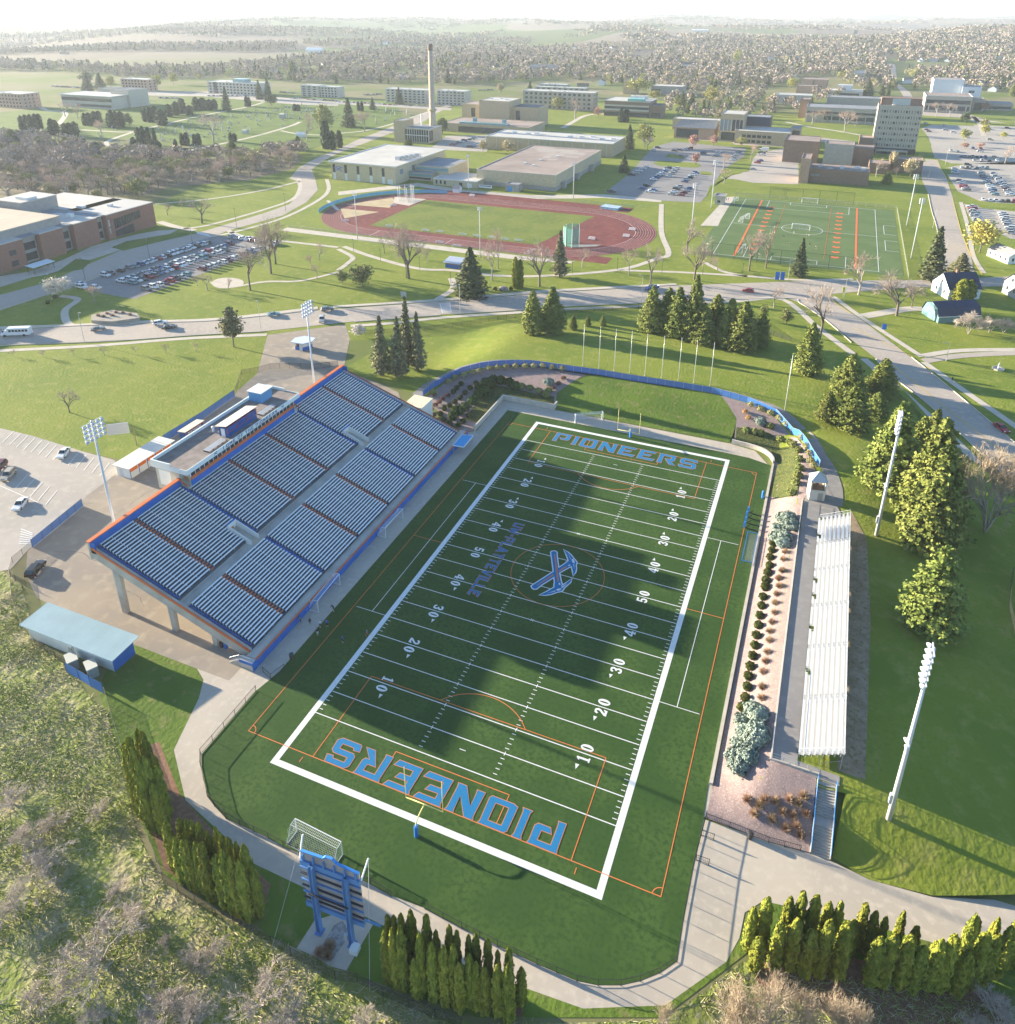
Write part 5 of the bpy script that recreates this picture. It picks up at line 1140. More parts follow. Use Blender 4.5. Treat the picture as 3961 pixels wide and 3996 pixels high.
en = Block('entrance_block', 'small grey entrance block with a blue roller door on the field house front', 'building', S2, (470,782), 610, 655, 7, greyb, roof_g, h=4.2); en.win('f', 1, 1, mat('blue_door', (.05,.26,.55), .6), 3., 3., .1, a=.1, b=.6, name='garage_door')
r = Block('rear_hall', 'long tan hall with white ribbed roof behind the field house', 'hall', S2, (268,330), 1608, 158, 36, tan, roof_w, h=9.6, trim=trimw)
for i in range(12): r.win('f', 1, 1, dconc, .7, 9.2, 0, a=i/11.5-.01, b=i/11.5+.012, name='pilaster', d=.5)
r.units([(.15,.6),(.27,.55),(.32,.7),(.62,.5),(.70,.6),(.78,.7),(.87,.5),(.95,.6)], trimw, (3.2,2.2,1.3))
h1 = Block('heating_plant', 'heating plant with a tall glass front beside the chimney', 'plant', T3, (253,302), 430, 215, 22, tan, roof_g, trim=trimw)
h1.strip('f', 1.0, h1.h-1.8, win, .02, .98, name='glass_front')
for i in range(13): h1.win('f', 1, 1, trimw, .28, h1.h-1.6, 1.0, a=.02+.96*i/12-.001, b=.02+.96*i/12+.001, name='mullion', d=.3)
h1.strip('f', h1.h*.52, .5, trimw, .02, .98, .28, 'mullion'); h1.strip('r', 2, h1.h-3.5, win, .02, .3)
h2 = Block('heating_plant', '', '', T3, (218,302), 280, 172, 16, tan, roof_g, parent=h1);
mb = MB(); q_ = at(T3, 345, 300); mb.tube((q_[0],q_[1]+12,0),(q_[0],q_[1]+12,h1.h+9.5), .7, n=10); h1.put(mb, 'flue', trimw)
b = at('V', 817.5, 263); hc = tall(b, 'V', 814, 83)
CH = empty('chimney', b, 0, 'very tall tapering tan brick chimney beside the heating plant', 'chimney')
rb = 20*.6893*mpp(b)*1.0; rt_ = 12*.6893*mpp(b)
mb = MB(); mb.lathe([(rb,0),(rb*.88,hc*.3),(rb*.86,hc*.3),(rt_*1.02,hc*.88),(rt_,hc*.88),(rt_*1.02,hc)], n=20); mb.build('shaft', mat('chimney_brick', (.52,.40,.29), .85, .12, .6), CH, True)
mb = MB(); mb.lathe([(rt_*1.05,hc*.935),(rt_*1.1,hc*.94),(rt_*1.1,hc*.99),(rt_*1.02,hc+.1)], n=20); mb.build('cap_band', mat('chimney_dark', (.20,.15,.12), .9), CH, True)
for f in (.31,): mb = MB(); mb.lathe([(rb*.9,hc*f),(rb*1.25,hc*f+.1),(rb*1.25,hc*f+1.2),(rb*.9,hc*f+1.3)], n=16); mb.build('gallery', tan, CH)
a = Block('arts_centre', 'tan arts centre with stacked windowless blocks and a glass roof behind the rear hall', 'arts centre', T3, (505,236), 1035, 160, 40, tan, roof_b, h=7.0)
a.strip('f', .6, 4.6, win, .2, .76); a.mk('skylight', skyl, (a.x0+(a.x1-a.x0)*.2,a.y0+2,7.2),(a.x0+(a.x1-a.x0)*.75,a.y0+8,8.6))
b1 = Block('arts_centre', '', '', T3, (735,200), 915, 55, 30, tan, roof_w, parent=a, h=22, z=0); b1.units([(.2,.5),(.5,.6),(.75,.4)], trimw)
b2 = Block('arts_centre', '', '', T3, (630,185), 735, 75, 26, tan, roof_b, parent=a, h=17); b2.win('f', 1, 1, win, 4., 8, 6, a=.5, b=.8)
b3 = Block('arts_centre', '', '', T3, (915,205), 1092, 93, 26, tan, roof_d, parent=a, h=17); b3.win('f', 1, 1, win, 4., 9, 5, a=.2, b=.4)
for i, f in enumerate((.32,.66)): a.mk('roof_turret', skyl, (a.x0+(a.x1-a.x0)*f,a.y0+8.5,7),(a.x0+(a.x1-a.x0)*f+3,a.y0+11.5,11.5))
def dorm(sh, nl, xr, yt, depth, lab, n, rws, wall=dconc, roof=roof_w, nr=5):
 d = Block('residence_hall', lab, 'dormitory', sh, nl, xr, yt, depth, wall, roof, group='halls of residence behind the cemetery', trim=trimw)
 st = d.h/(rws+.15); d.win('f', n, rws, win, (d.x1-d.x0)/n*.48, st*.5, st*.32, st, .02, .98); d.win('r', nr, rws, win, 2.0, st*.5, st*.32, st, .05, .95) if nr else 0
 d.win('f', 2, 1, trimw, 2., 1.2, d.h+.02, a=.3, b=.7, name='roof_unit', d=2); return d
dorm(T2, (900,152), 1000+0, 82, 15, 'five-storey concrete residence hall, left of the two beyond the cemetery cars', 3, 5, nr=0)
dorm('A', (1712,545), 1915, 485, 14, 'long pale residence hall with rows of square windows behind the cemetery cars', 11, 4, nr=0)
dorm('B', (270,578), 500, 502, 16, 'pale residence hall immediately left of the tall chimney', 9, 5, nr=0)
dorm('B', (560,592), 720, 512, 16, 'pale residence hall just right of the tall chimney base', 7, 5, nr=0)
dorm('B', (1045,610), 1440, 512, 18, 'long four-storey residence hall behind the arts centre', 14, 4, wall=bandc, nr=4)
dorm('B', (1110,560), 1400, 490, 10, 'upper residence wing with a row of windows rising behind the long hall', 9, 5, wall=bandc, nr=2)
dorm(T7, (150,452), 300, 385, 14, 'plain residence hall half hidden by trees beyond the long hall', 6, 4, wall=bandc, nr=3)
dorm(T1, (-20,215), 145, 128, 22, 'tan brick residence hall cut by the left edge of the photo', 8, 4, wall=pinkb, nr=4)
dorm(T1, (745,112), 905, 42, 16, 'brown residence hall behind the yellow trees at the upper left', 8, 4, wall=pinkb, nr=2)
d = dorm(T2, (335,130), 640, 60, 24, 'white and dark modern hall with a green glass roof hut beyond the cemetery', 14, 4, nr=0)
d.mk('roof_hut', skyl, (d.x0+(d.x1-d.x0)*.45,d.y0+6,d.h),(d.x0+(d.x1-d.x0)*.7,d.y0+16,d.h+4)); d.strip('f', 0, d.h, win, .12, .19)
m1 = Block('dining_hall', 'low white modern building with long dark window bands behind the cemetery cypresses', 'building', T1, (385,212), 690, 135, 30, dconc, roof_w, trim=trimw, over=2.)
m1.strip('f', m1.h*.55, m1.h*.25, win, .0, 1.); m1.strip('f', m1.h*.12, m1.h*.2, win, .3, .98)
Block('dining_hall', '', '', T1, (690,212), 800, 108, 26, dconc, roof_d, parent=m1).strip('f', 2, 6, win, .1, .3)
Block('dining_hall', '', '', T1, (610,190), 690, 100, 18, dconc, roof_d, parent=m1)
k = Block('banded_hall', 'brown banded hall with a green roof light beside the campus green', 'building', 'B', (1505,655), 1755, 568, 34, brown, roof_w, trim=dconc, over=.8)
k.strip('f', 1., k.h*.22, win); k.strip('f', k.h*.38, k.h*.12, dconc, name='band', d=.3); k.strip('f', k.h*.66, k.h*.1, dconc, name='band', d=.3); k.strip('f', k.h*.50, k.h*.14, win); k.strip('r', k.h*.4, k.h*.2, win, .1, .9)
k.mk('skylight', mat('green_glass', (.10,.36,.30), .25, spec=.6), (k.x0+(k.x1-k.x0)*.5,k.y0+3,k.h),(k.x0+(k.x1-k.x0)*.85,k.y0+14,k.h+2.2)); k.units([(.5,.7),(.6,.75),(.72,.7),(.8,.75)], trimw, (4,3,3.4))
Block('banded_hall', '', '', 'B', (1760,665), 1830, 595, 16, brown, roof_d, parent=k).strip('f', .5, 4, win, .1, .9)
s1 = Block('student_centre', 'student centre with a slate hipped roof, glass tower and brick wing', 'student centre', S3, (970,505), 1655, 350, 30, tan, roof_w)
s1.win('f', 6, 2, win, 3.0, 2.2, 1.0, 4.0, .12, .68)
s2 = Block('student_centre', '', '', S3, (775,470), 1065, 130, 26, tan, roof_w, parent=s1, h=s1.h*2.15); s2.strip('f', s2.h*.38, s2.h*.42, winl, .02, .47); s2.strip('f', s2.h*.38, s2.h*.42, win, .5, .97); s2.strip('f', .6, s2.h*.3, win, .1, .9)
for i in range(6): s2.win('f', 1, 1, trimw, .3, s2.h*.42, s2.h*.38, a=i/6-.001, b=i/6+.02, name='mullion', d=.3)
s3 = Block('student_centre', '', '', S3, (1070,440), 1395, 130, 18, mat('charcoal_panel', (.04,.045,.07), .6), roof_g, parent=s1, h=s1.h*1.75)
s4 = Block('student_centre', '', '', S3, (1655,500), 1780, 330, 18, tan, roof_g, parent=s1); s4.strip('f', 1, s4.h-2, win, .05, .9)
b = at(S3, 205, 440); x1_ = xat(b[1], S3, 730, 440)
mb = MB(); xm = (b[0]+x1_)/2; ya, yb_ = b[1]-1, b[1]+24; ht_ = tall(b, S3, 205, 300)
mb.add([(b[0],ya,ht_),(x1_,ya,ht_),(x1_,yb_,ht_),(b[0],yb_,ht_),(b[0]+5,(ya+yb_)/2,ht_+5),(x1_-1,(ya+yb_)/2+4,ht_+5)], [(0,1,5,4),(1,2,5),(2,3,4,5),(3,0,4),(3,2,1,0)]); s1.put(mb, 'hipped_roof', slate)
mb = MB(); mb.box((b[0]+1,ya+1,0),(x1_-1,yb_-1,ht_)); s1.put(mb, 'hall_wall', pinkb)
for i in range(5): piece(s1.t, 'window', win, (b[0]+3+(x1_-b[0]-6)*(i+.5)/8-s1.o.x, ya+1-s1.o.y, ht_*.5), ((x1_-b[0])/9, .2, ht_*.75))
s5 = Block('student_centre', '', '', S3, (200,330), 780, 170, 14, tan, roof_w, parent=s1, h=9)
tw = Block('office_tower', 'nine-storey pale concrete office tower with staggered square windows', 'tower', S4, (650,462), 962, 128, 17, dconc, roof_b, h=None, trim=dconc)
H = tw.h
tw.mk('base_storey', mat('dark_lobby', (.03,.03,.035), .4), (tw.x0-.02,tw.y0-.15,0), (tw.x1+.02,tw.y0,H*.115)); tw.mk('entrance', dconc, (tw.x0+(tw.x1-tw.x0)*.1,tw.y0-5,0.01), (tw.x0+(tw.x1-tw.x0)*.82,tw.y0-.15,H*.085))
piece(tw.t, 'entrance_glass', win, (tw.x0+(tw.x1-tw.x0)*.46-tw.o.x, tw.y0-5-tw.o.y, H*.035), ((tw.x1-tw.x0)*.68, .2, H*.055))
ncol = 16
for j in range(7):
 for i in range(ncol):
  big = (i+[3,2,1,3,2,1,2][j]) % 4 == 0; xc_ = tw.x0+(tw.x1-tw.x0)*(i+.7)/(ncol+.4)-tw.o.x; zc = H*(.175+.118*j)
  if i > 0 or big: piece(tw.t, 'window', win, (xc_, tw.y0-tw.o.y, zc), (1.35 if big else .42, .14, 1.7 if big else 1.9))
mb = MB()
for i in range(ncol+1): xc_ = tw.x0+(tw.x1-tw.x0)*(i+.2)/(ncol+.4); mb.box((xc_-.18,tw.y0-.32,H*.12),(xc_+.18,tw.y0,H-.2))
tw.put(mb, 'rib', dconc)
tw.mk('penthouse', brown, (tw.x0+1.5,tw.y0+3,H), (tw.x1-1.2,tw.y0+15,H+5.2)); tw.mk('penthouse_panel', mat('aqua_panel', (.40,.46,.45), .5), (tw.x0+9,tw.y0+2.85,H+.3), (tw.x1-9,tw.y0+3,H+4.9))
mb = MB(); mb.lathe([(.1,0),(1.1,.5),(1.25,.75)], (tw.x0+10,tw.y0+1.6,H), 12); tw.put(mb, 'dish', trimw)
en = Block('engineering_hall', 'dark brown brick engineering hall of stepped blocks with three satellite dishes in front', 'building', S4, (190,672), 628, 578, 20, brown, roof_b)
for nl, xr, yt, dp, wl in (((135,680),200,490,20,pinkb),((20,530),265,375,26,brown),((190,470),280,372,18,brown),((305,560),510,390,16,greyb),((500,560),655,430,16,brown),((555,470),655,360,14,brown),((630,612),780,540,14,brown),((780,600),1010,512,14,brown)):
 Block('engineering_hall', '', '', S4, nl, xr, yt, dp, wl, roof_b, parent=en, h=min(15, tall(at(S4, *nl), S4, nl[0], yt)))
mb = MB()
for xq in (378, 442): q_ = at(S4, xq, 560); mb.tube((q_[0],q_[1]-.5,0),(q_[0],q_[1]-.5,tall(q_, S4, xq, 410)), .35, n=8)
en.put(mb, 'flue', trimw); en.units([(.2,.5),(.55,.4),(.8,.6),(.9,.4)], trimw)
en.win('f', 2, 1, winl, 2.5, 1., 4.2, a=.05, b=.22)
for i, (xq, yq, rr, lb) in enumerate(((345,672,4.1,'large white satellite dish, left of the three before the engineering hall'),(428,662,2.6,'small white satellite dish between two larger ones before the engineering hall'),(512,672,4.1,'large white satellite dish, right of the three before the engineering hall'))):
 q_ = at(S4, xq, yq); t = empty('satellite_dish', q_, rad(8), lb, 'satellite dish', 'satellite dishes before the engineering hall')
 mb = MB(); mb.tube((0,.6,0),(0,.6,rr*1.1), .18, n=8); mb.build('mast', galv, t)
 mb = MB(); n = 20; rr_ = rr
 vs = [(0,.3,rr*1.2)]+[(rr_*f*math.cos(2*PI*i_/n), .3-.9*f*f*.9, rr*1.2+rr_*f*math.sin(2*PI*i_/n)) for f in (.5,1.) for i_ in range(n)]
 fs = [(0,1+i_,1+(i_+1)%n) for i_ in range(n)]+[(1+i_,1+n+i_,1+n+(i_+1)%n,1+(i_+1)%n) for i_ in range(n)]
 mb.add(vs, fs); mb.build('reflector', mat('dish_white', (.72,.70,.68), .5), t, True)
 mb = MB(); [mb.bar((rr*.9*math.cos(w_),-.45,rr*1.2+rr*.9*math.sin(w_)),(0,-2.,rr*1.2), .08) for w_ in (.5,2.6,4.7)]; mb.box((-.2,-2.2,rr*1.2-.2),(.2,-1.9,rr*1.2+.2)); mb.build('feed', galv, t)
bo = Block('classroom_hall', 'long banded concrete classroom hall behind the bare trees left of the tower', 'building', S4, (182,245), 680, 140, 30, bandc, roof_g, trim=bandc)
bo.strip('f', bo.h*.60, bo.h*.14, win, .02, .98); bo.strip('f', bo.h*.2, bo.h*.25, win, .25, .98)
for f in np.linspace(.02, .98, 9): bo.win('f', 1, 1, dconc, .9, bo.h*.5, 0, a=f-.001, b=f+.001, name='pier', d=1.2)
Block('classroom_hall', '', '', S4, (135,215), 208, 82, 20, brown, roof_b, parent=bo, h=bo.h*1.25); Block('classroom_hall', '', '', S4, (325,200), 705, 80, 20, bandc, roof_g, parent=bo, h=bo.h*1.3)
li = Block('library', 'white and grey library of stacked blocks with long window bands right of the tower', 'library', S5, (440,285), 770, 168, 36, bandc, roof_b, trim=trimw)
li.strip('f', li.h*.14, li.h*.28, win, .03, .97); li.strip('f', li.h*.55, li.h*.22, win, .03, .97); li.win('f', 5, 1, dconc, 1.0, li.h*.45, 0, name='pier', d=.6)
Block('library', '', '', S5, (480,250), 695, 92, 24, mat('white_cladding', (.62,.66,.69), .6), roof_b, parent=li, h=li.h*1.75)
Block('library', '', '', S5, (690,262), 825, 130, 24, mat('white_cladding', (0,0,0)), roof_g, parent=li, h=li.h*1.35).strip('f', li.h*1.0, li.h*.15, win, .35, .65)
z = Block('library', '', '', S5, (780,280), 860, 195, 18, bandc, slate, parent=li); z.strip('f', 1, z.h*.65, win, .15, .85)
z = Block('library', '', '', S5, (860,272), 1070, 222, 22, bandc, roof_g, parent=li); z.strip('f', z.h*.25, z.h*.35, win, .05, .95)
bb = Block('brick_theatre', 'windowless salmon brick theatre among trees behind the classroom hall', 'theatre', T4, (800,482), 970, 412, 26, pinkb, roof_b); bb.strip('f', 1, bb.h-2, brown, .42, .5, name='slot')
Block('brick_theatre', '', '', T4, (770,500), 900, 455, 16, pinkb, roof_b, parent=bb)
w2 = Block('white_hall', 'pale flat hall with white roof hut in front of the salmon theatre', 'building', 'C', (865,548), 1050, 512, 24, dconc, roof_w, trim=trimw); w2.strip('f', 2, w2.h*.4, win, .1, .9); w2.mk('roof_hut', trimw, (w2.x0+8,w2.y0+8,w2.h),(w2.x0+24,w2.y0+18,w2.h+6))
w3 = Block('white_hall', 'low pale hall with a flat roof among trees left of the classroom hall', 'building', 'C', (560,582), 760, 535, 20, dconc, roof_w, trim=trimw); w3.win('f', 3, 1, win, 3, 4, 1.5, a=.2, b=.5)
w4 = Block('gabled_hall', 'dark gabled hall with tall windows beside the street to town', 'building', 'C', (1000,470), 1060, 415, 60, bandc, slate); w4.win('f', 2, 2, win, 2.6, 3, 2, 5)
w5 = Block('flat_hall', 'flat dark roofed hall behind the yellow tree near the campus green', 'building', T7, (775,440), 950, 395, 24, bandc, roof_w); w5.strip('f', 2, 4, win, .05, .3)
w6 = Block('tan_block', 'windowless tan block behind the yellow tree near the campus green', 'building', T7, (620,440), 690, 365, 18, tan, roof_d)
bh = empty('brick_hall', (-262, 187, 0), 0, 'large red brick hall with grey block roof and dark window wall beside the car park', 'hall')
def bhb(name, a, b, m): mb = MB(); mb.box((a[0]+262,a[1]-187,a[2]),(b[0]+262,b[1]-187,b[2])); return mb.build(name, m, bh)
hh = 11.6
bays_y = [(60,146.5,'b'),(146.5,158,'g') ,(158,171,'b')]
segs = [(100,128,'b'),(128,133,'g'),(133,156,'b'),(156,164,'g'),(164,175.5,'b'),(175.5,181,'g'),(181,194,'b'),(194,199,'g'),(199,228,'b')]
for a_, b_2, kd in segs:
 xf = -250 if kd == 'b' else -253
 bhb('wall', (-275,a_,0), (xf,b_2,hh if kd == 'b' else hh-.6), redb if kd == 'b' else greyb)
 bhb('coping', (-275,a_+.02,hh if kd == 'b' else hh-.6), (xf+.15,b_2-.02,hh+.35 if kd == 'b' else hh-.35), mat('coping_pale', (.50,.47,.43), .7))
 if kd == 'g':
  for z0 in (1.0,5.6): bhb('window', (-253.02,a_+.7,z0), (-252.9,b_2-.7,z0+3.2), win)
mb = MB(); mb.add([(-249.9+262,y-187,z_) for y, z_ in ((203,4.2),(219,6.3),(219,10.0),(203,9.0))]+[(-250.1+262,y-187,z_) for y, z_ in ((203,4.2),(219,6.3),(219,10.0),(203,9.0))], [(0,1,2,3)]); mb.build('window', win, bh)
mb = MB(); mb.add([(-249.85+262,y-187,z_) for y, z_ in ((203,.3),(214,.3),(214,4.6),(203,3.4))], [(0,1,2,3)]); mb.build('entrance_glass', win, bh)
mb = MB()
for y in np.arange(204, 219, 1.55): mb.box((-249.88+262,y-.08-187,4.2+(y-203)*.13),(-249.78+262,y+.08-187,9.0+(y-203)*.06))
mb.build('mullion', rail_m, bh)
for y in (100,108,138,147): [bhb('window', (-249.98,y+2,z0), (-249.9,y+5,z0+2.2), win) for z0 in (1.5,6.)]
mb = MB()
for g_, h_, f in letters('BUSBY HALL', (0,0), (1,0), (0,1), .7, .3, 6.5) if 'Y' in GL and 'B' in GL else []:
 pts_, tr = flat_tris(g_, [h_] if h_ else [])
 for tt in tr: mb.face(*[(-249.9+262, 200.2-f(pts_[i].x, pts_[i].y)[1]-187+.3, 9.2-f(pts_[i].x, pts_[i].y)[0]) for i in tt])
mb.build('lettering', white, bh)
bhb('roof', (-330,60,hh-.4), (-251.5,199,hh+.05), roof_g); bhb('roof', (-300,199,hh-.1), (-250.6,227.5,hh+.2), roof_w)
bhb('upper_hall', (-305,60,hh), (-256,180,15.2), greyb); bhb('upper_roof', (-305.2,60,15.2), (-255.8,180.2,15.55), mat('tan_membrane', (.46,.39,.30), .9, .1, .1))
bhb('roof_plant', (-302,184,hh), (-285,203,17.5), greyb); bhb('plant_roof', (-302.2,183.8,17.5), (-284.8,203.2,17.9), roof_w)
bhb('rear_wing', (-310,199.2,0), (-268,227,hh+.2), redb); bhb('rear_roof', (-309.5,199.4,hh+.2), (-268.5,226.7,hh+.35), roof_w)
for x, y, s_ in ((-262,190,(3,2.2,2)),(-272,205,(3.5,2.5,1.6)),(-262,213,(2,2,1.5)),(-290,191,(8,5,1.5))): piece(bh, 'roof_unit', trimw, (x+262, y-187, (hh if y != 191 else 17.6)+s_[2]/2), s_)
q0 = at(S6, 270, 590); t = empty('bicycle_shelter', q0, rad(90), 'small white roofed bicycle shelter in front of the brick hall', 'shelter')
mb = MB(); mb.add([(-5.2,-2.4,2.9),(5.2,-2.4,2.9),(5.2,2.4,3.3),(-5.2,2.4,3.3),(-5.2,-2.4,3.05),(5.2,-2.4,3.05),(5.2,2.4,3.45),(-5.2,2.4,3.45)], [(3,2,1,0),(4,5,6,7),(0,1,5,4),(1,2,6,5),(2,3,7,6),(3,0,4,7)]); mb.build('roof', mat('shelter_white', (.66,.72,.74), .4), t)
for x in (-4.6,4.6):
 for y in (-1.8,1.8): mb = MB(); mb.tube((x,y,0),(x,y,2.95), .12, n=6); mb.build('post', rail_m, t)
mb = MB()
for i in range(9): mb.tube((-4+i,-.8,0),(-4+i,-.8,.9), .03, n=4); mb.tube((-4+i,-.8,.9),(-4+i,.8,.9), .03, n=4); mb.tube((-4+i,.8,.9),(-4+i,.8,0), .03, n=4)
mb.build('rack', galv, t)
def house(loc, rz, L, W, h, rh, label, wallm, roofm, group=None, chimney=None, gambrel=False, cat='house', name='house', windows=True, dormer=False):
 "gabled house, ridge along local X"
 t = empty(name, loc, rz, label, cat, group); e = .35
 mb = MB(); x, y = L/2, W/2
 gb = [(-y,h),(-y*.72,h+rh*.66),(0,h+rh),(y*.72,h+rh*.66),(y,h)] if gambrel else [(-y,h),(0,h+rh),(y,h)]
 n = len(gb)
 for s_ in (-1, 1):
  pts_ = [(s_*x,-y,0)]+[(s_*x, a_, b_) for a_, b_ in gb]+[(s_*x,y,0)]; mb.face(*(pts_ if s_ < 0 else pts_[::-1]))
 mb.face((-x,-y,0),(x,-y,0),(x,-y,h),(-x,-y,h)); mb.face((x,y,0),(-x,y,0),(-x,y,h),(x,y,h)); mb.build('wall', wallm, t)
 mb = MB(); th = .12
 for i in range(n-1):
  a_, b_ = gb[i], gb[i+1]
  if i == 0: d_ = np.array([b_[0]-a_[0], b_[1]-a_[1]]); d_ = d_/np.linalg.norm(d_)*e; a_ = (a_[0]-d_[0], a_[1]-d_[1])
  if i == n-2: d_ = np.array([b_[0]-a_[0], b_[1]-a_[1]]); d_ = d_/np.linalg.norm(d_)*e; b_ = (b_[0]+d_[0], b_[1]+d_[1])
  P = [(-x-e,*a_),(x+e,*a_),(x+e,*b_),(-x-e,*b_)]; Q = [(p[0],p[1],p[2]+th) for p in P]
  P = [(p[0],p[1],p[2]+.01) for p in P]; mb.add(P+Q, [(3,2,1,0),(4,5,6,7),(0,1,5,4),(1,2,6,5),(2,3,7,6),(3,0,4,7)])
 rf = mb.build('roof', roofm, t)
 if chimney is not None: mb = MB(); mb.box((chimney-.4,-.4,h+rh-.6),(chimney+.4,.4,h+rh+1.1)); mb.build('chimney', redb, rf)
 if windows:
  k_ = max(1, int(L/3.2))
  for s_ in (-1, 1):
   for i in range(k_): piece(t, 'window', win, (-x+L*(i+.5)/k_, s_*y, h*.55), (1.0,.1,1.3))
   for i in (-1, 1): piece(t, 'window', win, (s_*x, i*y*.45, h*.55), (.1,1.0,1.3))
   if rh > 2.5: piece(t, 'window', win, (s_*x, 0, h+rh*.35), (.1,1.,1.2))
 return t
wclap = mat('white_clapboard', (.72,.73,.74), .7, .04, 3., stretch=(1,1,8)); navyr = mat('navy_roof', (.035,.045,.085), .6, .15, .6); tealw = mat('teal_wall', (.13,.25,.26), .7, .06, 1.); navyw = mat('navy_wall', (.06,.13,.24), .7)
house((112.5,266.3,0), rad(27), 12.5, 11, 4.2, 4.8, 'white house with a steep navy roof and brick chimney by the junction', wclap, navyr, chimney=-1.)
b_ = house((108.6,238.9,0), rad(29), 15.5, 9.6, 2.4, 3.9, 'teal barn with a navy gambrel roof beside the white house', tealw, navyr, gambrel=True, cat='barn', name='barn', windows=False)
for p_, s_ in (((-7.8,-2.0,2.9),(.1,.9,.9)),((-7.8,2.0,2.9),(.1,.9,.9)),((-7.8,0,1.3),(.12,3.2,2.5))): piece(b_, 'window' if s_[1] < 1 else 'door', wht if s_[1] < 1 else mat('teal_door', (.12,.27,.30), .7), p_, s_)
piece(b_, 'fascia', wht, (0,-4.95,2.25), (16.2,.1,.25))
house((at(T8,1080,190)[0]+3, at(T8,1080,190)[1]+2, 0), rad(25), 10, 9, 5, 4, 'grey house with patchy siding cut by the right edge of the photo', mat('grey_siding', (.42,.41,.40), .8, .2, .8), navyr)
house((137.5,326,0), rad(-60), 13, 8, 3.2, 2.4, 'small white house with a grey roof beside the car park at the right edge', wclap, mat('grey_shingle', (.26,.26,.27), .8, .15, .6))
q_ = at('E', 665, 495); t = empty('pavilion', q_, 0, 'small blue and brown pavilion with a pale roof beside the running track', 'pavilion')
mb = MB(); mb.box((-3.6,-2.6,0),(3.0,2.6,1.6)); mb.build('lower_wall', bluep, t); mb = MB(); mb.box((-3.6,-2.6,1.6),(3.0,2.6,2.3)); mb.build('upper_wall', brown, t)
mb = MB(); mb.add([(-4.4,-3.2,2.3),(3.6,-3.2,2.3),(3.6,3.4,3.2),(-4.4,3.4,3.2),(-4.4,-3.2,2.5),(3.6,-3.2,2.5),(3.6,3.4,3.4),(-4.4,3.4,3.4)], [(3,2,1,0),(4,5,6,7),(0,1,5,4),(1,2,6,5),(2,3,7,6),(3,0,4,7)]); mb.build('roof', mat('pavilion_roof', (.42,.47,.55), .4), t)
f_ = Block('field_hut', 'small pale hut with a grey roof at the corner of the far pitch', 'hut', S8, (668,402), 722, 350, 6.5, dconc, roof_g, over=.6); f_.win('f', 1, 1, win, 1.6, 1.3, 1.2, a=.2, b=.7)
q_ = at(S1, 1435, 738); house(q_, 0, 4.2, 4, 2.6, 1.6, 'small white equipment shed with dark roof on the trackside', wclap, slate, cat='shed', name='shed', windows=False)
q_ = at(S2, 260, 765); t = empty('banner_sign', q_, 0, 'white banner sign on blue posts in front of the field house', 'sign'); mb = MB(); mb.box((-4.2,-.1,1.0),(4.2,.1,2.7)); mb.build('board', wht, t); mb = MB(); mb.box((-3.6,-.16,1.9),(3.6,-.1,2.3)); mb.build('lettering', navy, t)
for x in (-3.8,3.8): mb = MB(); mb.box((x-.15,-.09,0),(x+.15,.09,1.0)); mb.build('post', bluep, t)
q_ = at(T1, 830, 480); Block('mausoleum', 'small white flat-roofed block hidden among dark cypresses at the cemetery edge', 'building', T1, (770,480), 890, 452, 10, dconc, roof_w)
# ================================================================ running track and far soccer pitch
TC = (-101.0, 299.0); SL = 42.2
def oval(r, n=40):
 P = [(TC[0]+SL+r*math.cos(a), TC[1]+r*math.sin(a)) for a in np.linspace(-PI/2, PI/2, n)]
 return P+[(TC[0]-SL+r*math.cos(a), TC[1]+r*math.sin(a)) for a in np.linspace(PI/2, 1.5*PI, n)]
out = oval(47.0)
sheet('running_track', out, trackm, .06)
sheet('track_apron', [(-165,344.5),(-36,344.5),(-36,355.5),(-165,357)], trackm, .064)
sheet('track_apron', [(-58,252.3),(-22,252.3),(-22,262),(-58,262)], trackm, .056)
infield = layered('infield_grass', [(.17,.205,.035),(.13,.175,.03),(.215,.215,.06)], [(.06,.42,.6),(.4,.5,.7)], bump=.08, bscale=1.2)
sheet('infield', [(-150,268.3),(-60,268.3),(-50.5,329.6),(-150,329.6)], infield, .085)
ln = MB()
for i in range(9):
 P = oval(36.9+i*1.22)+[oval(36.9+i*1.22)[0]]
 for j in range(len(P)-1): ln.face(*stripe(P[j], P[j+1], .10 if i else .22, .083))
for x in (-60,-100,-140,-58.8):
 ln.face(*stripe((x,252.4),(x,262), .3, .087))
ln.build('track_marking', mat('lane_white', (.62,.52,.50), .8), kind='structure')
for pl in (SH('E',(50,142),(305,105),(325,120),(290,162)), SH('E',(12,165),(232,185),(35,222))): sheet('sand_sector', pl, layered('sand', [(.50,.40,.25),(.43,.34,.2)], [(.2,.4,.6)], rough=.95), .088)
sheet('throwing_pad', SH('E',(320,100),(500,112),(400,150),(310,135)), walk, .092)
sheet('throwing_pad', SH('E',(1290,370),(1490,370),(1460,380),(1330,385)), walk, .092)
sheet('trackside_walk', [(-186,243.5),(-60,243.5),(-36,247.5),(-36,250.5),(-60,249.5),(-186,249.5)], walk, .07)
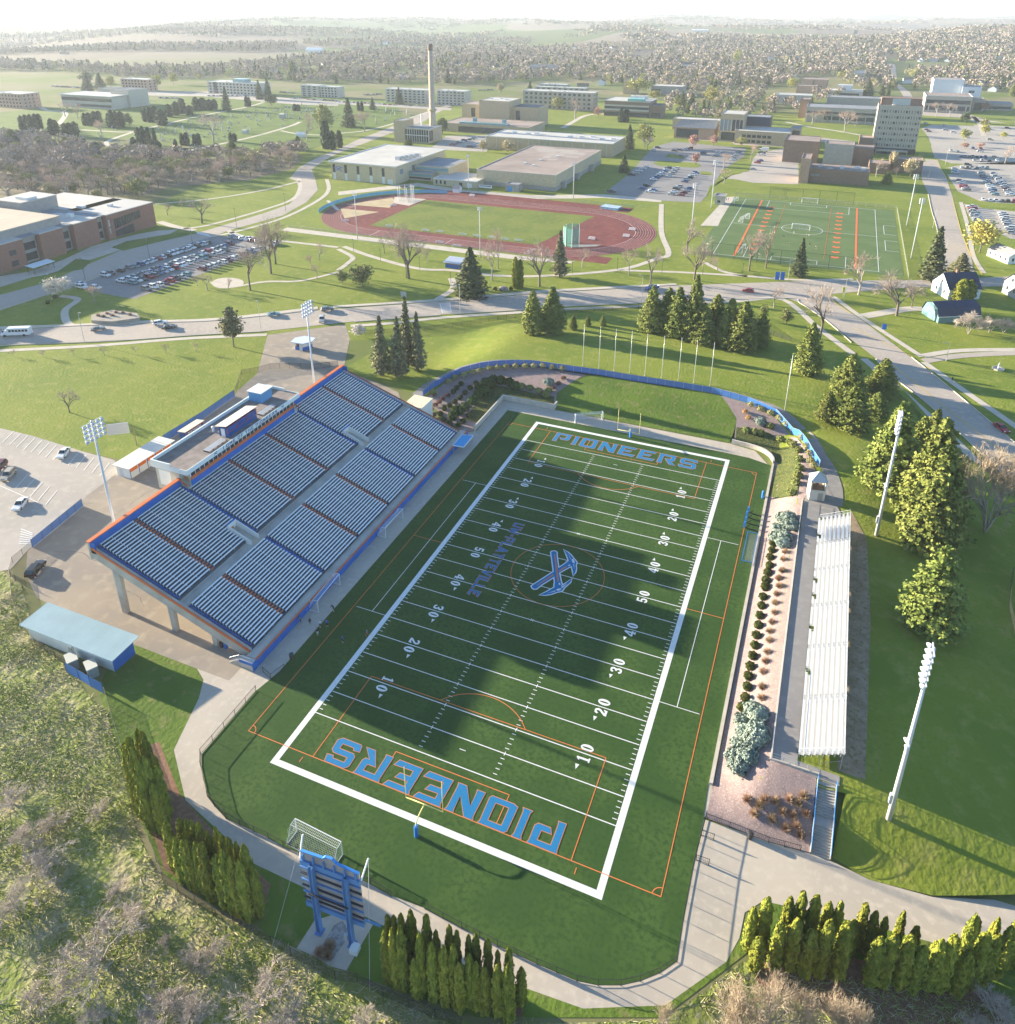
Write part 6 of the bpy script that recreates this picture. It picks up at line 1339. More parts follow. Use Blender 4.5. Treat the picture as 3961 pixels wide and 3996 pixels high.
def cage(c, r, h, netm, label, n=7, a0=0., a1=2*PI*.7):
 t = empty('throwing_cage', (c[0], c[1], .09), 0, label, 'cage', 'throwing cages on the track infield'); P = [(r*math.cos(a), r*math.sin(a)) for a in np.linspace(a0, a1, n)]
 for p in P: mb = MB(); mb.tube((*p,0),(*p,h), .09, n=6); mb.build('post', white_m, t)
 mb = MB()
 for i in range(n-1): mb.face((*P[i],.05),(*P[i+1],.05),(*P[i+1],h-.1),(*P[i],h-.1))
 mb.build('net', netm, t)
cg = bpy.data.materials.new('green_net'); cg.use_nodes = True; _chain(cg, (.10,.46,.34), .5)
cage(at('E',1335,372)[:2], 5., 9., cg, 'throwing cage hung with green netting at the right end of the infield', 7, PI*.45, PI*1.75)
cage(at('E',385,122)[:2], 4.5, 8.5, chain_l, 'bare metal throwing cage with cyan screen at the left end of the infield', 7, -.3*PI, PI*1.2)
fence('screen_fence', [(TC[0]-SL+49.5*math.cos(a), TC[1]+49.5*math.sin(a), 0) for a in np.linspace(PI*.52, PI*1.12, 14)], 1.9, 'cyan screened fence curving round the left end of the running track', chain_c, galv, 4.)
fence('chain_fence', [(-186,250,0),(-36,251,0)], 1.2, 'grey chain link fence along the near straight of the running track', chain_l, galv, 4.)
fence('chain_fence', [(-160,358.5,0),(-36,357,0)], 1.4, 'grey chain link fence along the far straight of the running track', chain_l, galv, 4.)
q_ = at('E',1545,165); t = empty('landing_mat', q_, rad(-8), 'blue and white stack of landing mats at the far right of the track', 'mat'); mb = MB(); mb.box((-5,-3,0),(5,3,1.1)); mb.build('mat', mat('mat_blue', (.12,.32,.48), .6, .3, 1.), t); mb = MB(); mb.box((-5.1,-3.1,1.1),(5.1,3.1,1.3)); mb.build('cover', mat('mat_cover', (.40,.52,.60), .6, .3, .8), t)
bproto = empty('bench'); mb = MB(); mb.box((-2.2,-.2,.42),(2.2,.2,.48)); mb.box((-2.2,.25,.8),(2.2,.3,1.05)); mb.build('seat', alum, bproto); mb = MB(); [mb.box((x-.04,-.2,0),(x+.04,.28,.9)) for x in (-1.8,0,1.8)]; mb.build('leg', galv, bproto)
bl_ = [('E',288,270),('E',495,295),('E',575,302),('E',705,318),('E',785,326),('E',870,335),('E',945,345),('E',1020,352),('E',672,383),('E',575,362),('E',40,240),('E',312,153)]
for i, b in enumerate(bl_):
 o = bproto if i == 0 else dup(bproto); o.location = at(*b); o.location.z = .09
 tag(o, 'silver trackside bench, %s from left in the row along the infield edge' % ordn[i] if i < 8 else ['silver bench near the pavilion, behind the near track fence','silver bench by the near track fence, left of the pavilion','silver bench beside the sand sector at the left of the track','silver bench between the two sand sectors'][i-8], 'bench', 'benches round the track')
for n_, x, y, lb in (('E',757,95,'silver starter stand on the far straight of the track'),('E',1435,340,'white three-step stand beside the green throwing cage'),('E',1630,325,'white timing trolley on the right infield'),('E',1663,288,'white hurdle frame at the right infield edge')):
 q_ = at(n_, x, y); t = empty('step_stand', (q_[0],q_[1],.09), 0, lb, 'stand'); mb = MB(); [mb.box((-1.6,-1+i*.6,.3+i*.35),(1.6,-.5+i*.6,.4+i*.35)) for i in range(3)]; mb.build('step', alum, t); mb = MB(); [mb.box((x_-.05,-1,0),(x_+.05,1,.3)) for x_ in (-1.5,1.5)]; mb.build('frame', galv, t)
for nb_, (xb, yb), (xt, yt), lb in (('E',(110,340),(95,75),'floodlight pole at the left of the track near straight'),('E',(803,440),(805,155),'floodlight pole beside the pavilion at the track near straight'),('B',(0,0),(0,0),'')):
 if not lb: continue
 p = at(nb_, xb, yb); light_pole(p, tall(p, nb_, xt, yt), PI/2, lb, 2, 3, .22, sc_=.8, group='floodlights round the running track')
for (sh, xb, yb, xt, yt, lb) in ((S2,1195,865,1203,470,'floodlight pole at the far right of the track before the field house'),(S2,80,790,68,390,'floodlight pole between the track and the low wing')):
 p = at(sh, xb, yb); light_pole(p, tall(p, sh, xt, yt), -PI/2, lb, 2, 3, .22, sc_=.8, group='floodlights round the running track')
pt = [(11.5,405.5),(95.5,405.5),(95.5,281.5),(10.,281.5)]
sheet('soccer_turf', pt, turf_b, .06)
m = MB(); xa, xb_, ya, yb_ = 18, 86, 285.6, 402.3; xm, ym = 52, 344
def rl(pts, w=.24, z=.09):
 for i in range(len(pts)-1): m.face(*stripe(pts[i], pts[i+1], w, z))
rl([(xa,ya),(xb_,ya)]); rl([(xa,yb_),(xb_,yb_)]); rl([(xa,ya),(xa,yb_)], z=.094); rl([(xb_,ya),(xb_,yb_)], z=.094); rl([(xa,ym),(xb_,ym)]); rl(arc((xm,ym), 9.6, 0, 2*PI, 40), z=.098)
for y, s_ in ((ya,1),(yb_,-1)):
 for hw, d in ((21,17.5),(9.5,6)): rl([(xm-hw,y),(xm-hw,y+s_*d)], z=.094); rl([(xm+hw,y),(xm+hw,y+s_*d)], z=.094); rl([(xm-hw,y+s_*d),(xm+hw,y+s_*d)], z=.098)
for y0 in (320, 350): rl([(xb_+3.5,y0),(xb_+9,y0)]); rl([(xb_+3.5,y0+18),(xb_+9,y0+18)]); rl([(xb_+3.5,y0),(xb_+3.5,y0+18)], z=.094)
m.build('pitch_marking', white, kind='structure')
m = MB()
for x in (27, 77): m.face(*stripe((x,ya),(x,yb_), .9, .102))
for x in (40, 64): m.face(*stripe((x,ya+10),(x,yb_-6), .15, .102))
for i in range(11):
 for x in (33.5, 68.5):
  y = 300+i*8.6
  for dx, dy, sx_, sy_ in ((0,0,3.4,1.5),(-1.,1.1,1.1,.9),(1.,1.1,1.1,.9),(0,-1.05,1.4,.7)): m.face(*[(x+dx+a_*sx_/2, y+dy+b_*sy_/2, .106+.002*(dx+dy)) for a_, b_ in ((-1,-1),(1,-1),(1,1),(-1,1))])
m.build('pitch_marking', mat('marking_orange', (.70,.16,.05), .8), kind='structure')
place_goal('F', (708,132), (798,140), 'white soccer goal on the far end line of the far pitch', away=(52,430))
place_goal('F', (652,280), (752,292), 'white soccer goal standing in the centre circle of the far pitch', away=(52,380))
place_goal('F', (375,245), (412,225), 'white soccer goal on the left orange line of the far pitch', away=(0,370))
place_goal('F', (325,140), (352,120), 'white soccer goal behind the upper left corner of the far pitch', away=(0,400))
place_goal('F', (362,430), (398,385), 'white soccer goal half hidden by the bare trees of the far pitch', away=(0,300))
sheet('pitch_walk', SH('F',(285,100),(330,98),(250,230),(235,265),(135,262)), walk, .08)
fence('tall_net', [(96.5,408,0),(11,408,0)], 2.2, 'grey chain link fence behind the far end of the far pitch', chain_l, galv, 5.)
fence('tall_net', [(97,281,0),(97,408,0)], 1.3, 'pale kerb fence along the right side of the far pitch', chain_l, galv, 5.)
nm = bpy.data.materials.new('thin_net'); nm.use_nodes = True; _chain(nm, (.05,.05,.05), .10)
fence('tall_net', [(18,280.3,0),(76,280.3,0)], 6.5, 'tall thin black netting on poles at the near end of the far pitch', nm, blk_m, 9.6, r=.09)
fence('tall_net', [(30,411,0),(75,411,0)], 6.5, 'tall thin black netting on poles at the far end of the far pitch', nm, blk_m, 9., r=.08)
for (nb_, xb, yb), (nt_, xt, yt), lb, hh_ in ((('F',1303,262),('C',1362,985),'floodlight pole right of the far pitch, farther of two',0),(('F',1328,445),('F',1397,105),'floodlight pole right of the far pitch, nearer of two',0),(('F',82,320),('F',112,20),'floodlight pole on the lawn left of the far pitch, nearer of two',0),(('F',197,158),('C',228,905),'floodlight pole behind the field hut, farther of two',0)):
 p = at(nb_, xb, yb); light_pole(p, tall(p, nt_, xt, yt), PI/2, lb, 3, 3, .28, sc_=.9, group='floodlights round the far soccer pitch')
# ================================================================ vehicles
tyre = mat('tyre', (.02,.02,.02), .8); rimm = mat('wheel_rim', (.45,.45,.46), .35, metal=.6); lampw = mat('headlight', (.75,.76,.74), .2); lampr = mat('tail_light', (.35,.02,.02), .3)
PAINT = {n: mat('paint_'+n, c, .28, spec=.6) for n, c in dict(white=(.72,.73,.74), silver=(.42,.44,.46), grey=(.16,.17,.18), black=(.018,.019,.022), blue=(.03,.09,.26), red=(.36,.02,.03), maroon=(.14,.02,.03), teal=(.16,.30,.34), beige=(.40,.35,.27)).items()}
KINDS_ = {   # length, width, body profile (x, z), greenhouse profile
'sedan': (4.7,1.8,[(-2.35,.35),(2.3,.32),(2.35,.6),(2.2,.78),(1.0,.92),(-1.5,.95),(-2.3,.9),(-2.35,.6)],[(.95,.90),(.25,1.42),(-1.0,1.43),(-1.75,.93)]),
'hatchback': (4.3,1.8,[(-2.1,.35),(2.1,.32),(2.15,.65),(1.95,.82),(1.0,.98),(-2.0,1.0),(-2.1,.7)],[(1.0,.96),(.35,1.50),(-1.5,1.5),(-2.05,1.0)]),
'suv': (4.75,1.92,[(-2.3,.42),(2.3,.40),(2.37,.8),(2.2,1.0),(1.05,1.1),(-2.25,1.12),(-2.35,.8)],[(1.0,1.08),(.4,1.72),(-1.9,1.74),(-2.28,1.1)]),
'pickup': (5.7,1.98,[(-2.8,.5),(2.75,.45),(2.85,.85),(2.7,1.1),(1.3,1.18),(-2.8,1.12)],[(1.25,1.15),(.6,1.82),(-.75,1.82),(-.95,1.14)])}
def loft(mb, prof, w0, w1):
 "closed side profile between -w and +w, narrower (w1) at the top"
 zs = [p[1] for p in prof]; lo, hi = min(zs), max(zs); n = len(prof)
 W = [w0+(w1-w0)*(p[1]-lo)/(hi-lo) for p in prof]
 vs = [(p[0],-w_,p[1]) for p, w_ in zip(prof, W)]+[(p[0],w_,p[1]) for p, w_ in zip(prof, W)]
 mb.add(vs, [(i, i+n, (i+1)%n+n, (i+1)%n) for i in range(n)]+[tuple(range(n)), tuple(range(2*n-1, n-1, -1))])
def car_parts(kind):
 L, W, bp, gp = KINDS_[kind]; r = .33 if kind in ('sedan','hatchback') else .39
 body = MB(); loft(body, bp, W/2, W/2*.95)
 gl = MB(); loft(gl, gp, W/2*.93, W/2*.72)
 roof = MB(); a, b = gp[1], gp[2]; roof.box((b[0]+.08,-W/2*.72,a[1]-.01),(a[0]-.05,W/2*.72,a[1]+.045))
 for s in (-1, 1): roof.bar((gp[1][0]-.02,s*W/2*.725,gp[1][1]),(gp[0][0]-.03,s*W/2*.925,gp[0][1]), .07); roof.bar((gp[2][0],s*W/2*.725,gp[2][1]),(gp[3][0]+.03,s*W/2*.925,gp[3][1]), .10); mx_ = (gp[1][0]+gp[2][0])/2; roof.bar((mx_,s*W/2*.73,gp[1][1]),(mx_,s*W/2*.93,gp[0][1]), .08)
 if kind == 'pickup': roof.box((-2.7,-W/2*.95,1.12),(-.95,-W/2*.85,1.32)); roof.box((-2.7,W/2*.85,1.12),(-.95,W/2*.95,1.32)); roof.box((-2.8,-W/2*.95,1.12),(-2.7,W/2*.95,1.32))
 wh = []
 for x in (-L*.30, L*.31):
  for s in (-1, 1): m_ = MB(); m_.tube((x,s*(W/2-.2),r),(x,s*(W/2+.01),r), r, n=12); m_.use(1); m_.tube((x,s*(W/2-.01),r),(x,s*(W/2+.025),r), r*.6, n=10); wh.append(m_)
 return L, W, bp, body, gl, roof, wh
def merge(dst, src, mi, off=0):
 n = len(dst.v); dst.v += src.v; dst.f += [tuple(i+n for i in f) for f in src.f]; dst.m += [mi if mi is not None else off+k for k in src.m]
_cars = {}
def lot_car_mesh(kind, col):
 if (kind, col) not in _cars:
  L, W, bp, body, gl, roof, wh = car_parts(kind); m_ = MB(); merge(m_, body, 0); merge(m_, gl, 1); merge(m_, roof, 0)
  for w_ in wh: merge(m_, w_, None, 2)
  me = bpy.data.meshes.new('parked_car'); me.from_pydata(m_.v, [], m_.f)
  for x in (PAINT[col], win, tyre, rimm): me.materials.append(x)
  me.polygons.foreach_set('material_index', m_.m); _cars[(kind, col)] = me
 return _cars[(kind, col)]
def road_car(kind, col, loc, rz, label, cat='car', group='cars on the roads'):
 L, W, bp, body, gl, roof, wh = car_parts(kind); t = empty('car' if kind != 'pickup' else 'pickup_truck', loc, rz, label, cat, group)
 merge(body, roof, 0); b = body.build('body', PAINT[col], t)
 md = b.modifiers.new('bevel', 'BEVEL'); md.width = .06; md.segments = 2; md.limit_method = 'ANGLE'
 gl.build('windows', win, t)
 for w_ in wh: w_.build('wheel', [tyre, rimm], t)
 zf = .72 if kind in ('sedan','hatchback') else .85
 for s in (-1, 1):
  m_ = MB(); m_.box((L/2-.12,s*W*.36-.22,zf-.08),(L/2+.01,s*W*.36+.22,zf+.08)); m_.build('headlight', lampw, t)
  m_ = MB(); m_.box((-L/2-.02,s*W*.38-.16,zf-.02),(-L/2+.1,s*W*.38+.16,zf+.14)); m_.build('tail_light', lampr, t)
 return t
ORD = ['first','second','third','fourth','fifth','sixth','seventh','eighth','ninth','tenth','eleventh','twelfth','thirteenth','fourteenth','fifteenth','sixteenth','seventeenth','eighteenth','nineteenth','twentieth','twenty-first','twenty-second','twenty-third','twenty-fourth','twenty-fifth','twenty-sixth','twenty-seventh','twenty-eighth']
CW = ['white']*9+['silver']*9+['grey']*5+['black']*5+['blue']*3+['red']*2+['maroon']*2+['teal','beige']
KW = ['sedan']*4+['suv']*5+['hatchback']*2+['pickup']
lot_z = .10
def parked(p, rz, label, group, kind=None, col=None):
 k = kind or rnd.choice(KW); c = col or rnd.choice(CW)
 return linkmesh('parked_car' if k != 'pickup' else 'parked_pickup', lot_car_mesh(k, c), None, (p[0], p[1], lot_z), rz, '%s %s, %s' % (c, k if k != 'pickup' else 'pickup', label), 'car' if k != 'pickup' else 'pickup truck', group)
def row(sh, a, b, n, where, group, skip=.06, head=None):
 p, q = at(sh, *a), at(sh, *b); d = math.atan2(q[1]-p[1], q[0]-p[0])+PI/2 if head is None else head
 k = 0
 for i in range(n):
  f = i/max(1, n-1)
  if rnd.random() < skip: continue
  k += 1
  parked((p[0]+(q[0]-p[0])*f+rnd.uniform(-.25,.25), p[1]+(q[1]-p[1])*f+rnd.uniform(-.15,.15)), d+(PI if rnd.random() < .45 else 0)+rnd.uniform(-.03,.03), '%s from left %s' % (ORD[k-1], where), group)
BHL = 'cars parked beside the brick hall'
row('D', (600,550), (1175,365), 24, 'in the far row beside the brick hall', BHL)
row('D', (690,583), (1300,372), 23, 'in the second row of the brick hall car park', BHL, .03)
row('D', (750,592), (1275,408), 20, 'in the third row of the brick hall car park', BHL, .03)
row('D', (800,640), (1470,400), 24, 'in the nearest row of the brick hall car park', BHL, .08)
row('D', (1320,330), (1560,372), 9, 'in the short end row of the brick hall car park', BHL, .02, head=PI/2)
for x, y, l in ((460,600,'alone at the near end of the brick hall car park'),(465,618,'second car at the near end of the brick hall car park'),(545,622,'beside the bare tree at the near end of the brick hall car park')): parked(at('D', x, y), 0, l, BHL, col='white')
ML = 'cars parked in the campus lot'
for a, b, n, wh_ in (((165,228),(255,178),5,'in the left edge row of the campus lot'),((295,255),(385,186),8,'in the second row of the campus lot'),((395,235),(435,190),4,'in the short third row of the campus lot'),((485,268),(555,215),6,'in the right row of the campus lot'),((228,310),(255,293),2,'in the front left pair of the campus lot'),((405,345),(455,300),4,'in the front middle row of the campus lot'),((465,350),(510,312),4,'in the front right row of the campus lot'),((670,112),(700,78),5,'in the row before the student centre'),((778,135),(815,88),7,'in the last row before the student centre'),((425,80),(520,66),4,'in the upper row by the student centre trees'),((930,152),(945,140),2,'beside the lawn of the engineering yard')):
 row(S8, a, b, n, wh_, ML, .03, head=0)
for x, y, k, c, l in ((275,330,'pickup','white','in the middle of the campus lot front'),(300,320,'sedan','blue','behind the white pickup of the campus lot'),(42,330,'pickup','black','by the path at the left corner of the campus lot'),(300,76,'hatchback','white','alone in the upper left of the campus lot'),(325,62,'suv','black','alone by the kerb at the top of the campus lot'),(465,112,'suv','grey','beside the small planted island'),(600,96,'suv','black','right of the planted island'),(905,192,'sedan','silver','alone on the engineering yard lawn edge'),(960,106,'pickup','white','nearest on the engineering yard'),(955,94,'pickup','black','behind a white pickup on the engineering yard')): parked(at(S8, x, y), 0, l, ML, k, c)
q_ = at(S8, 968, 82); t = empty('box_truck', (*q_[:2], lot_z), PI, 'white box truck parked behind pickups on the engineering yard', 'truck'); m_ = MB(); m_.box((-3.4,-1.2,.7),(1.6,1.2,3.4)); m_.build('box', PAINT['white'], t); m_ = MB(); m_.box((1.65,-1.05,.6),(3.4,1.05,2.2)); m_.build('cab', PAINT['white'], t); m_ = MB(); m_.box((2.4,-1.07,1.4),(3.42,1.07,2.0)); m_.build('windows', win, t)
for x in (-2.2,2.5):
 for s in (-1,1): m_ = MB(); m_.tube((x,s*1.0,.42),(x,s*1.2,.42), .42, n=10); m_.build('wheel', tyre, t)
RL = 'cars parked in the right hand lots'
for a, b, n, wh_, hd in (((540,90),(535,52),4,'in the corner row by the tower street',0),((585,165),(640,250),8,'in the left row of the right hand lot',0),((775,80),(905,290),14,'in the middle row of the right hand lot',0),((895,100),(1055,292),14,'in the third row of the right hand lot',0),((800,337),(1085,356),6,'in the grass bank row of the right hand lot',PI/2),((600,42),(835,46),6,'in the row at the top of the right hand lot',PI/2),((690,405),(745,530),8,'in the left row of the sunken lot',0),((970,465),(1065,650),9,'in the right row of the sunken lot',0)):
 row(S7, a, b, n, wh_, RL, .03, head=hd)
TL = 'cars parked beyond the office tower'
for a, b, n, wh_ in (((705,607),(880,612),7,'in the long row beyond the tower'),((800,633),(1020,640),5,'in the near row beyond the tower'),((640,567),(685,572),2,'in the pair beyond the tower'),((790,549),(850,552),2,'in the upper pair beyond the tower'),((720,686),(785,686),3,'in the trio at the kerb beyond the tower'),((840,688),(895,690),2,'in the kerb pair beyond the tower')): row(S5, a, b, n, wh_, TL, .0, head=PI/2)
for x, y, c, l in ((460,372,'silver','alone by the grass beside the tower'),(466,416,'maroon','behind a matching car beside the tower'),(482,428,'maroon','nearest of two matching cars beside the tower'),(592,387,'silver','in the middle of the lot before the library'),(600,418,'silver','nearer in the lot before the library'),(656,435,'white','at the kerb of the lot before the library'),(752,470,'white','by the planted strip before the library'),(916,487,'beige','on the drive right of the planted strip'),(932,416,'white','by the yellow bushes at the right'),(1040,405,'black','at the far right before the library'),(845,570,'white','between the rows beyond the tower'),(950,613,'beige','at the right end beyond the tower'),(757,665,'black','on the drive beyond the tower')): parked(at(S5, x, y), 0, l, TL, None, c)
PL_ = 'cars parked behind the heating plant'
for a, b, n, wh_ in (((572,322),(640,298),5,'in the left row behind the heating plant'),((650,297),(712,284),4,'in the right row behind the heating plant'),((678,338),(725,320),4,'in the front row behind the heating plant')): row(T3, a, b, n, wh_, PL_, 0, head=0)
CL = 'cars parked along the cemetery road'
row('A', (1655,560), (1910,575), 15, 'along the road before the residence hall', CL, .1, head=0); row('B', (10,580), (500,606), 18, 'along the road left of the chimney', CL, .12, head=0)
row('A', (1185,546), (1430,546), 12, 'along the road before the modern hall', CL, .1, head=0); row('A', (900,556), (1015,560), 8, 'in the lot behind the cypresses', CL, .05, head=PI/2); row('A', (300,490), (470,500), 14, 'in the lot at the upper left', CL, .05, head=PI/2)
row('A', (1590,525), (1680,530), 6, 'in the lot between the two halls', CL, .05, head=PI/2); row('B', (150,540), (240,535), 6, 'in the lot left of the chimney hall', CL, .05, head=PI/2); row('B', (780,515), (870,510), 6, 'in the lot right of the chimney', CL, .05, head=PI/2)
GL_ = 'cars in the near left car park'
dg = math.atan2(dv[1], dv[0])
for x, y, k, c, l in ((362,545,'sedan','white','alone by the lawn of the near left car park'),(0,625,'suv','maroon','cut by the left edge of the photo'),(50,672,'suv','beige','by the left edge of the near car park'),(118,835,'sedan','white','under a bare tree in the near left car park')):
 road_car(k, c, (*at('G', x, y)[:2], .06), dg, '%s %s %s' % (c, k, l), 'car', GL_)
road_car('suv', 'black', (*at('G', 205, 1205)[:2], .05), math.atan2(at('G',240,1150)[1]-at('G',165,1240)[1], at('G',240,1150)[0]-at('G',165,1240)[0]), 'black suv parked on the bend of the service yard beside the stand')
for sh, a, b, k, c, l in (('D',(540,858),(575,852),'sedan','grey','dark grey sedan on the main road behind the white bus'),('D',(890,826),(925,820),'suv','white','white suv on the main road passing a dark sedan'),('D',(938,848),(975,842),'sedan','black','dark sedan on the main road beside a white suv'),('D',(1535,775),(1565,770),'sedan','teal','pale teal sedan on the main road above the ticket booth'),('D',(1835,748),(1868,742),'suv','grey','grey suv on the main road behind the floodlight pole'),('D',(1824,790),(1822,815),'suv','silver','silver suv pulling out of the stadium plaza'),('E',(830,677),(800,684),'sedan','black','black sedan on the main road right of the crosswalk'),('E',(1795,620),(1755,626),'pickup','blue','dark blue pickup on the main road above the pines'),('F',(420,640),(390,636),'hatchback','red','red hatchback on the main road near the junction'),('I',(1815,385),(1860,420),'sedan','red','red sedan on the wide road at the right edge'),('E',(360,48),(385,46),'sedan','black','dark sedan before the gymnasium behind the cyan fence')):
 p, q = at(sh, *a), at(sh, *b); road_car(k, c, ((p[0]+q[0])/2, (p[1]+q[1])/2, .085), math.atan2(q[1]-p[1], q[0]-p[0]), l, 'pickup truck' if k == 'pickup' else 'car')
p, q = at('D', 20, 888), at('D', 175, 882); L = 9.4
bus = empty('bus', ((p[0]+q[0])/2, (p[1]+q[1])/2, .085), math.atan2(p[1]-q[1], p[0]-q[0]), 'white shuttle bus with dark windows on the main road at the left edge', 'bus')
m_ = MB(); m_.box((-L/2,-1.2,.55),(L/2-2.2,1.2,3.0)); loft(m_, [(L/2-2.3,.5),(L/2,.5),(L/2+.02,1.15),(L/2-.7,1.35),(L/2-1.5,2.3),(L/2-2.3,2.5)], 1.1, 1.0); b_ = m_.build('body', PAINT['white'], bus); md = b_.modifiers.new('bevel', 'BEVEL'); md.width = .1; md.segments = 2
for i in range(6):
 for s in (-1,1): piece(bus, 'window', win, (-L/2+.9+i*1.05, s*1.21, 2.15), (.85,.04,.8))
piece(bus, 'windscreen', win, (L/2-1.05,0,1.85), (.7,2.0,.7))
for x in (-L/2+1.9, L/2-1.3):
 for s in (-1,1): m_ = MB(); m_.tube((x,s*.95,.45),(x,s*1.22,.45), .45, n=12); m_.build('wheel', [tyre], bus)
# ================================================================ people
def body_mesh(name, pose, mats_, shirt_z=.9):
 "one continuous skinned figure; pose = dict of joints"
 J = dict(pelvis=(0,0,.95), waist=(0,0,1.1), chest=(0,0,1.35), neck=(0,0,1.5), head=(0,.03,1.62), crown=(0,.02,1.74),
   sl=(-.18,0,1.42), el=(-.26,.02,1.15), hl=(-.27,.1,.9), sr=(.18,0,1.42), er=(.26,.02,1.15), hr=(.27,.1,.9),
   pl=(-.1,0,.9), kl=(-.11,.02,.5), fl=(-.12,-.02,.08), tl=(-.13,.14,.04), pr=(.1,0,.9), kr=(.11,.02,.5), fr=(.12,-.02,.08), tr=(.13,.14,.04)); J.update(pose)
 R_ = dict(pelvis=.15, waist=.135, chest=.165, neck=.06, head=.10, crown=.075, sl=.07, el=.05, hl=.04, sr=.07, er=.05, hr=.04, pl=.10, kl=.065, fl=.045, tl=.04, pr=.10, kr=.065, fr=.045, tr=.04)
 E_ = [('pelvis','waist'),('waist','chest'),('chest','neck'),('neck','head'),('head','crown'),('chest','sl'),('sl','el'),('el','hl'),('chest','sr'),('sr','er'),('er','hr'),('pelvis','pl'),('pl','kl'),('kl','fl'),('fl','tl'),('pelvis','pr'),('pr','kr'),('kr','fr'),('fr','tr')]
 ks = list(J); me = bpy.data.meshes.new(name); me.from_pydata([J[k] for k in ks], [(ks.index(a), ks.index(b)) for a, b in E_], [])
 o = bpy.data.objects.new(name, me); COL.objects.link(o); o.modifiers.new('skin', 'SKIN')
 for i, k in enumerate(ks): me.skin_vertices[0].data[i].radius = (R_[k], R_[k]*(.8 if k in ('chest','waist','pelvis') else 1)); me.skin_vertices[0].data[i].use_root = (k == 'pelvis')
 s = o.modifiers.new('sub', 'SUBSURF'); s.levels = 1; s.render_levels = 1
 dg_ = bpy.context.evaluated_depsgraph_get(); m2 = bpy.data.meshes.new_from_object(o.evaluated_get(dg_)); bpy.data.objects.remove(o)
 return m2
skin_m = mat('skin', (.42,.26,.18), .6); hair_m = mat('hair', (.05,.035,.025), .7)
def person(loc, rz, top, bot, label, pose={}, sleeves=True, group=None):
 me = body_mesh('person', pose, None)
 me.materials.clear()
 for m_ in (skin_m, top, bot, mat('shoe', (.6,.6,.6), .7)): me.materials.append(m_)
 for p_ in me.polygons:
  z = p_.center.z; p_.material_index = 1 if 1.0 < z < 1.5 and abs(p_.center.x) < .26 else (2 if .5 < z <= 1.0 and abs(p_.center.x) < .24 else (3 if z < .1 else 0))
  p_.use_smooth = True
 o = linkmesh('person', me, None, loc, rz, label, 'person', group)
 h = MB(); h.lathe([(.02,-.02),(.105,.0),(.11,.06),(.085,.12),(.03,.15)], n=10); hh_ = h.build('hair', hair_m, o); hh_.location = pose.get('head', (0,.03,1.62)); hh_.location.z += .02; hh_.location.y -= .02
 return o
cloth = {n: mat('cloth_'+n, c, .9) for n, c in dict(black=(.02,.02,.025), white=(.65,.65,.65), blue=(.03,.12,.5), grey=(.2,.2,.22), navy=(.02,.04,.12), red=(.4,.04,.03), tan=(.4,.3,.2)).items()}
run = dict(kl=(-.11,.25,.55), fl=(-.12,.1,.2), tl=(-.13,.24,.14), kr=(.11,-.05,.5), fr=(.12,-.3,.12), tr=(.13,-.2,.03), el=(-.28,-.15,1.2), hl=(-.25,.05,1.05), er=(.28,.15,1.2), hr=(.22,.3,1.3))
bend = dict(chest=(0,.18,1.28), neck=(0,.28,1.38), head=(0,.36,1.46), crown=(0,.42,1.56), sl=(-.18,.2,1.34), el=(-.24,.36,1.1), hl=(-.18,.42,.85), sr=(.18,.2,1.34), er=(.24,.36,1.1), hr=(.18,.42,.85))
sit = dict(pelvis=(0,-.2,.5), waist=(0,-.2,.65), chest=(0,-.18,.9), neck=(0,-.15,1.06), head=(0,-.12,1.18), crown=(0,-.12,1.3), sl=(-.18,-.18,.98), el=(-.24,-.05,.72), hl=(-.15,.15,.6), sr=(.18,-.18,.98), er=(.24,-.05,.72), hr=(.15,.15,.6), pl=(-.1,-.15,.48), kl=(-.13,.25,.5), fl=(-.13,.25,.08), tl=(-.13,.4,.04), pr=(.1,-.15,.48), kr=(.13,.25,.5), fr=(.13,.25,.08), tr=(.13,.4,.04))
FP = 'people beside the football turf'
for n_, x, y, rz_, tp, bt, ps, lb in (('J',1757,352,.6,'black','grey',{},'person in a black top standing on the concrete before the stand'),('J',1705,340,2.,'grey','navy',bend,'person in grey bending over by the blue bins before the stand'),('J',1800,408,1.2,'black','white',{},'person in black with white shorts at the turf edge'),('J',1812,362,-1.,'white','black',bend,'person in white and black crouching at the turf edge'),('J',1853,360,.4,'blue','black',{},'person in a bright blue shirt standing on the turf edge'),('J',1890,270,2.6,'black','black',bend,'person in black stooping near the folded goal'),('K',25,450,-.4,'blue','black',{},'person in a blue shirt and black shorts out on the turf'),('K',165,415,1.8,'grey','red',run,'person in grey and red running at the white sideline')):
 person((*at(n_, x, y)[:2], .07), rz_, cloth[tp], cloth[bt], lb, ps, group=FP)
person((*at('I',1558,132)[:2], .12), .3, cloth['black'], cloth['navy'], 'person in dark clothes walking on the far pavement of the wide road')
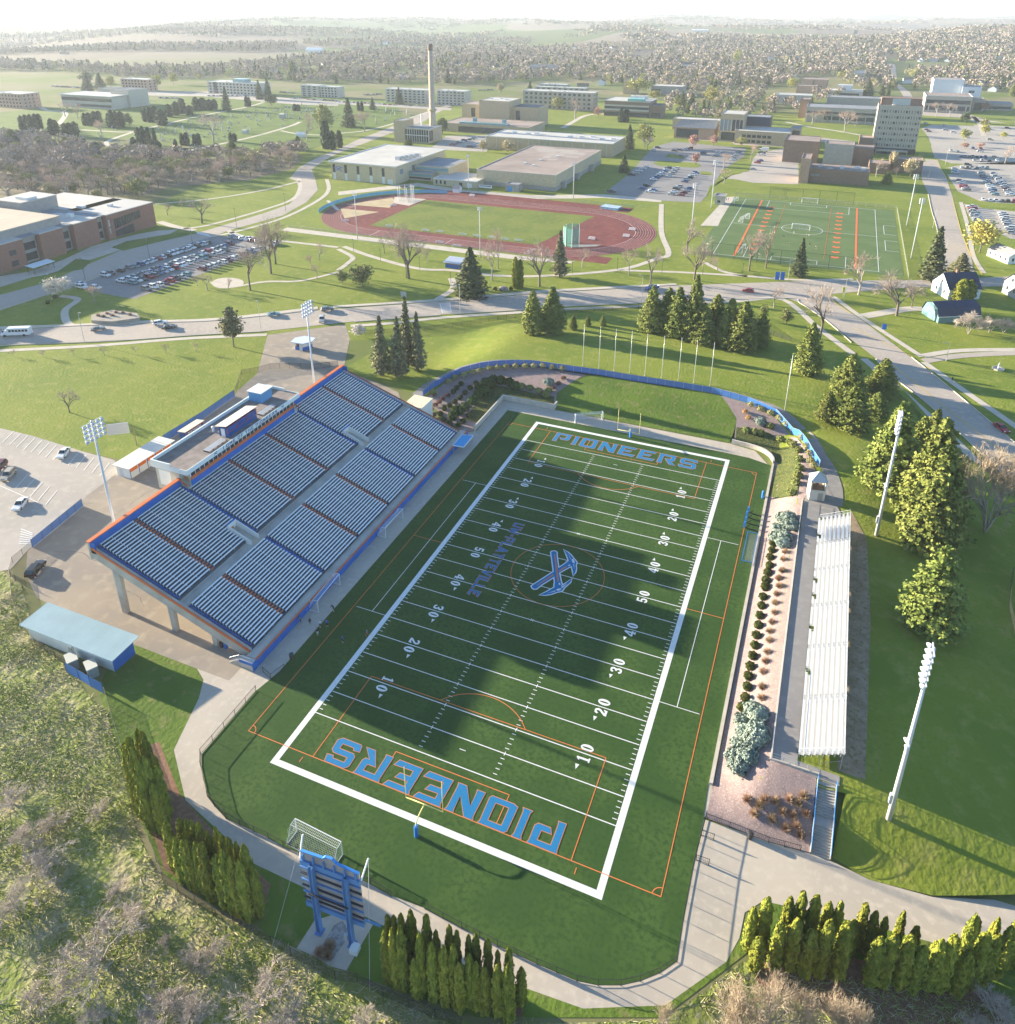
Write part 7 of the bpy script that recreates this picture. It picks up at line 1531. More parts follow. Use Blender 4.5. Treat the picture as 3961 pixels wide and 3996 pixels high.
for x, y, rz_, tp, bt, ps, lb in ((665,312,0,'white','white',run,'player in white beside the centre circle goal'),(735,328,1,'white','black',{},'player in white right of the centre circle goal'),(748,330,2,'white','grey',run,'second player in white right of the centre circle goal'),(642,375,3,'tan','black',run,'player in tan left of the tall spruce'),(752,378,.5,'red','black',{},'player in red right of the tall spruce'),(787,395,1.5,'white','black',run,'player in white nearest the camera on the far pitch'),(555,308,2.2,'red','white',{},'player in red left of the centre circle'),(606,335,.2,'navy','black',run,'player in navy below the centre circle'),(420,335,1,'black','black',{},'player in black beside the left bare tree'),(292,122,0,'red','black',{},'person in red beside the field hut'),(282,124,0,'black','black',{},'person in black beside the field hut')):
 person((*at('F', x, y)[:2], .11), rz_, cloth[tp], cloth[bt], lb, ps, group='people on the far pitch')
# ================================================================ trees and shrubs
bark = mat('bark', (.16,.13,.11), .95, .2, 2.); barkp = mat('bark_pale', (.33,.29,.26), .95, .2, 2.); twig = mat('twig_grey', (.33,.27,.225), .95, .18, .5, obj_var=.15); twigp = mat('twig_pink', (.42,.315,.26), .95, .18, .5, obj_var=.15); twigt = mat('twig_tan', (.44,.35,.25), .95, .2, .6, obj_var=.1); twigw = mat('twig_bleached', (.45,.385,.33), .95, .2, .6)
def leafm(name, a, b, s=.8, v=.14): return mat(name, a, .8, col2=b, scale=s, obj_var=v, hue=.012, spec=.15)
pine_l = leafm('pine_needles', (.115,.15,.03), (.27,.29,.072), .55); spruce_l = leafm('spruce_needles', (.07,.10,.045), (.15,.165,.07), .6); spruce_o = leafm('spruce_olive', (.14,.145,.075), (.25,.23,.12), .6); cyp_l = leafm('cypress_dark', (.028,.05,.026), (.055,.08,.032), .5)
arb_l = leafm('arborvitae_green', (.11,.15,.02), (.33,.32,.045), 1.0); yel_l = leafm('bud_yellow', (.34,.33,.08), (.46,.42,.12), .5); ygr_l = leafm('bud_green', (.24,.26,.08), (.36,.34,.13), .5); tan_l = leafm('bud_tan', (.36,.30,.17), (.48,.41,.26), .5); pnk_l = leafm('bud_pink', (.40,.22,.18), (.48,.30,.25), .5); wht_l = leafm('blossom_white', (.60,.55,.47), (.68,.62,.55), .8); olv_l = leafm('bud_olive', (.17,.19,.07), (.25,.25,.10), .6)
glb_l = leafm('globe_green', (.045,.065,.012), (.10,.11,.02), 1.5); yew_l = leafm('yew_green', (.035,.07,.02), (.09,.13,.03), 1.2); red_l = leafm('shrub_red', (.15,.07,.05), (.22,.11,.07), 1.5); brn_l = leafm('grass_brown', (.34,.23,.15), (.46,.33,.22), 1.5); blu_l = leafm('juniper_blue', (.19,.25,.20), (.33,.38,.32), 1.2); ylw_l = leafm('shrub_yellow', (.30,.28,.10), (.40,.36,.16), 1.5); ylg_l = leafm('shrub_lime', (.17,.20,.05), (.27,.28,.09), 1.5); org_l = leafm('shrub_orange', (.42,.22,.08), (.5,.30,.13), 1.5)
NR = np.random.RandomState(11)
def quads(C, size, nrm=None, aspect=1., up=0.):
 "many small randomly turned quads at centres C"
 n = len(C); d = NR.normal(size=(n,3)) if nrm is None else nrm+NR.normal(size=(n,3))*.55
 d[:,2] += up; d /= np.linalg.norm(d, axis=1)[:,None]+1e-9
 a = np.cross(d, NR.normal(size=(n,3))); a /= np.linalg.norm(a, axis=1)[:,None]+1e-9; b = np.cross(d, a)
 s = (np.asarray(size)*NR.uniform(.6, 1.35, n))[:,None]/2
 P = np.stack([C-a*s*aspect-b*s*.7, C+a*s*aspect*.9-b*s, C+a*s*aspect+b*s*.8, C-a*s*aspect*.8+b*s], 1)
 return P.reshape(-1, 3)
def qmesh(name, P, m, base=None):
 "mesh from quad corner array, plus an optional MB"
 n = len(P)//4; me = bpy.data.meshes.new(name); V_ = P; nv = len(P)
 bv = np.array(base.v, dtype=float).reshape(-1, 3) if base and base.v else np.zeros((0,3)); V_ = np.vstack([P, bv])
 fb = base.f if base else []
 me.vertices.add(len(V_)); me.vertices.foreach_set('co', V_.astype(np.float32).ravel())
 loops = np.concatenate([np.arange(n*4), np.array([i+nv for f in fb for i in f], int)]) if fb else np.arange(n*4)
 tot = np.concatenate([np.full(n, 4), np.array([len(f) for f in fb], int)]) if fb else np.full(n, 4)
 st = np.concatenate([[0], np.cumsum(tot)[:-1]])
 me.loops.add(len(loops)); me.loops.foreach_set('vertex_index', loops.astype(np.int32))
 me.polygons.add(len(tot)); me.polygons.foreach_set('loop_start', st.astype(np.int32)); me.polygons.foreach_set('loop_total', tot.astype(np.int32))
 me.materials.append(m); me.update(calc_edges=True); me.validate(); return me
def ribbons(A, B, w0, w1):
 d = B-A; r = np.cross(d, NR.normal(size=d.shape)); r /= np.linalg.norm(r, axis=1)[:,None]+1e-9
 return np.stack([A-r*w0, A+r*w0, B+r*w1, B-r*w1], 1).reshape(-1, 3)
def bare(H, W, seed, stems=1, dens=1., tw=.03):
 "bare tree of size H x W: trunk/limb mesh builder and twig quads"
 r = random.Random(seed); tb = MB(); A, B = [], []
 def grow(p, d, L, R_, lv):
  q = p+d*L
  if lv <= 2: tb.tube(p, q, R_, R_*.68, n=6 if lv == 0 else 4, cap=False)
  else: A.append(p); B.append(q)
  if lv >= 6 or L < .12: return
  k = r.choice([2,3,3]) if lv else r.choice([3,4,5])
  if lv >= 3: k = r.choice([2,3,3,4])
  for i in range(k):
   a = r.uniform(0, 2*PI); sp = r.uniform(.28, .75) if lv else r.uniform(.3, .75)
   u = d.cross(Vector((math.cos(a), math.sin(a), .3))).normalized()
   nd = (d+u*sp*1.25+Vector((0,0,.12))).normalized(); f = r.uniform(.62, 1.) if lv < 2 else r.uniform(.3, 1.)
   grow(p+d*L*f, nd, L*r.uniform(.62, .86), R_*.6, lv+1)
 for s in range(stems):
  a = 2*PI*s/stems+r.uniform(-.4,.4); d = Vector((math.cos(a)*.42, math.sin(a)*.42, 1)).normalized() if stems > 1 else Vector((r.uniform(-.05,.05), r.uniform(-.05,.05), 1)).normalized()
  grow(Vector((0,0,0)), d, H*(.30 if stems == 1 else .27), H*(.022 if stems == 1 else .012), 0)
 A = np.array([tuple(a) for a in A]); B = np.array([tuple(b) for b in B])
 allp = np.vstack([A, B]); zm = allp[:,2].max(); xm = np.percentile(np.abs(allp[:,:2]), 97)
 S_ = np.array([W/2/xm, W/2/xm, H/zm]); A *= S_; B *= S_; tb.v = [tuple(np.array(v)*S_) for v in tb.v]
 L = np.linalg.norm(B-A, axis=1); w = tw*np.clip(L/L.max(), .35, 1)
 return tb, ribbons(A, B, w[:,None], w[:,None]*.5)
_pr = {}
def proto_bare(name, tw_m, bk, variants=3, H=10., W=9., stems=1, tw=.03, puff=0, puffm=None):
 L = []
 for v in range(variants):
  tb, P = bare(H, W, sum(map(ord, name))+v*13, stems, tw=tw)
  if puff:
   k = P.reshape(-1,4,3).mean(1); k = k[NR.randint(0, len(k), puff)]+NR.normal(size=(puff,3))*.25; P2 = quads(k, .38)
  me_t = bpy.data.meshes.new('trunk'); me_t.from_pydata(tb.v, [], tb.f); me_t.materials.append(bk); me_t.update()
  me_c = qmesh('crown', np.vstack([P, P2]) if puff else P, puffm or tw_m)
  L.append((me_t, me_c))
 _pr[name] = (L, H, W)
def trunk_mesh(h, r, bk): m_ = MB(); m_.tube((0,0,0),(0,0,h), r, r*.35, n=7, cap=False); me = bpy.data.meshes.new('trunk'); me.from_pydata(m_.v, [], m_.f); me.materials.append(bk); me.update(); return me
def proto_conifer(name, lm, n=5200, H=12., W=7., variants=3, size=.42, droop=.15, gaps=.25, bottom=.04, power=.85):
 L = []
 for v in range(variants):
  C, Nn = [], []; lay = int(H/.42)
  for j in range(lay):
   f = j/lay; z = H*(bottom+(1-bottom)*f); R_ = W/2*(1-f)**power*(1 if f > .08 else .8)*NR.uniform(.8, 1.1); nb = max(5, int(14*(1-f*.6)))
   a0 = NR.uniform(0, 6.28)
   for b in range(nb):
    a = a0+2*PI*b/nb+NR.uniform(-.3,.3); rr = R_*NR.uniform(1-gaps*1.4, 1.12); m_ = max(3, int(n/(lay*nb)*(.5+1.1*(1-f))))
    t = NR.uniform(.12, 1, m_)**.6; wv = .20*rr*(1-t*.6)+.08
    x = np.cos(a)*rr*t+NR.normal(size=m_)*wv*.7; y = np.sin(a)*rr*t+NR.normal(size=m_)*wv*.7; zz_ = z-droop*rr*t+.30*rr*t*t+NR.normal(size=m_)*.13+NR.uniform(-.15,.15)
    C.append(np.stack([x,y,zz_],1)); Nn.append(np.stack([np.cos(a)*np.ones(m_)*.5, np.sin(a)*np.ones(m_)*.5, np.ones(m_)*.9],1))
  C.append(np.stack([NR.normal(size=30)*.1, NR.normal(size=30)*.1, H*NR.uniform(.93,1.0,30)],1)); Nn.append(NR.normal(size=(30,3)))
  L.append((trunk_mesh(H*.9, H*.018, bark), qmesh('crown', quads(np.vstack(C), size, np.vstack(Nn)), lm)))
 _pr[name] = (L, H, W)
def proto_column(name, lm, n=2600, H=8., W=2., variants=3, size=.22, lobes=5, core=True):
 L = []
 for v in range(variants):
  C, Nn = [], []
  ang = NR.uniform(0, 6.28, n); f = NR.uniform(0, 1, n)
  prof = np.where(f < .12, .72+f*2.3, np.clip(1-(np.abs(f-.12)/.88)**3.6, 0, 1)**.5)
  k = 1+.17*np.sin(ang*lobes+f*5+v)+.14*np.sin(ang*2+f*26+v*2)+.09*np.sin(ang*7-f*37)
  R_ = W/2*prof*k*NR.uniform(.86, 1.06, n)
  P = np.stack([np.cos(ang)*R_, np.sin(ang)*R_, f*H*(1+.015*np.sin(ang*3))+.05], 1); N_ = np.stack([np.cos(ang), np.sin(ang), .35+f*.5], 1)
  m_ = MB(); m_.lathe([(W/2*.55,.1),(W/2*.8,H*.12),(W/2*.78,H*.5),(W/2*.55,H*.8),(.05,H*.95)], n=9)
  L.append((trunk_mesh(H*.3, W*.06, bark), qmesh('crown', quads(P, size, N_), lm, m_ if core else None)))
 _pr[name] = (L, H, W)
def proto_leafy(name, lm, n=1500, H=9., W=8., variants=3, size=.45, clumps=26, bk=bark):
 L = []
 for v in range(variants):
  ck = NR.normal(size=(clumps,3)); ck /= np.linalg.norm(ck, axis=1)[:,None]; ck *= NR.uniform(.45, 1, clumps)[:,None]; ck = ck*np.array([W*.40, W*.40, H*.34])+np.array([0,0,H*.62])
  i = NR.randint(0, clumps, n); C = ck[i]+NR.normal(size=(n,3))*W*.085
  tb, P = bare(H*.85, W*.8, 5+v*7+len(name), 1, tw=.025)
  me_t = bpy.data.meshes.new('trunk'); me_t.from_pydata(tb.v, [], tb.f); me_t.materials.append(bk); me_t.update()
  L.append((me_t, qmesh('crown', np.vstack([quads(C, size), P]), lm)))
 _pr[name] = (L, H, W)
def proto_shrub(name, lm, n=500, H=1.2, W=1.4, variants=2, size=.16, core=True, spiky=False):
 L = []
 for v in range(variants):
  d = NR.normal(size=(n,3)); d[:,2] = np.abs(d[:,2])*1.1-.12; d /= np.linalg.norm(d, axis=1)[:,None]
  k = 1+.13*np.sin(d[:,0]*7+v*2)*np.sin(d[:,1]*6+v)+.10*np.sin(d[:,2]*9+d[:,0]*4)
  if spiky:
   A = d*.1*np.array([W,W,H]); B = d*np.array([W/2,W/2,H*.95])*NR.uniform(.6,1.1,n)[:,None]; A[:,2] = np.clip(A[:,2],0,9); B[:,2] = np.clip(B[:,2], .05, 9)
   P = ribbons(A, B, np.full((n,1), .022), np.full((n,1), .012)); me = qmesh(name, P, lm)
  else:
   C = d*np.array([W/2,W/2,H*.62])*(k*NR.uniform(.82,1.05,n))[:,None]+np.array([0,0,H*.38])
   m_ = MB(); m_.lathe([(W*.36,.02),(W*.43,H*.35),(W*.36,H*.62),(W*.15,H*.85)], n=8)
   me = qmesh(name, quads(C, size, d), lm, m_ if core else None)
  L.append(me)
 _pr[name] = (L, H, W)
proto_bare('bare_grey', twig, bark, 4, tw=.055); proto_bare('bare_pale', twigp, barkp, 3, tw=.055); proto_bare('bare_tan', twigt, barkp, 3, H=7, W=8, stems=6, tw=.028); proto_bare('bare_bleached', twigw, barkp, 3, H=5, W=8, stems=4, tw=.05); proto_bare('bare_bud', None, bark, 3, tw=.03, puff=420, puffm=olv_l)
proto_bare('sapling', twigp, barkp, 2, H=4, W=2.4, tw=.02)
proto_conifer('pine', pine_l, 12500, 12, 7.5, 4, .27, .1, .2, power=.68); proto_conifer('spruce', spruce_l, 3200, 14, 6.5, 3, .42, .45, .2); proto_conifer('olive_spruce', spruce_o, 3600, 14, 6, 3, .38, .5, .35, .1); proto_conifer('loose_pine', leafm('loose_needles', (.11,.12,.05), (.20,.19,.09), .5), 1800, 11, 8, 2, .5, -.1, .5, .3, .6)
proto_column('arborvitae', arb_l, 3400, 8, 2.3, 4, .26); proto_column('cypress', cyp_l, 900, 9, 3, 3, .5, 4)
for nm_, lm_ in (('yellow_tree', yel_l), ('green_bud_tree', ygr_l), ('tan_bud_tree', tan_l), ('pink_tree', pnk_l), ('blossom_tree', wht_l), ('olive_tree', olv_l)): proto_leafy(nm_, lm_, 1300)
proto_leafy('round_dark_tree', spruce_l, 1500, 8, 8)
TREE_NAME = dict(bare_grey='bare_tree', bare_pale='bare_tree', bare_tan='bare_thicket', bare_bleached='bare_bush', bare_bud='budding_tree', sapling='sapling', pine='pine_tree', spruce='spruce_tree', olive_spruce='spruce_tree', loose_pine='pine_tree', arborvitae='arborvitae', cypress='cypress', yellow_tree='budding_tree', green_bud_tree='budding_tree', tan_bud_tree='budding_tree', pink_tree='budding_tree', blossom_tree='blossom_tree', olive_tree='budding_tree', round_dark_tree='evergreen_tree')
_seq = [0]
def tree(kind, p, h, w, label, group=None, lift=0., solo=False):
 L, H, W = _pr[kind]; _seq[0] += 1; me_t, me_c = L[_seq[0] % len(L)]; rz = (_seq[0]*2.399) % 6.283
 nm_ = TREE_NAME[kind]
 t = bpy.data.objects.new(nm_, me_c if solo else None); COL.objects.link(t); t.location = (p[0], p[1], p[2]+lift); t.rotation_euler = (0,0,rz); t.scale = (w/W, w/W, h/H); tag(t, label, 'bush' if kind in ('bare_bleached','bare_tan') else 'tree', group)
 if not solo:
  a = bpy.data.objects.new('trunk', me_t); COL.objects.link(a); a.parent = t
  b = bpy.data.objects.new('crown', me_c); COL.objects.link(b); b.parent = t
 return t
def trees(kind, items, desc, where, group, hk=1.0):
 "items: (sheet, x, y base, (top sheet,) y top, width on sheet)"
 its = sorted(items, key=lambda i: px(i[0], i[1], i[2])[0]); n = len(its)
 for i, it in enumerate(its):
  sh, x, y = it[:3]; tsh, yt = (it[3] if isinstance(it[3], tuple) else (sh, it[3])); w = it[4]
  p = at(sh, x, y); h = tall(p, tsh, x, yt)*hk; k = sh[2] if isinstance(sh, tuple) else (.6893 if sh != 'V' else 2.068)
  place = ('%s from left %s' % (ORD[i], where)) if n > 1 else where
  tree(kind, p, max(1., h), max(.6, w*k*mpp(p)*(1.2 if kind == 'pine' else 1.)), '%s, %s' % (desc, place), group)
trees('pine', [('I',735,85,('F',810),165),('I',965,205,-25,190),('I',1150,215,0,180),('I',985,395,130,200),('I',845,352,185,130),('I',1125,330,190,150),('I',1190,745,245,300),('I',1330,700,330,230),('I',1390,960,335,330),('I',1410,1085,490,320),('I',1410,620,290,210),('I',1520,900,560,220),('L',1425,358,('I',1060),330)], 'dense yellow-green pine', 'of the pines along the right hand road', 'pines along the right hand road')
trees('pine', [('F',90,905,545,150),('F',215,880,650,150),('F',365,965,690,190),('F',290,940,675,150),('F',0,890,610,150),('E',1770,855,602,150),('E',1860,860,612,150),('F',470,945,730,110),('F',150,930,720,140),('E',1100,872,628,130),('E',1210,868,608,160)], 'yellow-green pine', 'of the pine grove behind the flagpoles', 'pine grove behind the flagpoles')
trees('pine', [('E',1330,850,765,50),('E',1412,832,772,40),('E',1497,828,768,40)], 'small young pine', 'of the three behind the flagpoles', 'young pines behind the flagpoles')
trees('olive_spruce', [('H',250,95,('E',772),150),('H',345,100,('E',778),150),('H',395,50,('E',662),130),('H',455,65,('E',750),120)], 'tall olive grey spruce', 'between the plaza and the berm', 'spruces between plaza and berm')
trees('loose_pine', [('D',1325,950,728,175)], 'olive loose pine', 'standing alone on the west lawn below the main road', None)
trees('spruce', [('E',750,660,382,225)], 'broad grey-green spruce', 'beside the crosswalk on the main road', None)
trees('spruce', [('F',690,548,332,105)], 'dark pointed spruce', 'before the near end of the far pitch', None); trees('spruce', [('F',1440,565,268,185)], 'big dark spruce', 'right of the far pitch beside the side street', None)
trees('olive_spruce', [('E',1252,553,290,120),('F',1600,545,418,180)], 'thin brownish spruce', 'of two along the park edge', 'thin spruces')
trees('arborvitae', [('E',1003,615,440,36),('E',1030,612,455,34)], 'dark columnar arborvitae', 'of the pair beside the boulder', 'arborvitae pair by the boulder'); trees('arborvitae', [('F',1605,695,565,70),('F',1645,695,572,60)], 'golden green arborvitae', 'of the pair beside the white house', 'arborvitae pair by the house')
trees('spruce', [(S2,1790,335,68,155),(S2,1735,585,395,150),('A',1285,625,488,70),('A',1470,562,452,60),('A',1520,562,440,60),('B',62,718,556,110),('B',345,590,493,65),('B',1085,545,458,55),('B',195,620,550,50),('A',570,505,412,80),('A',500,520,420,90),('B',620,470,388,60),('C',545,640,550,40),('C',1080,545,450,90),('C',1195,545,460,35),('C',1160,540,475,50),('C',30,610,515,60),('C',85,605,525,60)], 'dark campus spruce', 'of the scattered campus evergreens', 'scattered campus evergreens')
trees('pine', [(T3,302,326,284,60),(S4,765,690,590,70),('A',1690,850,770,70),('A',1315,870,795,90),('A',830,880,840,110),('A',720,880,845,90),('A',230,850,770,90),('A',380,860,775,110),('A',310,850,790,90),('A',75,820,730,90),('A',550,880,800,110),('A',15,900,810,100),('A',1660,430,340,60)], 'soft green pine', 'of the pines round the cemetery wood and campus', 'pines round the cemetery wood')
trees('round_dark_tree', [('A',735,715,640,60),('A',1535,600,535,80),('C',1635,695,635,60),(T3,508,255,152,75),('A',490,470,405,80)], 'round dark evergreen', 'of the round evergreens of the campus', 'round evergreens of the campus')
cyp = [(130,740,655,28),(155,742,650,28),(185,756,650,34),(210,738,645,30),(230,728,645,28),(300,762,672,32),(322,764,680,34),(375,775,698,34),(400,773,695,30),(430,770,688,36),(485,710,640,26),(510,712,638,30),(540,702,630,30),(565,692,628,26),(622,720,640,24),(640,725,622,30),(665,725,630,30),(692,720,630,32),(825,688,610,28),(852,692,605,30),(882,686,600,32),(920,708,618,50),(960,662,590,34),(1000,652,575,36),(1035,642,558,36),(1075,652,596,34),(1112,622,550,34),(1150,622,553,40),(1188,620,563,34),(1216,620,562,30),(1398,604,543,20),(1412,602,550,18),(1670,628,588,22),(1690,628,590,20),(1308,803,750,20),(1330,803,755,22),(1035,822,755,24),(1060,822,750,26),(1105,822,758,20),(1127,822,755,26),(762,852,778,32),(795,842,722,30),(820,838,715,26),(848,832,722,28),(880,822,728,20),(870,885,790,40),(905,885,798,34),(1000,862,788,20),(1020,885,830,30),(1052,890,838,36),(450,822,780,34),(475,822,785,26)]
its = sorted([('A', *c) for c in cyp]+[(S1,40,275,-30,80),(S1,112,284,85,60),(S1,182,262,82,56),('B',1600,692,615,28),('B',1630,692,615,28),('B',115,630,575,16),('B',135,630,573,16)], key=lambda i: px(*i[:3])[0])
for i, (sh, x, y, yt, w) in enumerate(its):
 p = at(sh, x, y); k = sh[2] if isinstance(sh, tuple) else .6893
 tree('cypress', p, tall(p, sh, x, yt), w*k*mpp(p)*1.1, 'dark columnar cypress, %s from left of the cemetery cypresses, %s' % ((ORD+['twenty-ninth'])[i % 29], ['left half','right half','far right'][i//29]), 'cemetery cypresses')
def hedge(items, where, group, w=.72):
 its = sorted(items, key=lambda i: px(i[0], i[1], i[2])[0])
 for i, (sh, x, y, yt, wp) in enumerate(its):
  p = at(sh, x, y); tree('arborvitae', p, tall(p, sh, x, yt), wp*.6893*mpp(p)*w, 'tall arborvitae, %s from left %s' % (ORD[i], where), group)
hedge([('N',285,1060,780,75),('N',330,1090,770,75),('N',375,1105,760,80),('N',445,1150,940,75),('N',480,1140,795,70),('N',545,1170,850,80),('N',610,1190,870,85),('N',660,1190,860,75),('N',690,1225,965,85),('N',750,1200,915,70),('N',785,1220,960,75),('N',830,1240,990,90),('N',905,1250,975,90),('N',965,1290,970,90),('N',1035,1190,990,75),('N',300,960,690,60),('N',335,960,695,60),('N',375,970,685,70),('N',430,980,665,80),('N',515,1010,690,75),('N',565,1030,780,60),('N',640,1050,750,70),('N',680,1060,780,60),('N',745,1080,805,60),('N',785,1090,800,70),('N',850,1120,830,70),('N',905,1140,890,50),('N',965,1150,875,70)], 'in the hedge right of the scoreboard', 'arborvitae hedge right of the scoreboard')
hedge([('M',1000,430,165,80),('M',1045,500,255,75),('M',1090,530,270,70),('M',1115,545,270,70),('M',1165,560,280,75),('M',1205,600,285,80),('M',1280,640,350,85),('M',1325,670,330,80),('M',1360,690,365,80),('M',1410,710,390,95),('M',1065,380,145,65),('M',1110,400,150,65),('M',1145,430,160,55),('M',1180,450,170,70),('M',1225,480,220,65),('M',1280,500,195,60),('M',1310,540,240,70),('M',1345,560,255,70),('M',1395,600,280,60),('M',1440,640,295,85),('M',1480,690,420,70),('M',1100,450,220,70)], 'in the hedge left of the scoreboard', 'arborvitae hedge left of the scoreboard')
hedge([('J',770,1290,1020,75),('J',810,1330,990,80),('J',850,1250,940,70),('J',880,1290,955,75),('J',900,1350,985,80),('J',930,1390,1080,85),('J',800,1420,1060,85),('J',840,1450,1050,90),('J',900,1470,1100,95),('J',870,1500,1120,90),('J',950,1450,1150,80),('J',930,1530,1250,80)], 'in the clump by the left bend of the drive', 'arborvitae clump by the left bend')
hedge([('O',400,880,650,80),('O',470,870,595,95),('O',440,1000,820,95),('O',545,980,735,100),('O',600,830,590,80),('O',630,990,715,100),('O',660,850,560,80),('O',735,870,580,85),('O',720,1020,780,110),('O',815,860,620,80),('O',800,1030,725,100),('O',870,880,615,70),('O',900,1040,735,110),('O',965,900,720,80),('O',1010,880,625,70),('O',1070,900,670,70),('O',1090,1070,820,110),('O',1130,910,700,60),('O',1160,1080,805,100),('O',1225,890,670,60),('O',1250,1090,810,100),('O',1315,920,755,70),('O',1330,1110,870,110),('O',1420,1100,835,110),('O',1480,1110,805,100),('O',1560,1080,695,90),('O',1640,900,705,70),('O',1660,1080,795,110),('O',1720,1000,710,70),('O',1730,1070,805,90),('O',1800,1030,760,90),('O',1850,980,675,80),('O',1890,980,705,70),('O',1580,1130,900,110) ][:28], 'in the wide hedge below the drive', 'arborvitae hedge below the drive')
hedge([('O',1640,900,705,70),('O',1660,1080,795,110),('O',1720,1000,710,70),('O',1730,1070,805,90),('O',1800,1030,760,90),('O',1850,980,675,80),('O',1890,980,705,70),('O',1580,1130,900,110)], 'at the right hedge end below the drive', 'arborvitae hedge below the drive')
trees('bare_grey', [('D',1145,248,78,160),('D',1417,628,325,230),('D',1535,535,175,200),('D',1562,480,190,170),('E',400,562,228,260),('E',385,558,300,120),('E',262,420,293,70),('E',1140,607,335,215),('E',1765,608,335,150),('F',410,518,248,180),('F',505,502,262,150),('F',810,905,555,250),('F',1245,772,500,250),('F',100,570,300,180),('F',60,410,235,220),('F',1330,725,570,120),('G',395,305,165,120)], 'large bare grey tree', 'of the bare park trees', 'bare park trees')
trees('bare_pale', [('D',540,705,595,75),('D',1175,628,528,80),('D',1118,602,548,50),('D',1295,625,553,60),('D',1810,458,353,70),('D',1762,503,420,50),('D',1795,562,472,60),('D',1030,163,108,50),('D',950,203,128,60),('E',870,572,325,120),('E',905,505,265,100),('E',1382,497,383,100),('E',1645,542,365,100),('E',500,478,375,55),('F',1030,655,395,170),('F',550,728,598,100),('F',230,512,438,110),('C',265,960,860,70)], 'slender bare pale tree', 'of the young bare trees of the park', 'young bare park trees')
trees('olive_tree', [('E',140,605,478,150),('E',25,595,518,75),('D',420,80,20,60),('F',490,800,715,60),('F',620,825,735,75)], 'round olive budding tree', 'of the small trees in the park', 'small budding park trees')
trees('sapling', [('D',75,1000,958,40),('D',245,1005,962,45),('D',420,1000,950,45),('D',592,995,945,45),('D',770,988,938,45),('D',942,983,930,45),('D',1112,976,920,45)], 'tiny bare sapling', 'in the row below the main road', 'saplings below the main road')
trees('blossom_tree', [('D',330,668,548,160)], 'pale pink blossoming tree', 'beside two dark bushes at the car park corner', None); trees('blossom_tree', [('E',112,890,828,100)], 'white blossoming shrub', 'beside the plaza entrance on the main road', None)
trees('yellow_tree', [('F',1715,415,238,200),('B',1698,535,448,150),('B',1790,560,515,90),('B',735,412,358,58),('A',630,495,428,65),('A',890,510,420,65),('A',985,480,415,60),('C',200,590,490,90),('C',650,500,445,70),('C',1745,760,705,60),('C',1850,785,745,45),('C',370,825,780,60),('C',1545,240,215,30),('A',1130,450,418,45)], 'bright yellow budding tree', 'of the yellow trees of campus and town', 'yellow budding trees')
trees('green_bud_tree', [('B',1240,622,540,80),('B',1735,830,705,110),('C',1740,720,675,60),('C',1630,800,725,60),(S3,1070,545,430,150),('D',780,100,0,150),('D',555,120,55,60),('A',1840,760,600,120),('C',345,370,290,60),('C',940,455,400,80),('C',1350,450,390,60)], 'yellow-green budding tree', 'of the budding trees across campus', 'budding trees across campus')
trees('pink_tree', [('B',1470,668,605,55),(S3,495,775,620,120),(S3,460,560,400,140),(S3,715,540,410,130),('C',1740,635,575,50),('C',1630,840,808,45),('C',1720,835,808,45)], 'pinkish budding tree', 'of the pink budding trees of the campus', 'pink budding trees')
trees('bare_pale', [('B',1340,672,550,100),(S3,1180,720,500,140),(S3,850,1010,800,160),(S3,880,440,240,140),(S4,690,635,495,100),(S4,830,640,560,80),('C',770,700,615,100),('C',850,695,610,110),('C',950,750,620,110),('C',1470,660,575,80),('C',1545,660,580,70),('A',1210,800,625,140),('A',1740,800,630,110),('A',585,800,665,60),('A',370,660,570,90),('A',440,670,580,90),('B',150,745,620,110),('B',705,585,500,50),('C',1860,925,820,90),('B',1750,850,770,70)], 'bare pinkish grey tree', 'of the bare campus trees', 'bare campus trees')
trees('tan_bud_tree', [(S4,930,640,505,130),(S4,800,600,460,70),('B',920,530,470,50),('B',820,860,790,60),('B',870,725,695,60),('B',960,860,795,90),('A',1450,960,850,110),('D',290,110,20,90)], 'tan budding tree', 'of the tan budding trees', 'tan budding trees')
trees('bare_tan', [('I',1745,985,465,400)], 'huge pinkish bare tree with many stems', 'at the right edge beside the pines', None)
trees('bare_tan', [('O',330,1420,1120,300),('O',530,1400,1070,330),('O',700,1420,1130,200),('O',900,1440,1160,230),('O',1020,1440,1200,130),('N',1850,1330,1190,120)], 'golden tan bare thicket', 'of the thickets at the bottom right edge', 'tan thickets at the near edge')
trees('bare_bleached', [('M',580,940,640,430),('M',780,720,590,200),('M',250,430,260,260),('M',150,300,90,200),('M',90,640,480,220),('M',650,560,510,130),('M',1110,960,840,170),('M',980,1230,1010,260),('M',1130,1290,1050,220),('M',1480,1200,990,330),('M',1640,1290,1120,220),('M',420,1130,960,240),('M',850,1330,1180,250),('M',560,130,30,140),('M',300,200,70,160),('M',540,1290,1160,190),('M',200,1180,1080,170),('O',1830,1340,1060,330),('O',1700,1400,1200,180),('N',150,1330,1180,200),('M',1230,900,780,150),('M',940,870,770,80),('M',60,60,-40,200)], 'bleached grey bare bush', 'of those on the rough hillside', 'bare bushes on the rough hillside', hk=.48)
trees('bare_bleached', [('F',1650,875,740,170),('F',1770,870,775,110),('F',1850,868,780,110)], 'bare many-stemmed shrub', 'of the shrubs behind the barn', 'bare shrubs behind the barn')
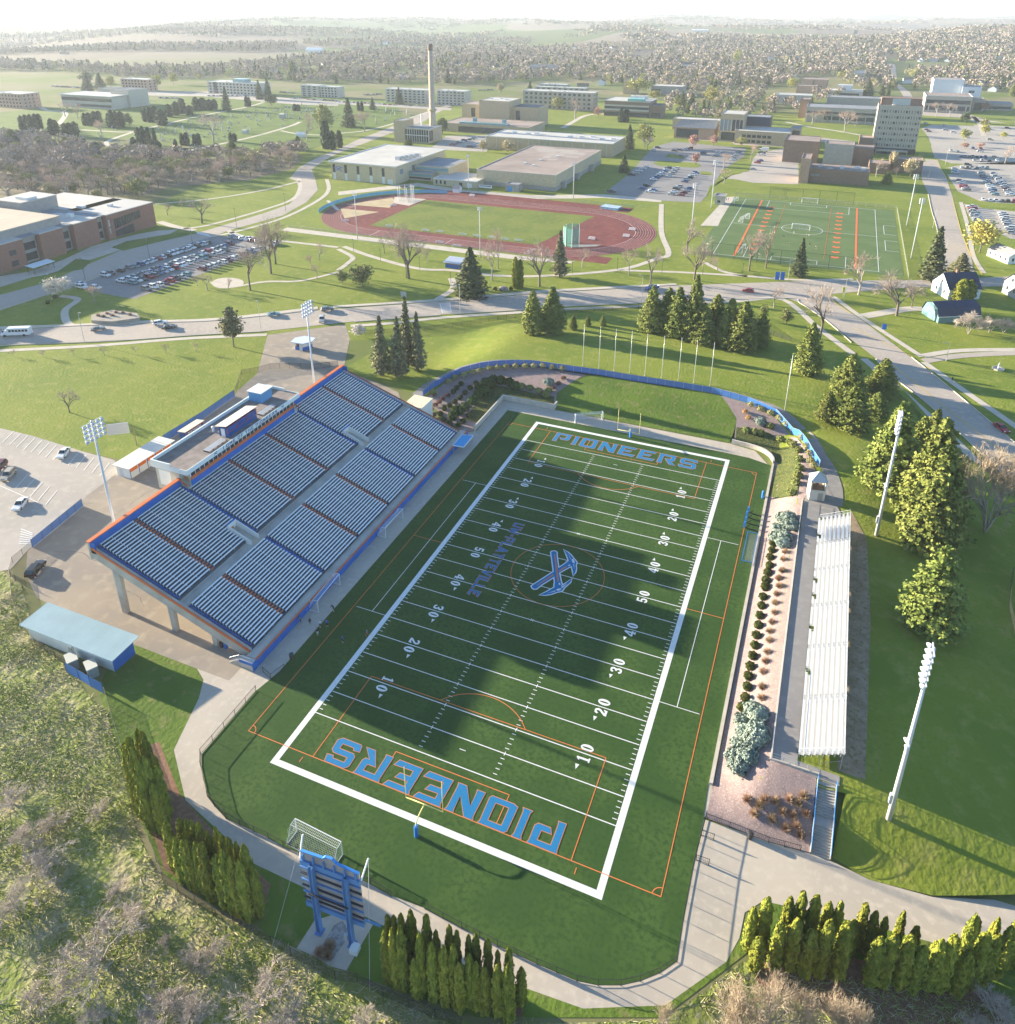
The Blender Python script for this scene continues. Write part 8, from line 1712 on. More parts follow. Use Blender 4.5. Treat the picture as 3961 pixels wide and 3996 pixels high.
proto_shrub('globe_shrub', glb_l, 900, 1.25, 1.5, 2, .17); proto_shrub('grass_clump', brn_l, 420, 1.1, 1.7, 2, spiky=True); proto_shrub('yellow_shrub', ylw_l, 420, 1.5, 1.9, 2, .17, core=False); proto_shrub('lime_shrub', ylg_l, 700, 1.4, 2., 2, .2); proto_shrub('red_shrub', red_l, 420, 1., 1.5, 2, .16, core=False); proto_shrub('blue_juniper', blu_l, 1300, 1.8, 3.0, 2, .24); proto_shrub('yew', yew_l, 900, 2.2, 2.8, 2, .25); proto_shrub('orange_shrub', org_l, 420, 1., 1.5, 1, .16, core=False)
def shrubs(kind, items, h, w, desc, where, group, lift=.12, cat='shrub'):
 its = sorted(items, key=lambda i: px(*i[:3])[0]); L, H, W = _pr[kind]
 for i, it in enumerate(its):
  p = at(*it[:3]); k = (it[3] if len(it) > 3 else 1.)*rnd.uniform(.9, 1.12)
  linkmesh(kind, L[i % len(L)], None, (p[0], p[1], p[2]+lift-.06), rnd.uniform(0, 6.28), '%s, %s from %s %s' % (desc, ORD[i] if i < len(ORD) else 'last', 'left', where), cat, group, (w*k/W, w*k/W, h*k/H))
def chain_labels(pts, sh): return [(sh, *p) for p in pts]
shrubs('globe_shrub', chain_labels([(515,60),(503,105),(500,150),(488,202),(480,252),(470,308),(462,362),(450,420),(442,477),(430,537),(415,595),(405,652),(400,712),(388,775),(368,828)], 'L')+chain_labels([(545,1060),(538,1098),(528,1138),(525,1183),(515,1228),(505,1270),(500,1300)], 'I'), 1.55, 1.75, 'dark green globe shrub', 'in the long row on the gravel slope', 'globe shrubs on the gravel slope')
shrubs('grass_clump', chain_labels([(600,45),(580,88),(585,132),(568,176),(560,228),(555,282),(540,336),(528,388),(525,440),(515,505),(505,558),(490,616),(485,702),(482,765)], 'L')+chain_labels([(615,1100),(605,1142),(598,1205),(580,1248),(580,1292)], 'I'), 1.35, 1.9, 'brown dry grass clump', 'in the long row on the gravel slope', 'dry grass clumps on the gravel slope')
shrubs('blue_juniper', chain_labels([(600,920),(635,915),(625,960),(580,985),(610,1025),(600,1060),(650,960),(560,1030)], 'I'), 1.9, 3.0, 'blue-grey juniper', 'in the clump at the far end of the gravel slope', 'junipers at the far end of the gravel')
shrubs('blue_juniper', chain_labels([(430,850),(460,880),(380,920),(455,960),(430,1030),(360,1050),(400,1110),(330,1120),(350,1165),(460,1000),(390,980)], 'L'), 2.0, 3.1, 'blue-grey juniper', 'in the clump at the near end of the gravel slope', 'junipers at the near end of the gravel')
shrubs('grass_clump', chain_labels([(500,40),(440,120),(690,60),(680,190),(720,20),(735,120),(540,150),(700,240),(660,130),(470,70),(400,40),(560,50),(600,110),(640,40),(620,200)], 'O'), 1.7, 3.4, 'dry tan ornamental grass', 'on the gravel bed beside the stairway', 'ornamental grasses beside the stairway')
shrubs('yellow_shrub', chain_labels([(625,140),(660,118),(712,105),(757,90),(797,83),(858,68),(902,63),(950,58),(1003,56),(1057,55),(1106,55),(1158,52),(1212,62),(1266,69)], 'H'), 1.6, 1.9, 'straw yellow shrub', 'along the blue fence left of the berm', 'yellow shrubs along the blue fence')
shrubs('globe_shrub', chain_labels([(695,152),(672,174),(652,197),(780,149),(747,174),(718,202),(690,229),(660,254),(630,276),(600,292),(578,322),(597,358),(630,376),(680,386),(708,364),(738,334)], 'H'), 1.6, 2.0, 'green globe shrub', 'in the planted bed at the far left corner', 'globe shrubs at the far left corner')
shrubs('red_shrub', chain_labels([(620,216),(572,256),(550,272),(525,296),(540,328),(1275,118),(1248,147),(1215,175),(540,210),(590,235)], 'H'), 1.2, 1.8, 'dark red shrub', 'in the planted bed left of the berm', 'red shrubs left of the berm')
shrubs('yew', chain_labels([(835,150),(880,135),(920,138),(970,150),(830,200),(790,222),(760,255),(720,290),(690,312),(650,342),(665,310),(1000,170),(870,160),(800,180)], 'H'), 2.6, 3.2, 'dark green yew', 'of the yews round the dark ground cover', 'yews round the ground cover')
shrubs('lime_shrub', chain_labels([(1040,165),(1085,175),(1135,192),(1175,215),(1190,190)], 'H')+[('H',540,205)], 2.0, 2.4, 'bright green shrub', 'at the end of the yews before the berm', 'green shrubs before the berm')
shrubs('blue_juniper', [('H',1190,145)], 2., 2.8, 'blue-grey juniper', 'of the bed left of the berm, the only one', 'junipers left of the berm')
shrubs('yellow_shrub', chain_labels([(420,275),(475,298),(530,322),(580,348),(620,382),(662,412),(705,462),(735,510),(750,550),(757,592),(772,622)], 'I'), 1.6, 2.0, 'straw yellow shrub', 'along the blue fence right of the berm', 'yellow shrubs right of the berm')
shrubs('orange_shrub', chain_labels([(388,308),(405,342)], 'I'), 1.2, 1.6, 'orange brown shrub', 'of two at the right end of the berm', 'orange shrubs right of the berm')
shrubs('blue_juniper', [('I',475,372)], 1.7, 2.6, 'blue-grey juniper', 'of the bed right of the berm, the only one', 'junipers right of the berm')
shrubs('lime_shrub', chain_labels([(395,415),(440,425),(475,430),(585,465),(530,395),(640,485),(660,500),(690,530),(692,580),(695,630),(685,672),(672,712),(645,770)], 'I'), 1.9, 2.5, 'green shrub', 'in the hedge on the far right corner bed', 'green shrubs on the far right corner')
shrubs('globe_shrub', [('D',272,705),('D',310,675)], 3.0, 3.6, 'dark round bush', 'of two beside the blossoming tree', 'dark bushes by the blossoming tree')
shrubs('grass_clump', [(SBS,600,1660),(SBS,480,1740),(SBS,570,1770)], 1.0, 1.3, 'brown dry grass clump', 'in the rock bed below the scoreboard', 'grass clumps below the scoreboard')
shrubs('globe_shrub', [('E',890,628),('E',978,626)], 1.5, 2.2, 'dark low bush', 'of two beside the boulder', 'bushes by the boulder');
q_ = at('E', 935, 628); m_ = MB(); m_.lathe([(1.6,0),(1.75,.6),(1.4,1.3),(.7,1.6)], n=9); o = tag(m_.build('boulder', mat('boulder_rock', (.26,.23,.23), .95, .25, 1.5, bump=.3), loc=q_), 'large grey boulder between two dark bushes beside the road', 'boulder'); o.scale = (1.2,.8,1)
mp_ = V((-120,1000),(40,1100),(60,1180),(150,1290),(205,1350),(255,1560),(300,1660),(420,1730),(560,1790),(700,1860),(900,1935),(1250,1925),(1330,1870),(1400,1815),(1920,1900),(2050,1990),(1500,2250),(300,2250),(-250,1900))
xs_ = [p[0] for p in mp_]; ys_ = [p[1] for p in mp_]; Cc = []
while len(Cc) < 56000:
 x, y = NR.uniform(-70, 95), NR.uniform(-45, 45)
 if inside(mp_, x, y) and mnoise.noise(Vector((x*.16, y*.16, 0)))+.25*mnoise.noise(Vector((x*.7,y*.7,4))) > NR.uniform(-.5,.35): Cc.append((x, y, .03))
Cc = np.array(Cc); k = NR.normal(size=Cc.shape)*.32+np.array([.22,-.05,0]); k[:,2] = NR.uniform(.1,.4,len(Cc))
gm = [leafm('grass_blades_green', (.24,.28,.055), (.33,.35,.10), .3, 0.), leafm('grass_blades_straw', (.46,.40,.25), (.55,.48,.32), .3, 0.)]
sel = NR.rand(len(Cc)) < .62
for nm_, ss, m_ in (('tall_grass', sel, gm[0]), ('dry_grass', ~sel, gm[1])):
 linkmesh(nm_, qmesh(nm_, ribbons(Cc[ss], Cc[ss]+k[ss], np.full((ss.sum(),1), .042), np.full((ss.sum(),1), .012)), m_), kind='stuff', label='long rough grass on the hillside below the stadium')
# ================================================================ town, woods, cemetery
def pv(p): a = pix(p); return a[0]/2.06841, a[1]/2.06841
W_TOWN = [(560,112),(700,96),(900,86),(1100,86),(1300,80),(1500,78),(1960,74),(1960,205),(1880,172),(1760,168),(1640,172),(1560,146),(1480,160),(1350,168),(1280,178),(1210,158),(1150,160),(1050,148),(870,163),(700,158),(560,156),(430,146),(330,148),(240,148),(100,134),(-40,134),(-40,118),(250,130),(420,128)]
W_RIVER = [(-40,262),(60,258),(160,282),(260,288),(330,298),(470,298),(540,276),(572,296),(556,318),(470,340),(330,352),(280,368),(150,376),(60,376),(-40,392)]
W_CAMP = [(1225,212),(1255,188),(1540,172),(1600,178),(1540,205),(1400,232),(1320,228)]
NOT = [[(p[0]*.33326+1276.3, p[1]*.33326) for p in q_] for q_ in ([(1170,295),(1225,295),(1265,400),(1400,640),(1320,640),(1185,390)], [(1235,350),(1560,352),(1540,405),(1260,405)], [(460,340),(620,345),(610,375),(470,365)], [(560,525),(780,525),(780,590),(560,590)], [(680,430),(940,430),(940,545),(680,545)], [(985,410),(1070,410),(1070,480),(985,480)])]+[[(p[0]*.33326+638.2, p[1]*.33326) for p in q_] for q_ in ([(1030,520),(1490,440),(1490,620),(1030,620)], [(1500,520),(1840,500),(1840,640),(1500,660)], [(700,505),(1040,505),(1040,560),(700,560)], [(0,480),(720,480),(720,620),(0,620)], [(1660,290),(1800,285),(1800,340),(1660,340)])]
NR = np.random.RandomState(5)
HS = [(T4,*p) for p in ((70,352),(222,322),(370,208),(500,190),(470,246),(455,278),(610,285),(640,326),(780,300),(770,415),(905,246),(120,204),(425,132),(860,162),(930,160),(190,445),(20,478),(310,180),(560,120+90))]+[(T5,*p) for p in ((362,296),(487,300),(490,268),(565,302),(655,302),(580,270),(770,266),(800,290),(860,244),(900,306),(950,260),(1000,290),(745,230),(740,305),(195,242),(200,262),(100,262),(100,306),(150,292),(185,330),(300,240),(315,138),(345,142),(60,138),(400,438),(865,455),(950,490),(1020,220),(970,248),(440,250),(690,245),(620,250))]+[(T6,*p) for p in ((60,262),(165,272),(90,198),(175,194),(222,248),(300,268),(345,346),(350,214),(650,282),(860,302),(930,304),(1020,264),(530,270),(255,160),(700,270))]+[(T7,*p) for p in ((70,270),(700,352),(395,410),(500,390),(350,188),(840,258),(770,150),(1020,176),(560,194),(20,310),(250,240),(620,230))]+[('A',*p) for p in ((1550,405),(1700,412),(1840,366),(370,318))]
hw_ = [mat('wall_white', (.70,.70,.69), .7), mat('wall_cream', (.58,.53,.42), .7), mat('wall_bluegrey', (.36,.41,.46), .7), mat('wall_tan', (.45,.37,.28), .7), redb]
hr_ = [mat('shingle_grey', (.20,.20,.21), .85), mat('shingle_dark', (.09,.09,.10), .85), mat('shingle_brown', (.20,.15,.11), .85)]
HN = ['white','cream','blue-grey','tan','red brick']; RN = ['grey','dark','brown']; keep = []
HS.sort(key=lambda i: px(*i[:3])[0])
cnt = {}
for i, it in enumerate(HS):
 p = at(*it[:3], 0.); a, b = NR.choice([0,0,0,1,2,3,4]), NR.randint(3); k_ = (a, b); cnt[k_] = cnt.get(k_, 0)+1
 L_ = NR.uniform(11, 17); house((p[0], p[1], 0), NR.choice([.05, 1.62, .3, 1.2]), L_, NR.uniform(8, 10.5), NR.uniform(3.2, 6), NR.uniform(2.6, 4), '%s house with %s roof among town trees, %s such house from left' % (HN[a], RN[b], ORD[cnt[k_]-1]), hw_[a], hr_[b], group='houses of the town', chimney=0 if NR.rand() < .5 else None, windows=L_ > 14.5)
 keep.append((p[0], p[1]))
for (sh, x, y), L_, W_, h, rh, lb, wm, rm, rz in (((T7,175,318),46,14,7,5,'long pale gabled apartment block with blue-grey roofs behind the halls',hw_[1],hr_[0],.1),((T7,985,298),24,14,7,4,'white and dark apartment block on the town hillside',hw_[0],hr_[1],.2),((T4,150,120),60,18,5,2,'long white shed on the far edge of town',hw_[0],mat('shed_roof',(.75,.76,.76),.5),.15),(('A',1785,302),38,16,6,5,'big white barn in front of the far fields',hw_[0],mat('shed_roof',(0,0,0)),.2),((T5,590,196),70,16,5,2,'long pale school building among the town trees',hw_[1],hr_[0],.05),((T5,40,270),40,14,4,2,'long low shop building by the town street',hw_[0],hr_[0],.05),((T4,1076,165),14,12,12,1.5,'tall cream block at the town centre',hw_[1],hr_[2],.05),(('C',1010,215),10,10,14,12,'dark church spire rising over the town trees',redb,hr_[1],0.),((T4,408,40),40,14,5,3,'white farm sheds on the far hill',hw_[0],mat('shed_roof',(0,0,0)),.3),((T6,990,46),30,14,6,4,'white farmhouse on the far ridge',hw_[0],hr_[0],.2),((T6,395,50),26,12,5,3,'white farm building on the left far ridge',hw_[0],hr_[0],.4),((T5,790,76),30,14,6,4,'pale farmstead among dark trees on the far right',hw_[0],hr_[0],.1),((T7,40,45),22,12,5,3,'lone white farmhouse on the far slope',hw_[0],hr_[0],.1)):
 p = at(sh, x, y, 0.); house((p[0], p[1], gz(p[0], p[1])), rz, L_, W_, h, rh, lb, wm, rm, group='long buildings of the town', windows=False); keep += [(p[0]+d_, p[1]) for d_ in (-18,-6,6,18)]
K_ = np.array(keep)
cand = []
def scatter(pl, sp, wood):
 W_ = [at('V', x, y, 0.)[:2] for x, y in pl]; x0, x1 = min(p[0] for p in W_), max(p[0] for p in W_); y0, y1 = min(p[1] for p in W_), max(p[1] for p in W_)
 for gx in np.arange(x0, x1, sp):
  for gy in np.arange(y0, y1, sp):
   p = (gx+NR.uniform(-.5,.5)*sp, gy+NR.uniform(-.5,.5)*sp)
   if not inside(W_, *p): continue
   q_ = pv((p[0], p[1], 0))
   if not -30 < q_[0] < 1945 or (wood != 'river' and any(inside(n_, *q_) for n_ in NOT)): continue
   d_ = K_-np.array(p)
   if wood == 'town' and ((np.abs(d_[:,0]) < 8.5) & (d_[:,1] > -9) & (d_[:,1] < 26)).any(): continue
   if wood == 'town' and mnoise.noise(Vector((p[0]/90., p[1]/90., 1))) < -.33: continue
   cand.append((math.hypot(p[0]-CAM[0], p[1]-CAM[1]), p, wood))
scatter(W_RIVER, 9.5, 'river'); scatter(W_CAMP, 21, 'camp'); scatter(W_TOWN, 14.5, 'town')
for pl, sp in (([(-20,94),(250,90),(480,90),(560,86),(560,97),(480,102),(250,101),(-20,104)], 15), ([(-20,66),(200,60),(420,57),(640,60),(700,70),(560,76),(300,74),(-20,84)], 26), ([(560,84),(800,72),(1000,70),(1000,76),(800,80),(600,92)], 18)): scatter(pl, sp, 'far')
cand.sort()
used_ = {'bare': 0, 'ever': 0, 'bud': 0}; LIM = {'bare': 150, 'ever': 60, 'bud': 110}; Pq, Tq = [], []
TI = {'bare': [(.29,.25,.21),(.33,.27,.23),(.25,.22,.19),(.34,.28,.235)], 'ever': [(.07,.10,.05),(.10,.13,.06),(.06,.085,.05)], 'bud': [(.36,.35,.13),(.30,.29,.13),(.40,.35,.20),(.26,.25,.12),(.37,.27,.21)]}
WH = dict(far='on the far ridge behind the campus', river='in the river wood below the cemetery', camp='among the halls left of the tower', town='in the town beyond the campus')
lab = {'bare': 'bare grey-brown tree', 'ever': 'dark pointed evergreen', 'bud': 'pale budding tree'}
cn = {}
for d_, p, wood in cand:
 r_ = NR.rand(); k = 'bare' if r_ < (.86 if wood == 'river' else .58) else ('ever' if r_ < .76 and wood != 'river' else 'bud'); h = NR.uniform(9, 15) if k != 'bud' else NR.uniform(7, 12); w_ = h*NR.uniform(.75, 1.0) if k != 'ever' else h*.55
 if wood == 'river': h *= .8
 if used_[k] < LIM[k]:
  used_[k] += 1; kind = {'bare': ['bare_grey','bare_pale','bare_bud'][NR.choice([0,1,1,2])], 'ever': ['spruce','pine'][NR.randint(2)], 'bud': ['tan_bud_tree','green_bud_tree','tan_bud_tree','olive_tree'][NR.randint(4)]}[k]
  tree(kind, (p[0], p[1], gz(*p)), h, w_, '%s standing %s' % (lab[k], WH[wood]), '%s %s' % ({'bare': 'bare trees', 'ever': 'evergreens', 'bud': 'budding trees'}[k], WH[wood]))
  continue
 n = 110 if d_ < 1200 else (64 if d_ < 1700 else 34); u_ = NR.normal(size=(n,3)); u_ /= np.linalg.norm(u_, axis=1)[:,None]; C = u_*NR.uniform(.55,1,n)[:,None]*np.array([w_/2,w_/2,h*.40])
 if k == 'ever': f = NR.uniform(0,1,n); C = np.stack([np.cos(f*40)*w_*.5*(1-f), np.sin(f*40)*w_*.5*(1-f), h*(f-.5)*.9], 1)
 C += np.array([p[0], p[1], gz(*p)+h*.56]); Pq.append(quads(C, h*(.11 if n > 70 else .14 if n > 40 else .18))); c = np.array(TI[k][NR.randint(len(TI[k]))])*NR.uniform(.85,1.15); Tq.append(np.tile(c, (n*4,1)))
for i in range(9500):
 y = NR.uniform(1900, 8000); x = NR.uniform(-.95*y-200, .30*y+500)
 m_ = mnoise.noise(Vector((x/420., y/700., 5.)))+.5*mnoise.noise(Vector((x/150., y/210., 2.)))
 if m_ < .02: continue
 n = 26; h = NR.uniform(10, 16); C = NR.normal(size=(n,3))*np.array([10,9,h*.2])+np.array([x, y, gz(x,y)+h*.5]); Pq.append(quads(C, 4.6)); c = np.array([(.26,.215,.175),(.22,.195,.15),(.10,.12,.07),(.30,.24,.19)][NR.choice([0,0,1,1,2,3])]); Tq.append(np.tile(c, (n*4,1)))
tm = bpy.data.materials.new('town_crowns'); tm.use_nodes = True; nt = tm.node_tree; at_ = nt.nodes.new('ShaderNodeAttribute'); at_.attribute_name = 'tint'; nt.links.new(at_.outputs['Color'], nt.nodes['Principled BSDF'].inputs['Base Color']); nt.nodes['Principled BSDF'].inputs['Roughness'].default_value = .95; nt.nodes['Principled BSDF'].inputs['Specular IOR Level'].default_value = .1
P_ = np.vstack(Pq); me = qmesh('town_woodland', P_, tm)
ca_ = me.attributes.new('tint', 'FLOAT_COLOR', 'POINT'); ca_.data.foreach_set('color', np.hstack([np.vstack(Tq), np.ones((len(P_),1))]).astype(np.float32).ravel())
linkmesh('town_woodland', me, kind='stuff', label='mass of bare and evergreen trees of the town and far hills')
sheet('wood_floor', [at('V', x, y, 0.)[:2] for x, y in W_RIVER], duff, .05)
stone_m = mat('headstone', (.45,.44,.42), .8, .2, 1., obj_var=.3); SM = []
for v in range(4):
 m_ = MB(); m_.box((-.55,-.3,0),(.55,.3,.22))
 if v == 0: m_.prism([(-.42,-.12),(.42,-.12),(.42,.12),(-.42,.12)], .22, 1.1)
 elif v == 1: m_.add([(-.45,-.12,.22),(.45,-.12,.22),(.45,.12,.22),(-.45,.12,.22),(-.3,-.1,1.25),(.3,-.1,1.25),(.3,.1,1.25),(-.3,.1,1.25)], [(4,5,6,7),(0,1,5,4),(1,2,6,5),(2,3,7,6),(3,0,4,7)])
 elif v == 2: m_.lathe([(.35,.2),(.28,.6),(.22,2.0),(.02,2.6)], n=4)
 else: m_.box((-.7,-.15,.22),(.7,.15,.85))
 me = bpy.data.meshes.new('headstone'); me.from_pydata(m_.v, [], m_.f); me.materials.append(stone_m); SM.append(me)
cem = [SH('A',(640,800),(700,770),(960,700),(1250,650),(1480,600),(1620,585),(1900,600),(1900,680),(1650,705),(1400,765),(1080,840),(700,830)), SH('A',(260,775),(480,690),(600,715),(760,700),(700,730),(600,790),(450,790))]
cem.append(SH('B',(0,620),(300,615),(500,640),(300,690),(0,740)))
i = 0
while i < 250:
 c_ = cem[NR.choice([0,0,0,0,1,2])]; x, y = NR.uniform(min(p[0] for p in c_), max(p[0] for p in c_)), NR.uniform(min(p[1] for p in c_), max(p[1] for p in c_)); y = round(y/7)*7+NR.uniform(-.6,.6)
 if inside(c_, x, y): linkmesh('headstone', SM[NR.randint(4)], None, (x, y, .03), NR.uniform(-.1,.1)+PI/2, 'small grey headstone standing in the grass of the cemetery', 'headstone', 'headstones of the cemetery', scale=NR.uniform(.9, 1.9)); i += 1
for n_, x, y, s_, lb in (('A',1600,668,(5,4,3.6),'grey stone vault with a pitched top in the upper cemetery'),('A',1390,755,(5,3.5,2.6),'pale stone vault in the middle of the cemetery')):
 p = at(n_, x, y); t = empty('vault', p, 0, lb, 'vault'); m_ = MB(); m_.box((-s_[0]/2,-s_[1]/2,0),(s_[0]/2,s_[1]/2,s_[2])); m_.build('wall', stone_m, t); m_ = MB(); m_.add([(-s_[0]/2-.2,-s_[1]/2-.2,s_[2]),(s_[0]/2+.2,-s_[1]/2-.2,s_[2]),(s_[0]/2+.2,s_[1]/2+.2,s_[2]),(-s_[0]/2-.2,s_[1]/2+.2,s_[2]),(-s_[0]/2,0,s_[2]+.9),(s_[0]/2,0,s_[2]+.9)], [(0,1,5,4),(2,3,4,5),(1,2,5),(3,0,4),(3,2,1,0)]); m_.build('roof', stone_m, t)
p = at('A',1705,775); house((p[0],p[1],0), .2, 7, 5, 2.4, 1.6, 'small white shed beside the big bare tree in the cemetery', hw_[0], hw_[0], cat='shed', name='shed', windows=False)
lampm = mat('lamp_post', (.42,.42,.42), .5); dkp = mat('lamp_post_dark', (.05,.05,.05), .5); sgb = mat('sign_blue', (.03,.16,.55), .5)
def street_lamp(b, h, arm, label, m_=lampm, g='street lamps'):
 t = empty('street_lamp', b, 0, label, 'street lamp', g); mb = MB(); mb.tube((0,0,0),(0,0,h), .1, .06, n=6); mb.build('pole', m_, t)
 mb = MB()
 if arm: mb.bar((0,0,h-.05),(arm,-.3,h+.15), .07)
 mb.box((arm-.3,-.5,h+.05),(arm+.35,-.1,h+.22)); mb.build('lamp_head', m_, t)
for i, (n_, x, y, yt, arm) in enumerate(sorted([('D',478,920,752,1.2),('D',1478,858,688,0),('E',690,765,597,0),('E',1715,708,545,-1.2),('F',630,570,455,1.5),('F',1510,470,338,.3),('F',945,688,565,.4),('F',1525,1030,930,-1.6),('C',1520,938,830,.8),('C',1425,1012,928,.8),('F',1450,275,170,.8)], key=lambda i_: px(i_[0], i_[1], i_[2])[0])):
 p = at(n_, x, y); street_lamp(p, tall(p, n_, x, yt), arm, 'tall grey street lamp beside the roads, %s from left' % ORD[i])
for i, (n_, x, y, yt) in enumerate(sorted([('D',483,570,445),('D',848,450,335),('D',1090,365,262),('D',905,615,490),('D',1250,500,400),('D',1340,270,165),('D',1618,180,80),('E',88,408,340),('E',240,462,395),('E',462,508,440),('E',638,598,530),('E',1325,535,470),('E',1580,512,450),('E',1832,528,465),('F',372,548,478),('F',148,538,470)], key=lambda i_: px(i_[0], i_[1], i_[2])[0])):
 p = at(n_, x, y); street_lamp(p, tall(p, n_, x, yt), 0, 'slim dark path lamp in the park and car park, %s from left' % ORD[i], dkp, 'dark path lamps')
for n_, x, y, w_, h, lb in (('F',568,572,1.6,3.6,'tall blue campus sign by the road, left of two'),('F',598,572,1.6,3.6,'tall blue campus sign by the road, right of two'),('F',1170,872,1.4,3.4,'blue road sign on a post beside the right pavement'),('F',942,665,1.0,4.0,'yellow warning sign on a post at the junction'),('E',370,670,2.2,2.4,'grey notice board on the lawn above the main road')):
 p = at(n_, x, y); t = empty('sign', p, .1, lb, 'sign'); c_ = mat('sign_yellow', (.55,.60,.05), .5) if 'yellow' in lb else (lampm if 'grey' in lb else sgb); m_ = MB(); m_.box((-w_/2,-.12,h*.45 if 'post' in lb else .3),(w_/2,.12,h)); m_.build('board', c_, t); m_ = MB(); m_.tube((0,.1,0),(0,.1,h*.9), .07, n=6); m_.build('post', lampm, t)
def bins(p, c, lb): t = empty('bin', p, 0, lb, 'bin', 'bins round the stand'); m_ = MB(); m_.lathe([(.3,0),(.38,.9),(.40,.95)], n=10); m_.build('body', c, t); m_ = MB(); m_.lathe([(.42,.95),(.36,1.08),(.05,1.12)], n=10); m_.build('lid', c, t)
for n_, x, y, c, lb in (('J',1733,275,sgb,'blue bin by the stand front beside the folded goal'),('J',1718,285,dkp,'black bin left of the blue bin by the stand front'),('J',1283,478,sgb,'blue bin under the near end of the stand'),('J',1257,472,dkp,'black bin under the near end of the stand'),('H',418,780,sgb,'blue bin halfway along the stand front'),('H',403,790,dkp,'dark bin halfway along the stand front'),('J',1652,538,dkp,'small black bin at the corner of the turf'),('O',415,255,dkp,'black covered bin by the gravel foot of the plaza')): p = at(n_, x, y); bins((p[0], p[1], .06), c, lb)
for i, (x, y) in enumerate(((445,885),(437,912),(432,942),(425,970))):
 p = at('I', x, y); t = empty('blocking_dummy', (p[0], p[1], .07), rad(-8), 'black football blocking sled with blue pads, %s from the far end beside the turf' % ORD[i], 'blocking sled', 'blocking sleds beside the turf'); m_ = MB(); m_.bar((-1.5,0,.12),(1.6,0,.12), .14); m_.bar((.9,-.5,.12),(.9,.5,.12), .12); m_.bar((-1.2,0,.1),(-.5,0,1.0), .12); m_.build('frame', dkp, t); m_ = MB(); m_.box((-1.75,-.25,.2),(-1.4,.25,1.5)); m_.build('pad', pad_b, t)
p = at('I', 412, 1085); t = empty('training_frame', (p[0], p[1], .07), rad(0), 'low blue rectangular training frame lying beside the right sideline', 'training frame'); m_ = MB()
for x in (-1., 1.): m_.bar((x,-5,.9),(x,5,.9), .1); [m_.bar((x,y,0),(x,y,.9), .08) for y in (-5,0,5)]
for y in (-5,5): m_.bar((-1,y,.9),(1,y,.9), .1)
m_.build('frame', pad_b, t); m_ = MB(); m_.face((-.95,-4.6,.85),(.95,-4.6,.85),(.95,4.6,.85),(-.95,4.6,.85)); m_.build('net', chain_l, t)
p = at('I', 495, 790); m_ = MB(); m_.lathe([(.3,0),(.3,1.6),(.12,1.9)], n=10); tag(m_.build('tackle_dummy', pad_b, loc=(p[0]-.3, p[1], .07)), 'upright blue tackling dummy at the kerb wall', 'dummy')
for x, y, lb in ((415,580,'grey air unit behind the equipment building, left of two'),(525,620,'grey air unit behind the equipment building, right of two')): p = at('J', x, y); t = empty('air_unit', p, rad(-28), lb, 'air unit', 'air units'); m_ = MB(); m_.box((-1.2,-.8,0),(1.2,.8,1.9)); m_.build('casing', mat('unit_grey', (.30,.34,.32), .6), t); m_ = MB(); m_.box((-1.25,-.85,1.9),(1.25,.85,2.05)); m_.build('lid', mat('unit_lid', (.50,.50,.45), .6), t)
p = at('G', 655, 400); p2 = at('G', 775, 490); t = empty('panel_sign', p2, rad(38), 'flat grey panel board on a pole leaning over the west lawn', 'panel'); hP = 6.2
m_ = MB(); m_.box((-6,-.1,hP-2.4),(-1,.1,hP+.6)); m_.build('board', galv, t); m_ = MB(); m_.tube((0,0,0),(0,0,tall(p2,'G',765,380)), .12, n=6); m_.build('pole', mat('wood_pole', (.35,.24,.15), .9), t)
p = at('I', 1820, 60); t = empty('fountain', p, 0, 'small round stone fountain on the lawn at the right edge', 'fountain'); m_ = MB(); m_.lathe([(1.6,0),(1.7,.5),(1.4,.5),(1.35,.25)], n=14); m_.build('basin', concl, t); m_ = MB(); m_.lathe([(.35,.2),(.2,.9),(.25,1.6),(.05,2.4)], n=8); m_.build('figure', trimw, t)
q_ = at('D', 650, 800); m_ = MB(); P5 = SH('D',(520,815),(640,822),(795,800),(780,775),(640,755),(520,785)); m_.prism(P5, 0, 1.2); tag(m_.build('planter', brick('pale_blocks', (.33,.29,.24))), 'low block planter full of dry grasses beside the main road', 'planter')
shrubs('grass_clump', [('D',x,y) for x, y in ((560,790),(610,778),(660,772),(700,775),(740,785),(640,790),(590,796))], 1.6, 3.0, 'dry brown grass', 'in the block planter beside the main road', 'grasses in the block planter', lift=1.2)
sheet('stone_circle', [at('D', 1292+90*math.cos(a), 585+28*math.sin(a))[:2] for a in np.linspace(0, 2*PI, 24, endpoint=False)], walk, .085)
# ================================================================ camera, light, sky
cd = bpy.data.cameras.new('camera'); cam = bpy.data.objects.new('camera', cd); COL.objects.link(cam)
cam.location = tuple(CAM); cam.rotation_euler = (PI/2-PITCH, 0, -YAW)
cd.sensor_fit = 'HORIZONTAL'; cd.sensor_width = 36; cd.lens = 36*FPX/3961; cd.shift_y = (CY-1998)/3961; cd.clip_end = 30000; cd.clip_start = 1
sc.camera = cam
EL, AZ = rad(11.1), rad(-3.7)      # sun height; direction in which shadows fall, measured from +X
sun = bpy.data.lights.new('sun', 'SUN'); so = bpy.data.objects.new('sun', sun); COL.objects.link(so)
sun.energy = 5.0; sun.angle = rad(.5); sun.color = (1, .87, .66)
dv = Vector((math.cos(AZ)*math.cos(EL), math.sin(AZ)*math.cos(EL), -math.sin(EL))); so.rotation_euler = dv.to_track_quat('-Z', 'Y').to_euler()
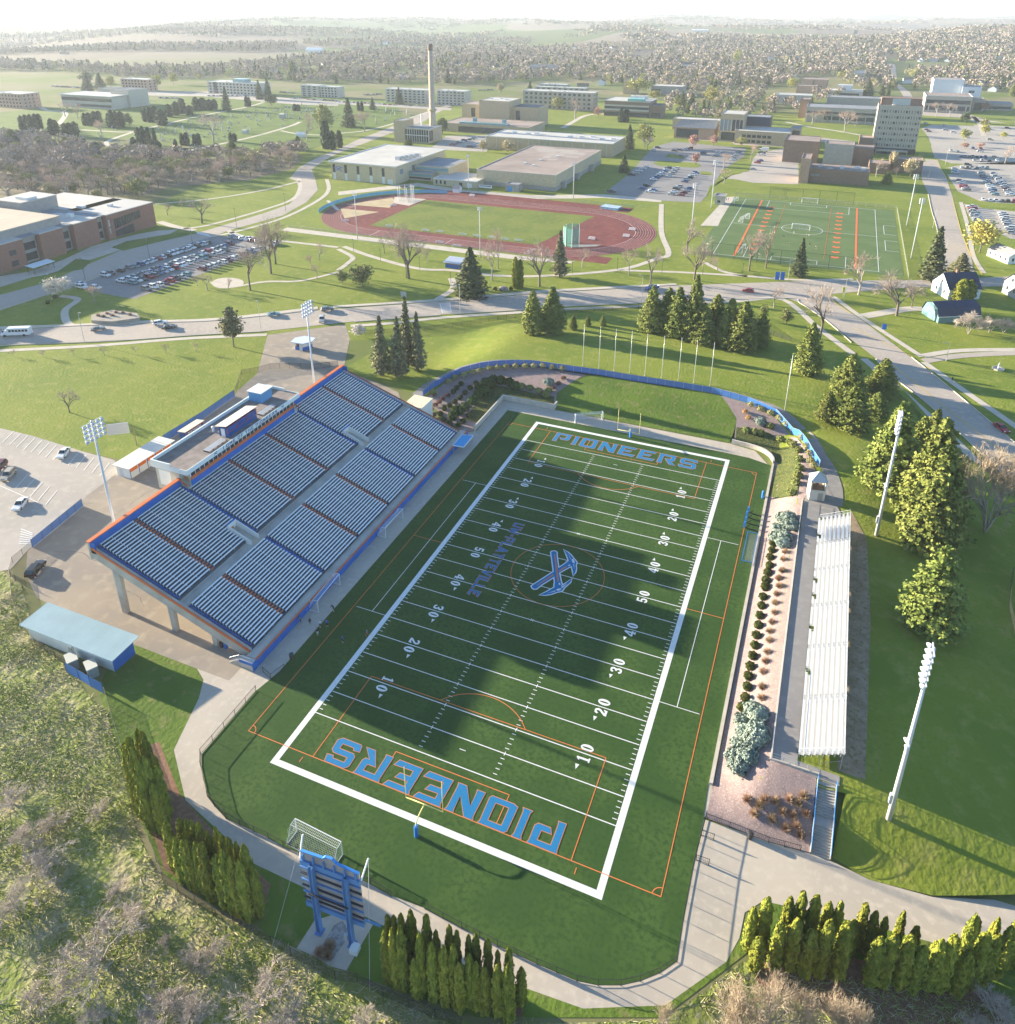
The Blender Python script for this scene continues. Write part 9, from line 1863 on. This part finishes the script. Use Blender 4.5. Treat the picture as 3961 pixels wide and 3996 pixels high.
w = bpy.data.worlds.new('World'); sc.world = w; w.use_nodes = True; nt = w.node_tree
sky = nt.nodes.new('ShaderNodeTexSky'); sky.sky_type = 'NISHITA'; sky.sun_disc = False; sky.sun_elevation = EL
sky.sun_rotation = math.atan2(-dv.x, -dv.y); sky.altitude = 300; sky.air_density = 1.0; sky.dust_density = .4; sky.ozone_density = 3.0
tc = nt.nodes.new('ShaderNodeTexCoord'); sp_ = nt.nodes.new('ShaderNodeSeparateXYZ'); mr = nt.nodes.new('ShaderNodeMapRange'); mx = nt.nodes.new('ShaderNodeMix'); mx.data_type = 'RGBA'
nt.links.new(tc.outputs['Generated'], sp_.inputs[0]); nt.links.new(sp_.outputs[2], mr.inputs[0]); mr.inputs[1].default_value = .0; mr.inputs[2].default_value = .085
nt.links.new(mr.outputs[0], mx.inputs[0]); mx.inputs[6].default_value = (6., 6.1, 6.3, 1); nt.links.new(sky.outputs[0], mx.inputs[7]); nt.links.new(mx.outputs[2], nt.nodes['Background'].inputs[0]); nt.nodes['Background'].inputs[1].default_value = .085
sc.view_settings.view_transform = 'Standard'; sc.view_settings.look = 'None'; sc.view_settings.gamma = 1; sc.view_settings.exposure = 2.1
hb = MB(); hb.box((-9500,-600,-60), (7000,11500,112)); hz = hb.build('haze', [], kind='stuff', label='thin bluish haze over the valley')
hm = bpy.data.materials.new('haze'); hm.use_nodes = True; ht = hm.node_tree
for n in list(ht.nodes):
 if n.type == 'BSDF_PRINCIPLED': ht.nodes.remove(n)
pv = ht.nodes.new('ShaderNodeVolumePrincipled'); pv.inputs['Color'].default_value = (.80,.89,1,1); pv.inputs['Density'].default_value = .00009; pv.inputs['Anisotropy'].default_value = 0.2
ht.links.new(pv.outputs[0], ht.nodes['Material Output'].inputs['Volume']); hz.data.materials.append(hm)
sc.cycles.volume_bounces = 1; sc.cycles.max_bounces = 5; sc.cycles.diffuse_bounces = 3; sc.cycles.transparent_max_bounces = 6
sc.cycles.use_denoising = True
sc.cycles.volume_step_rate = 10
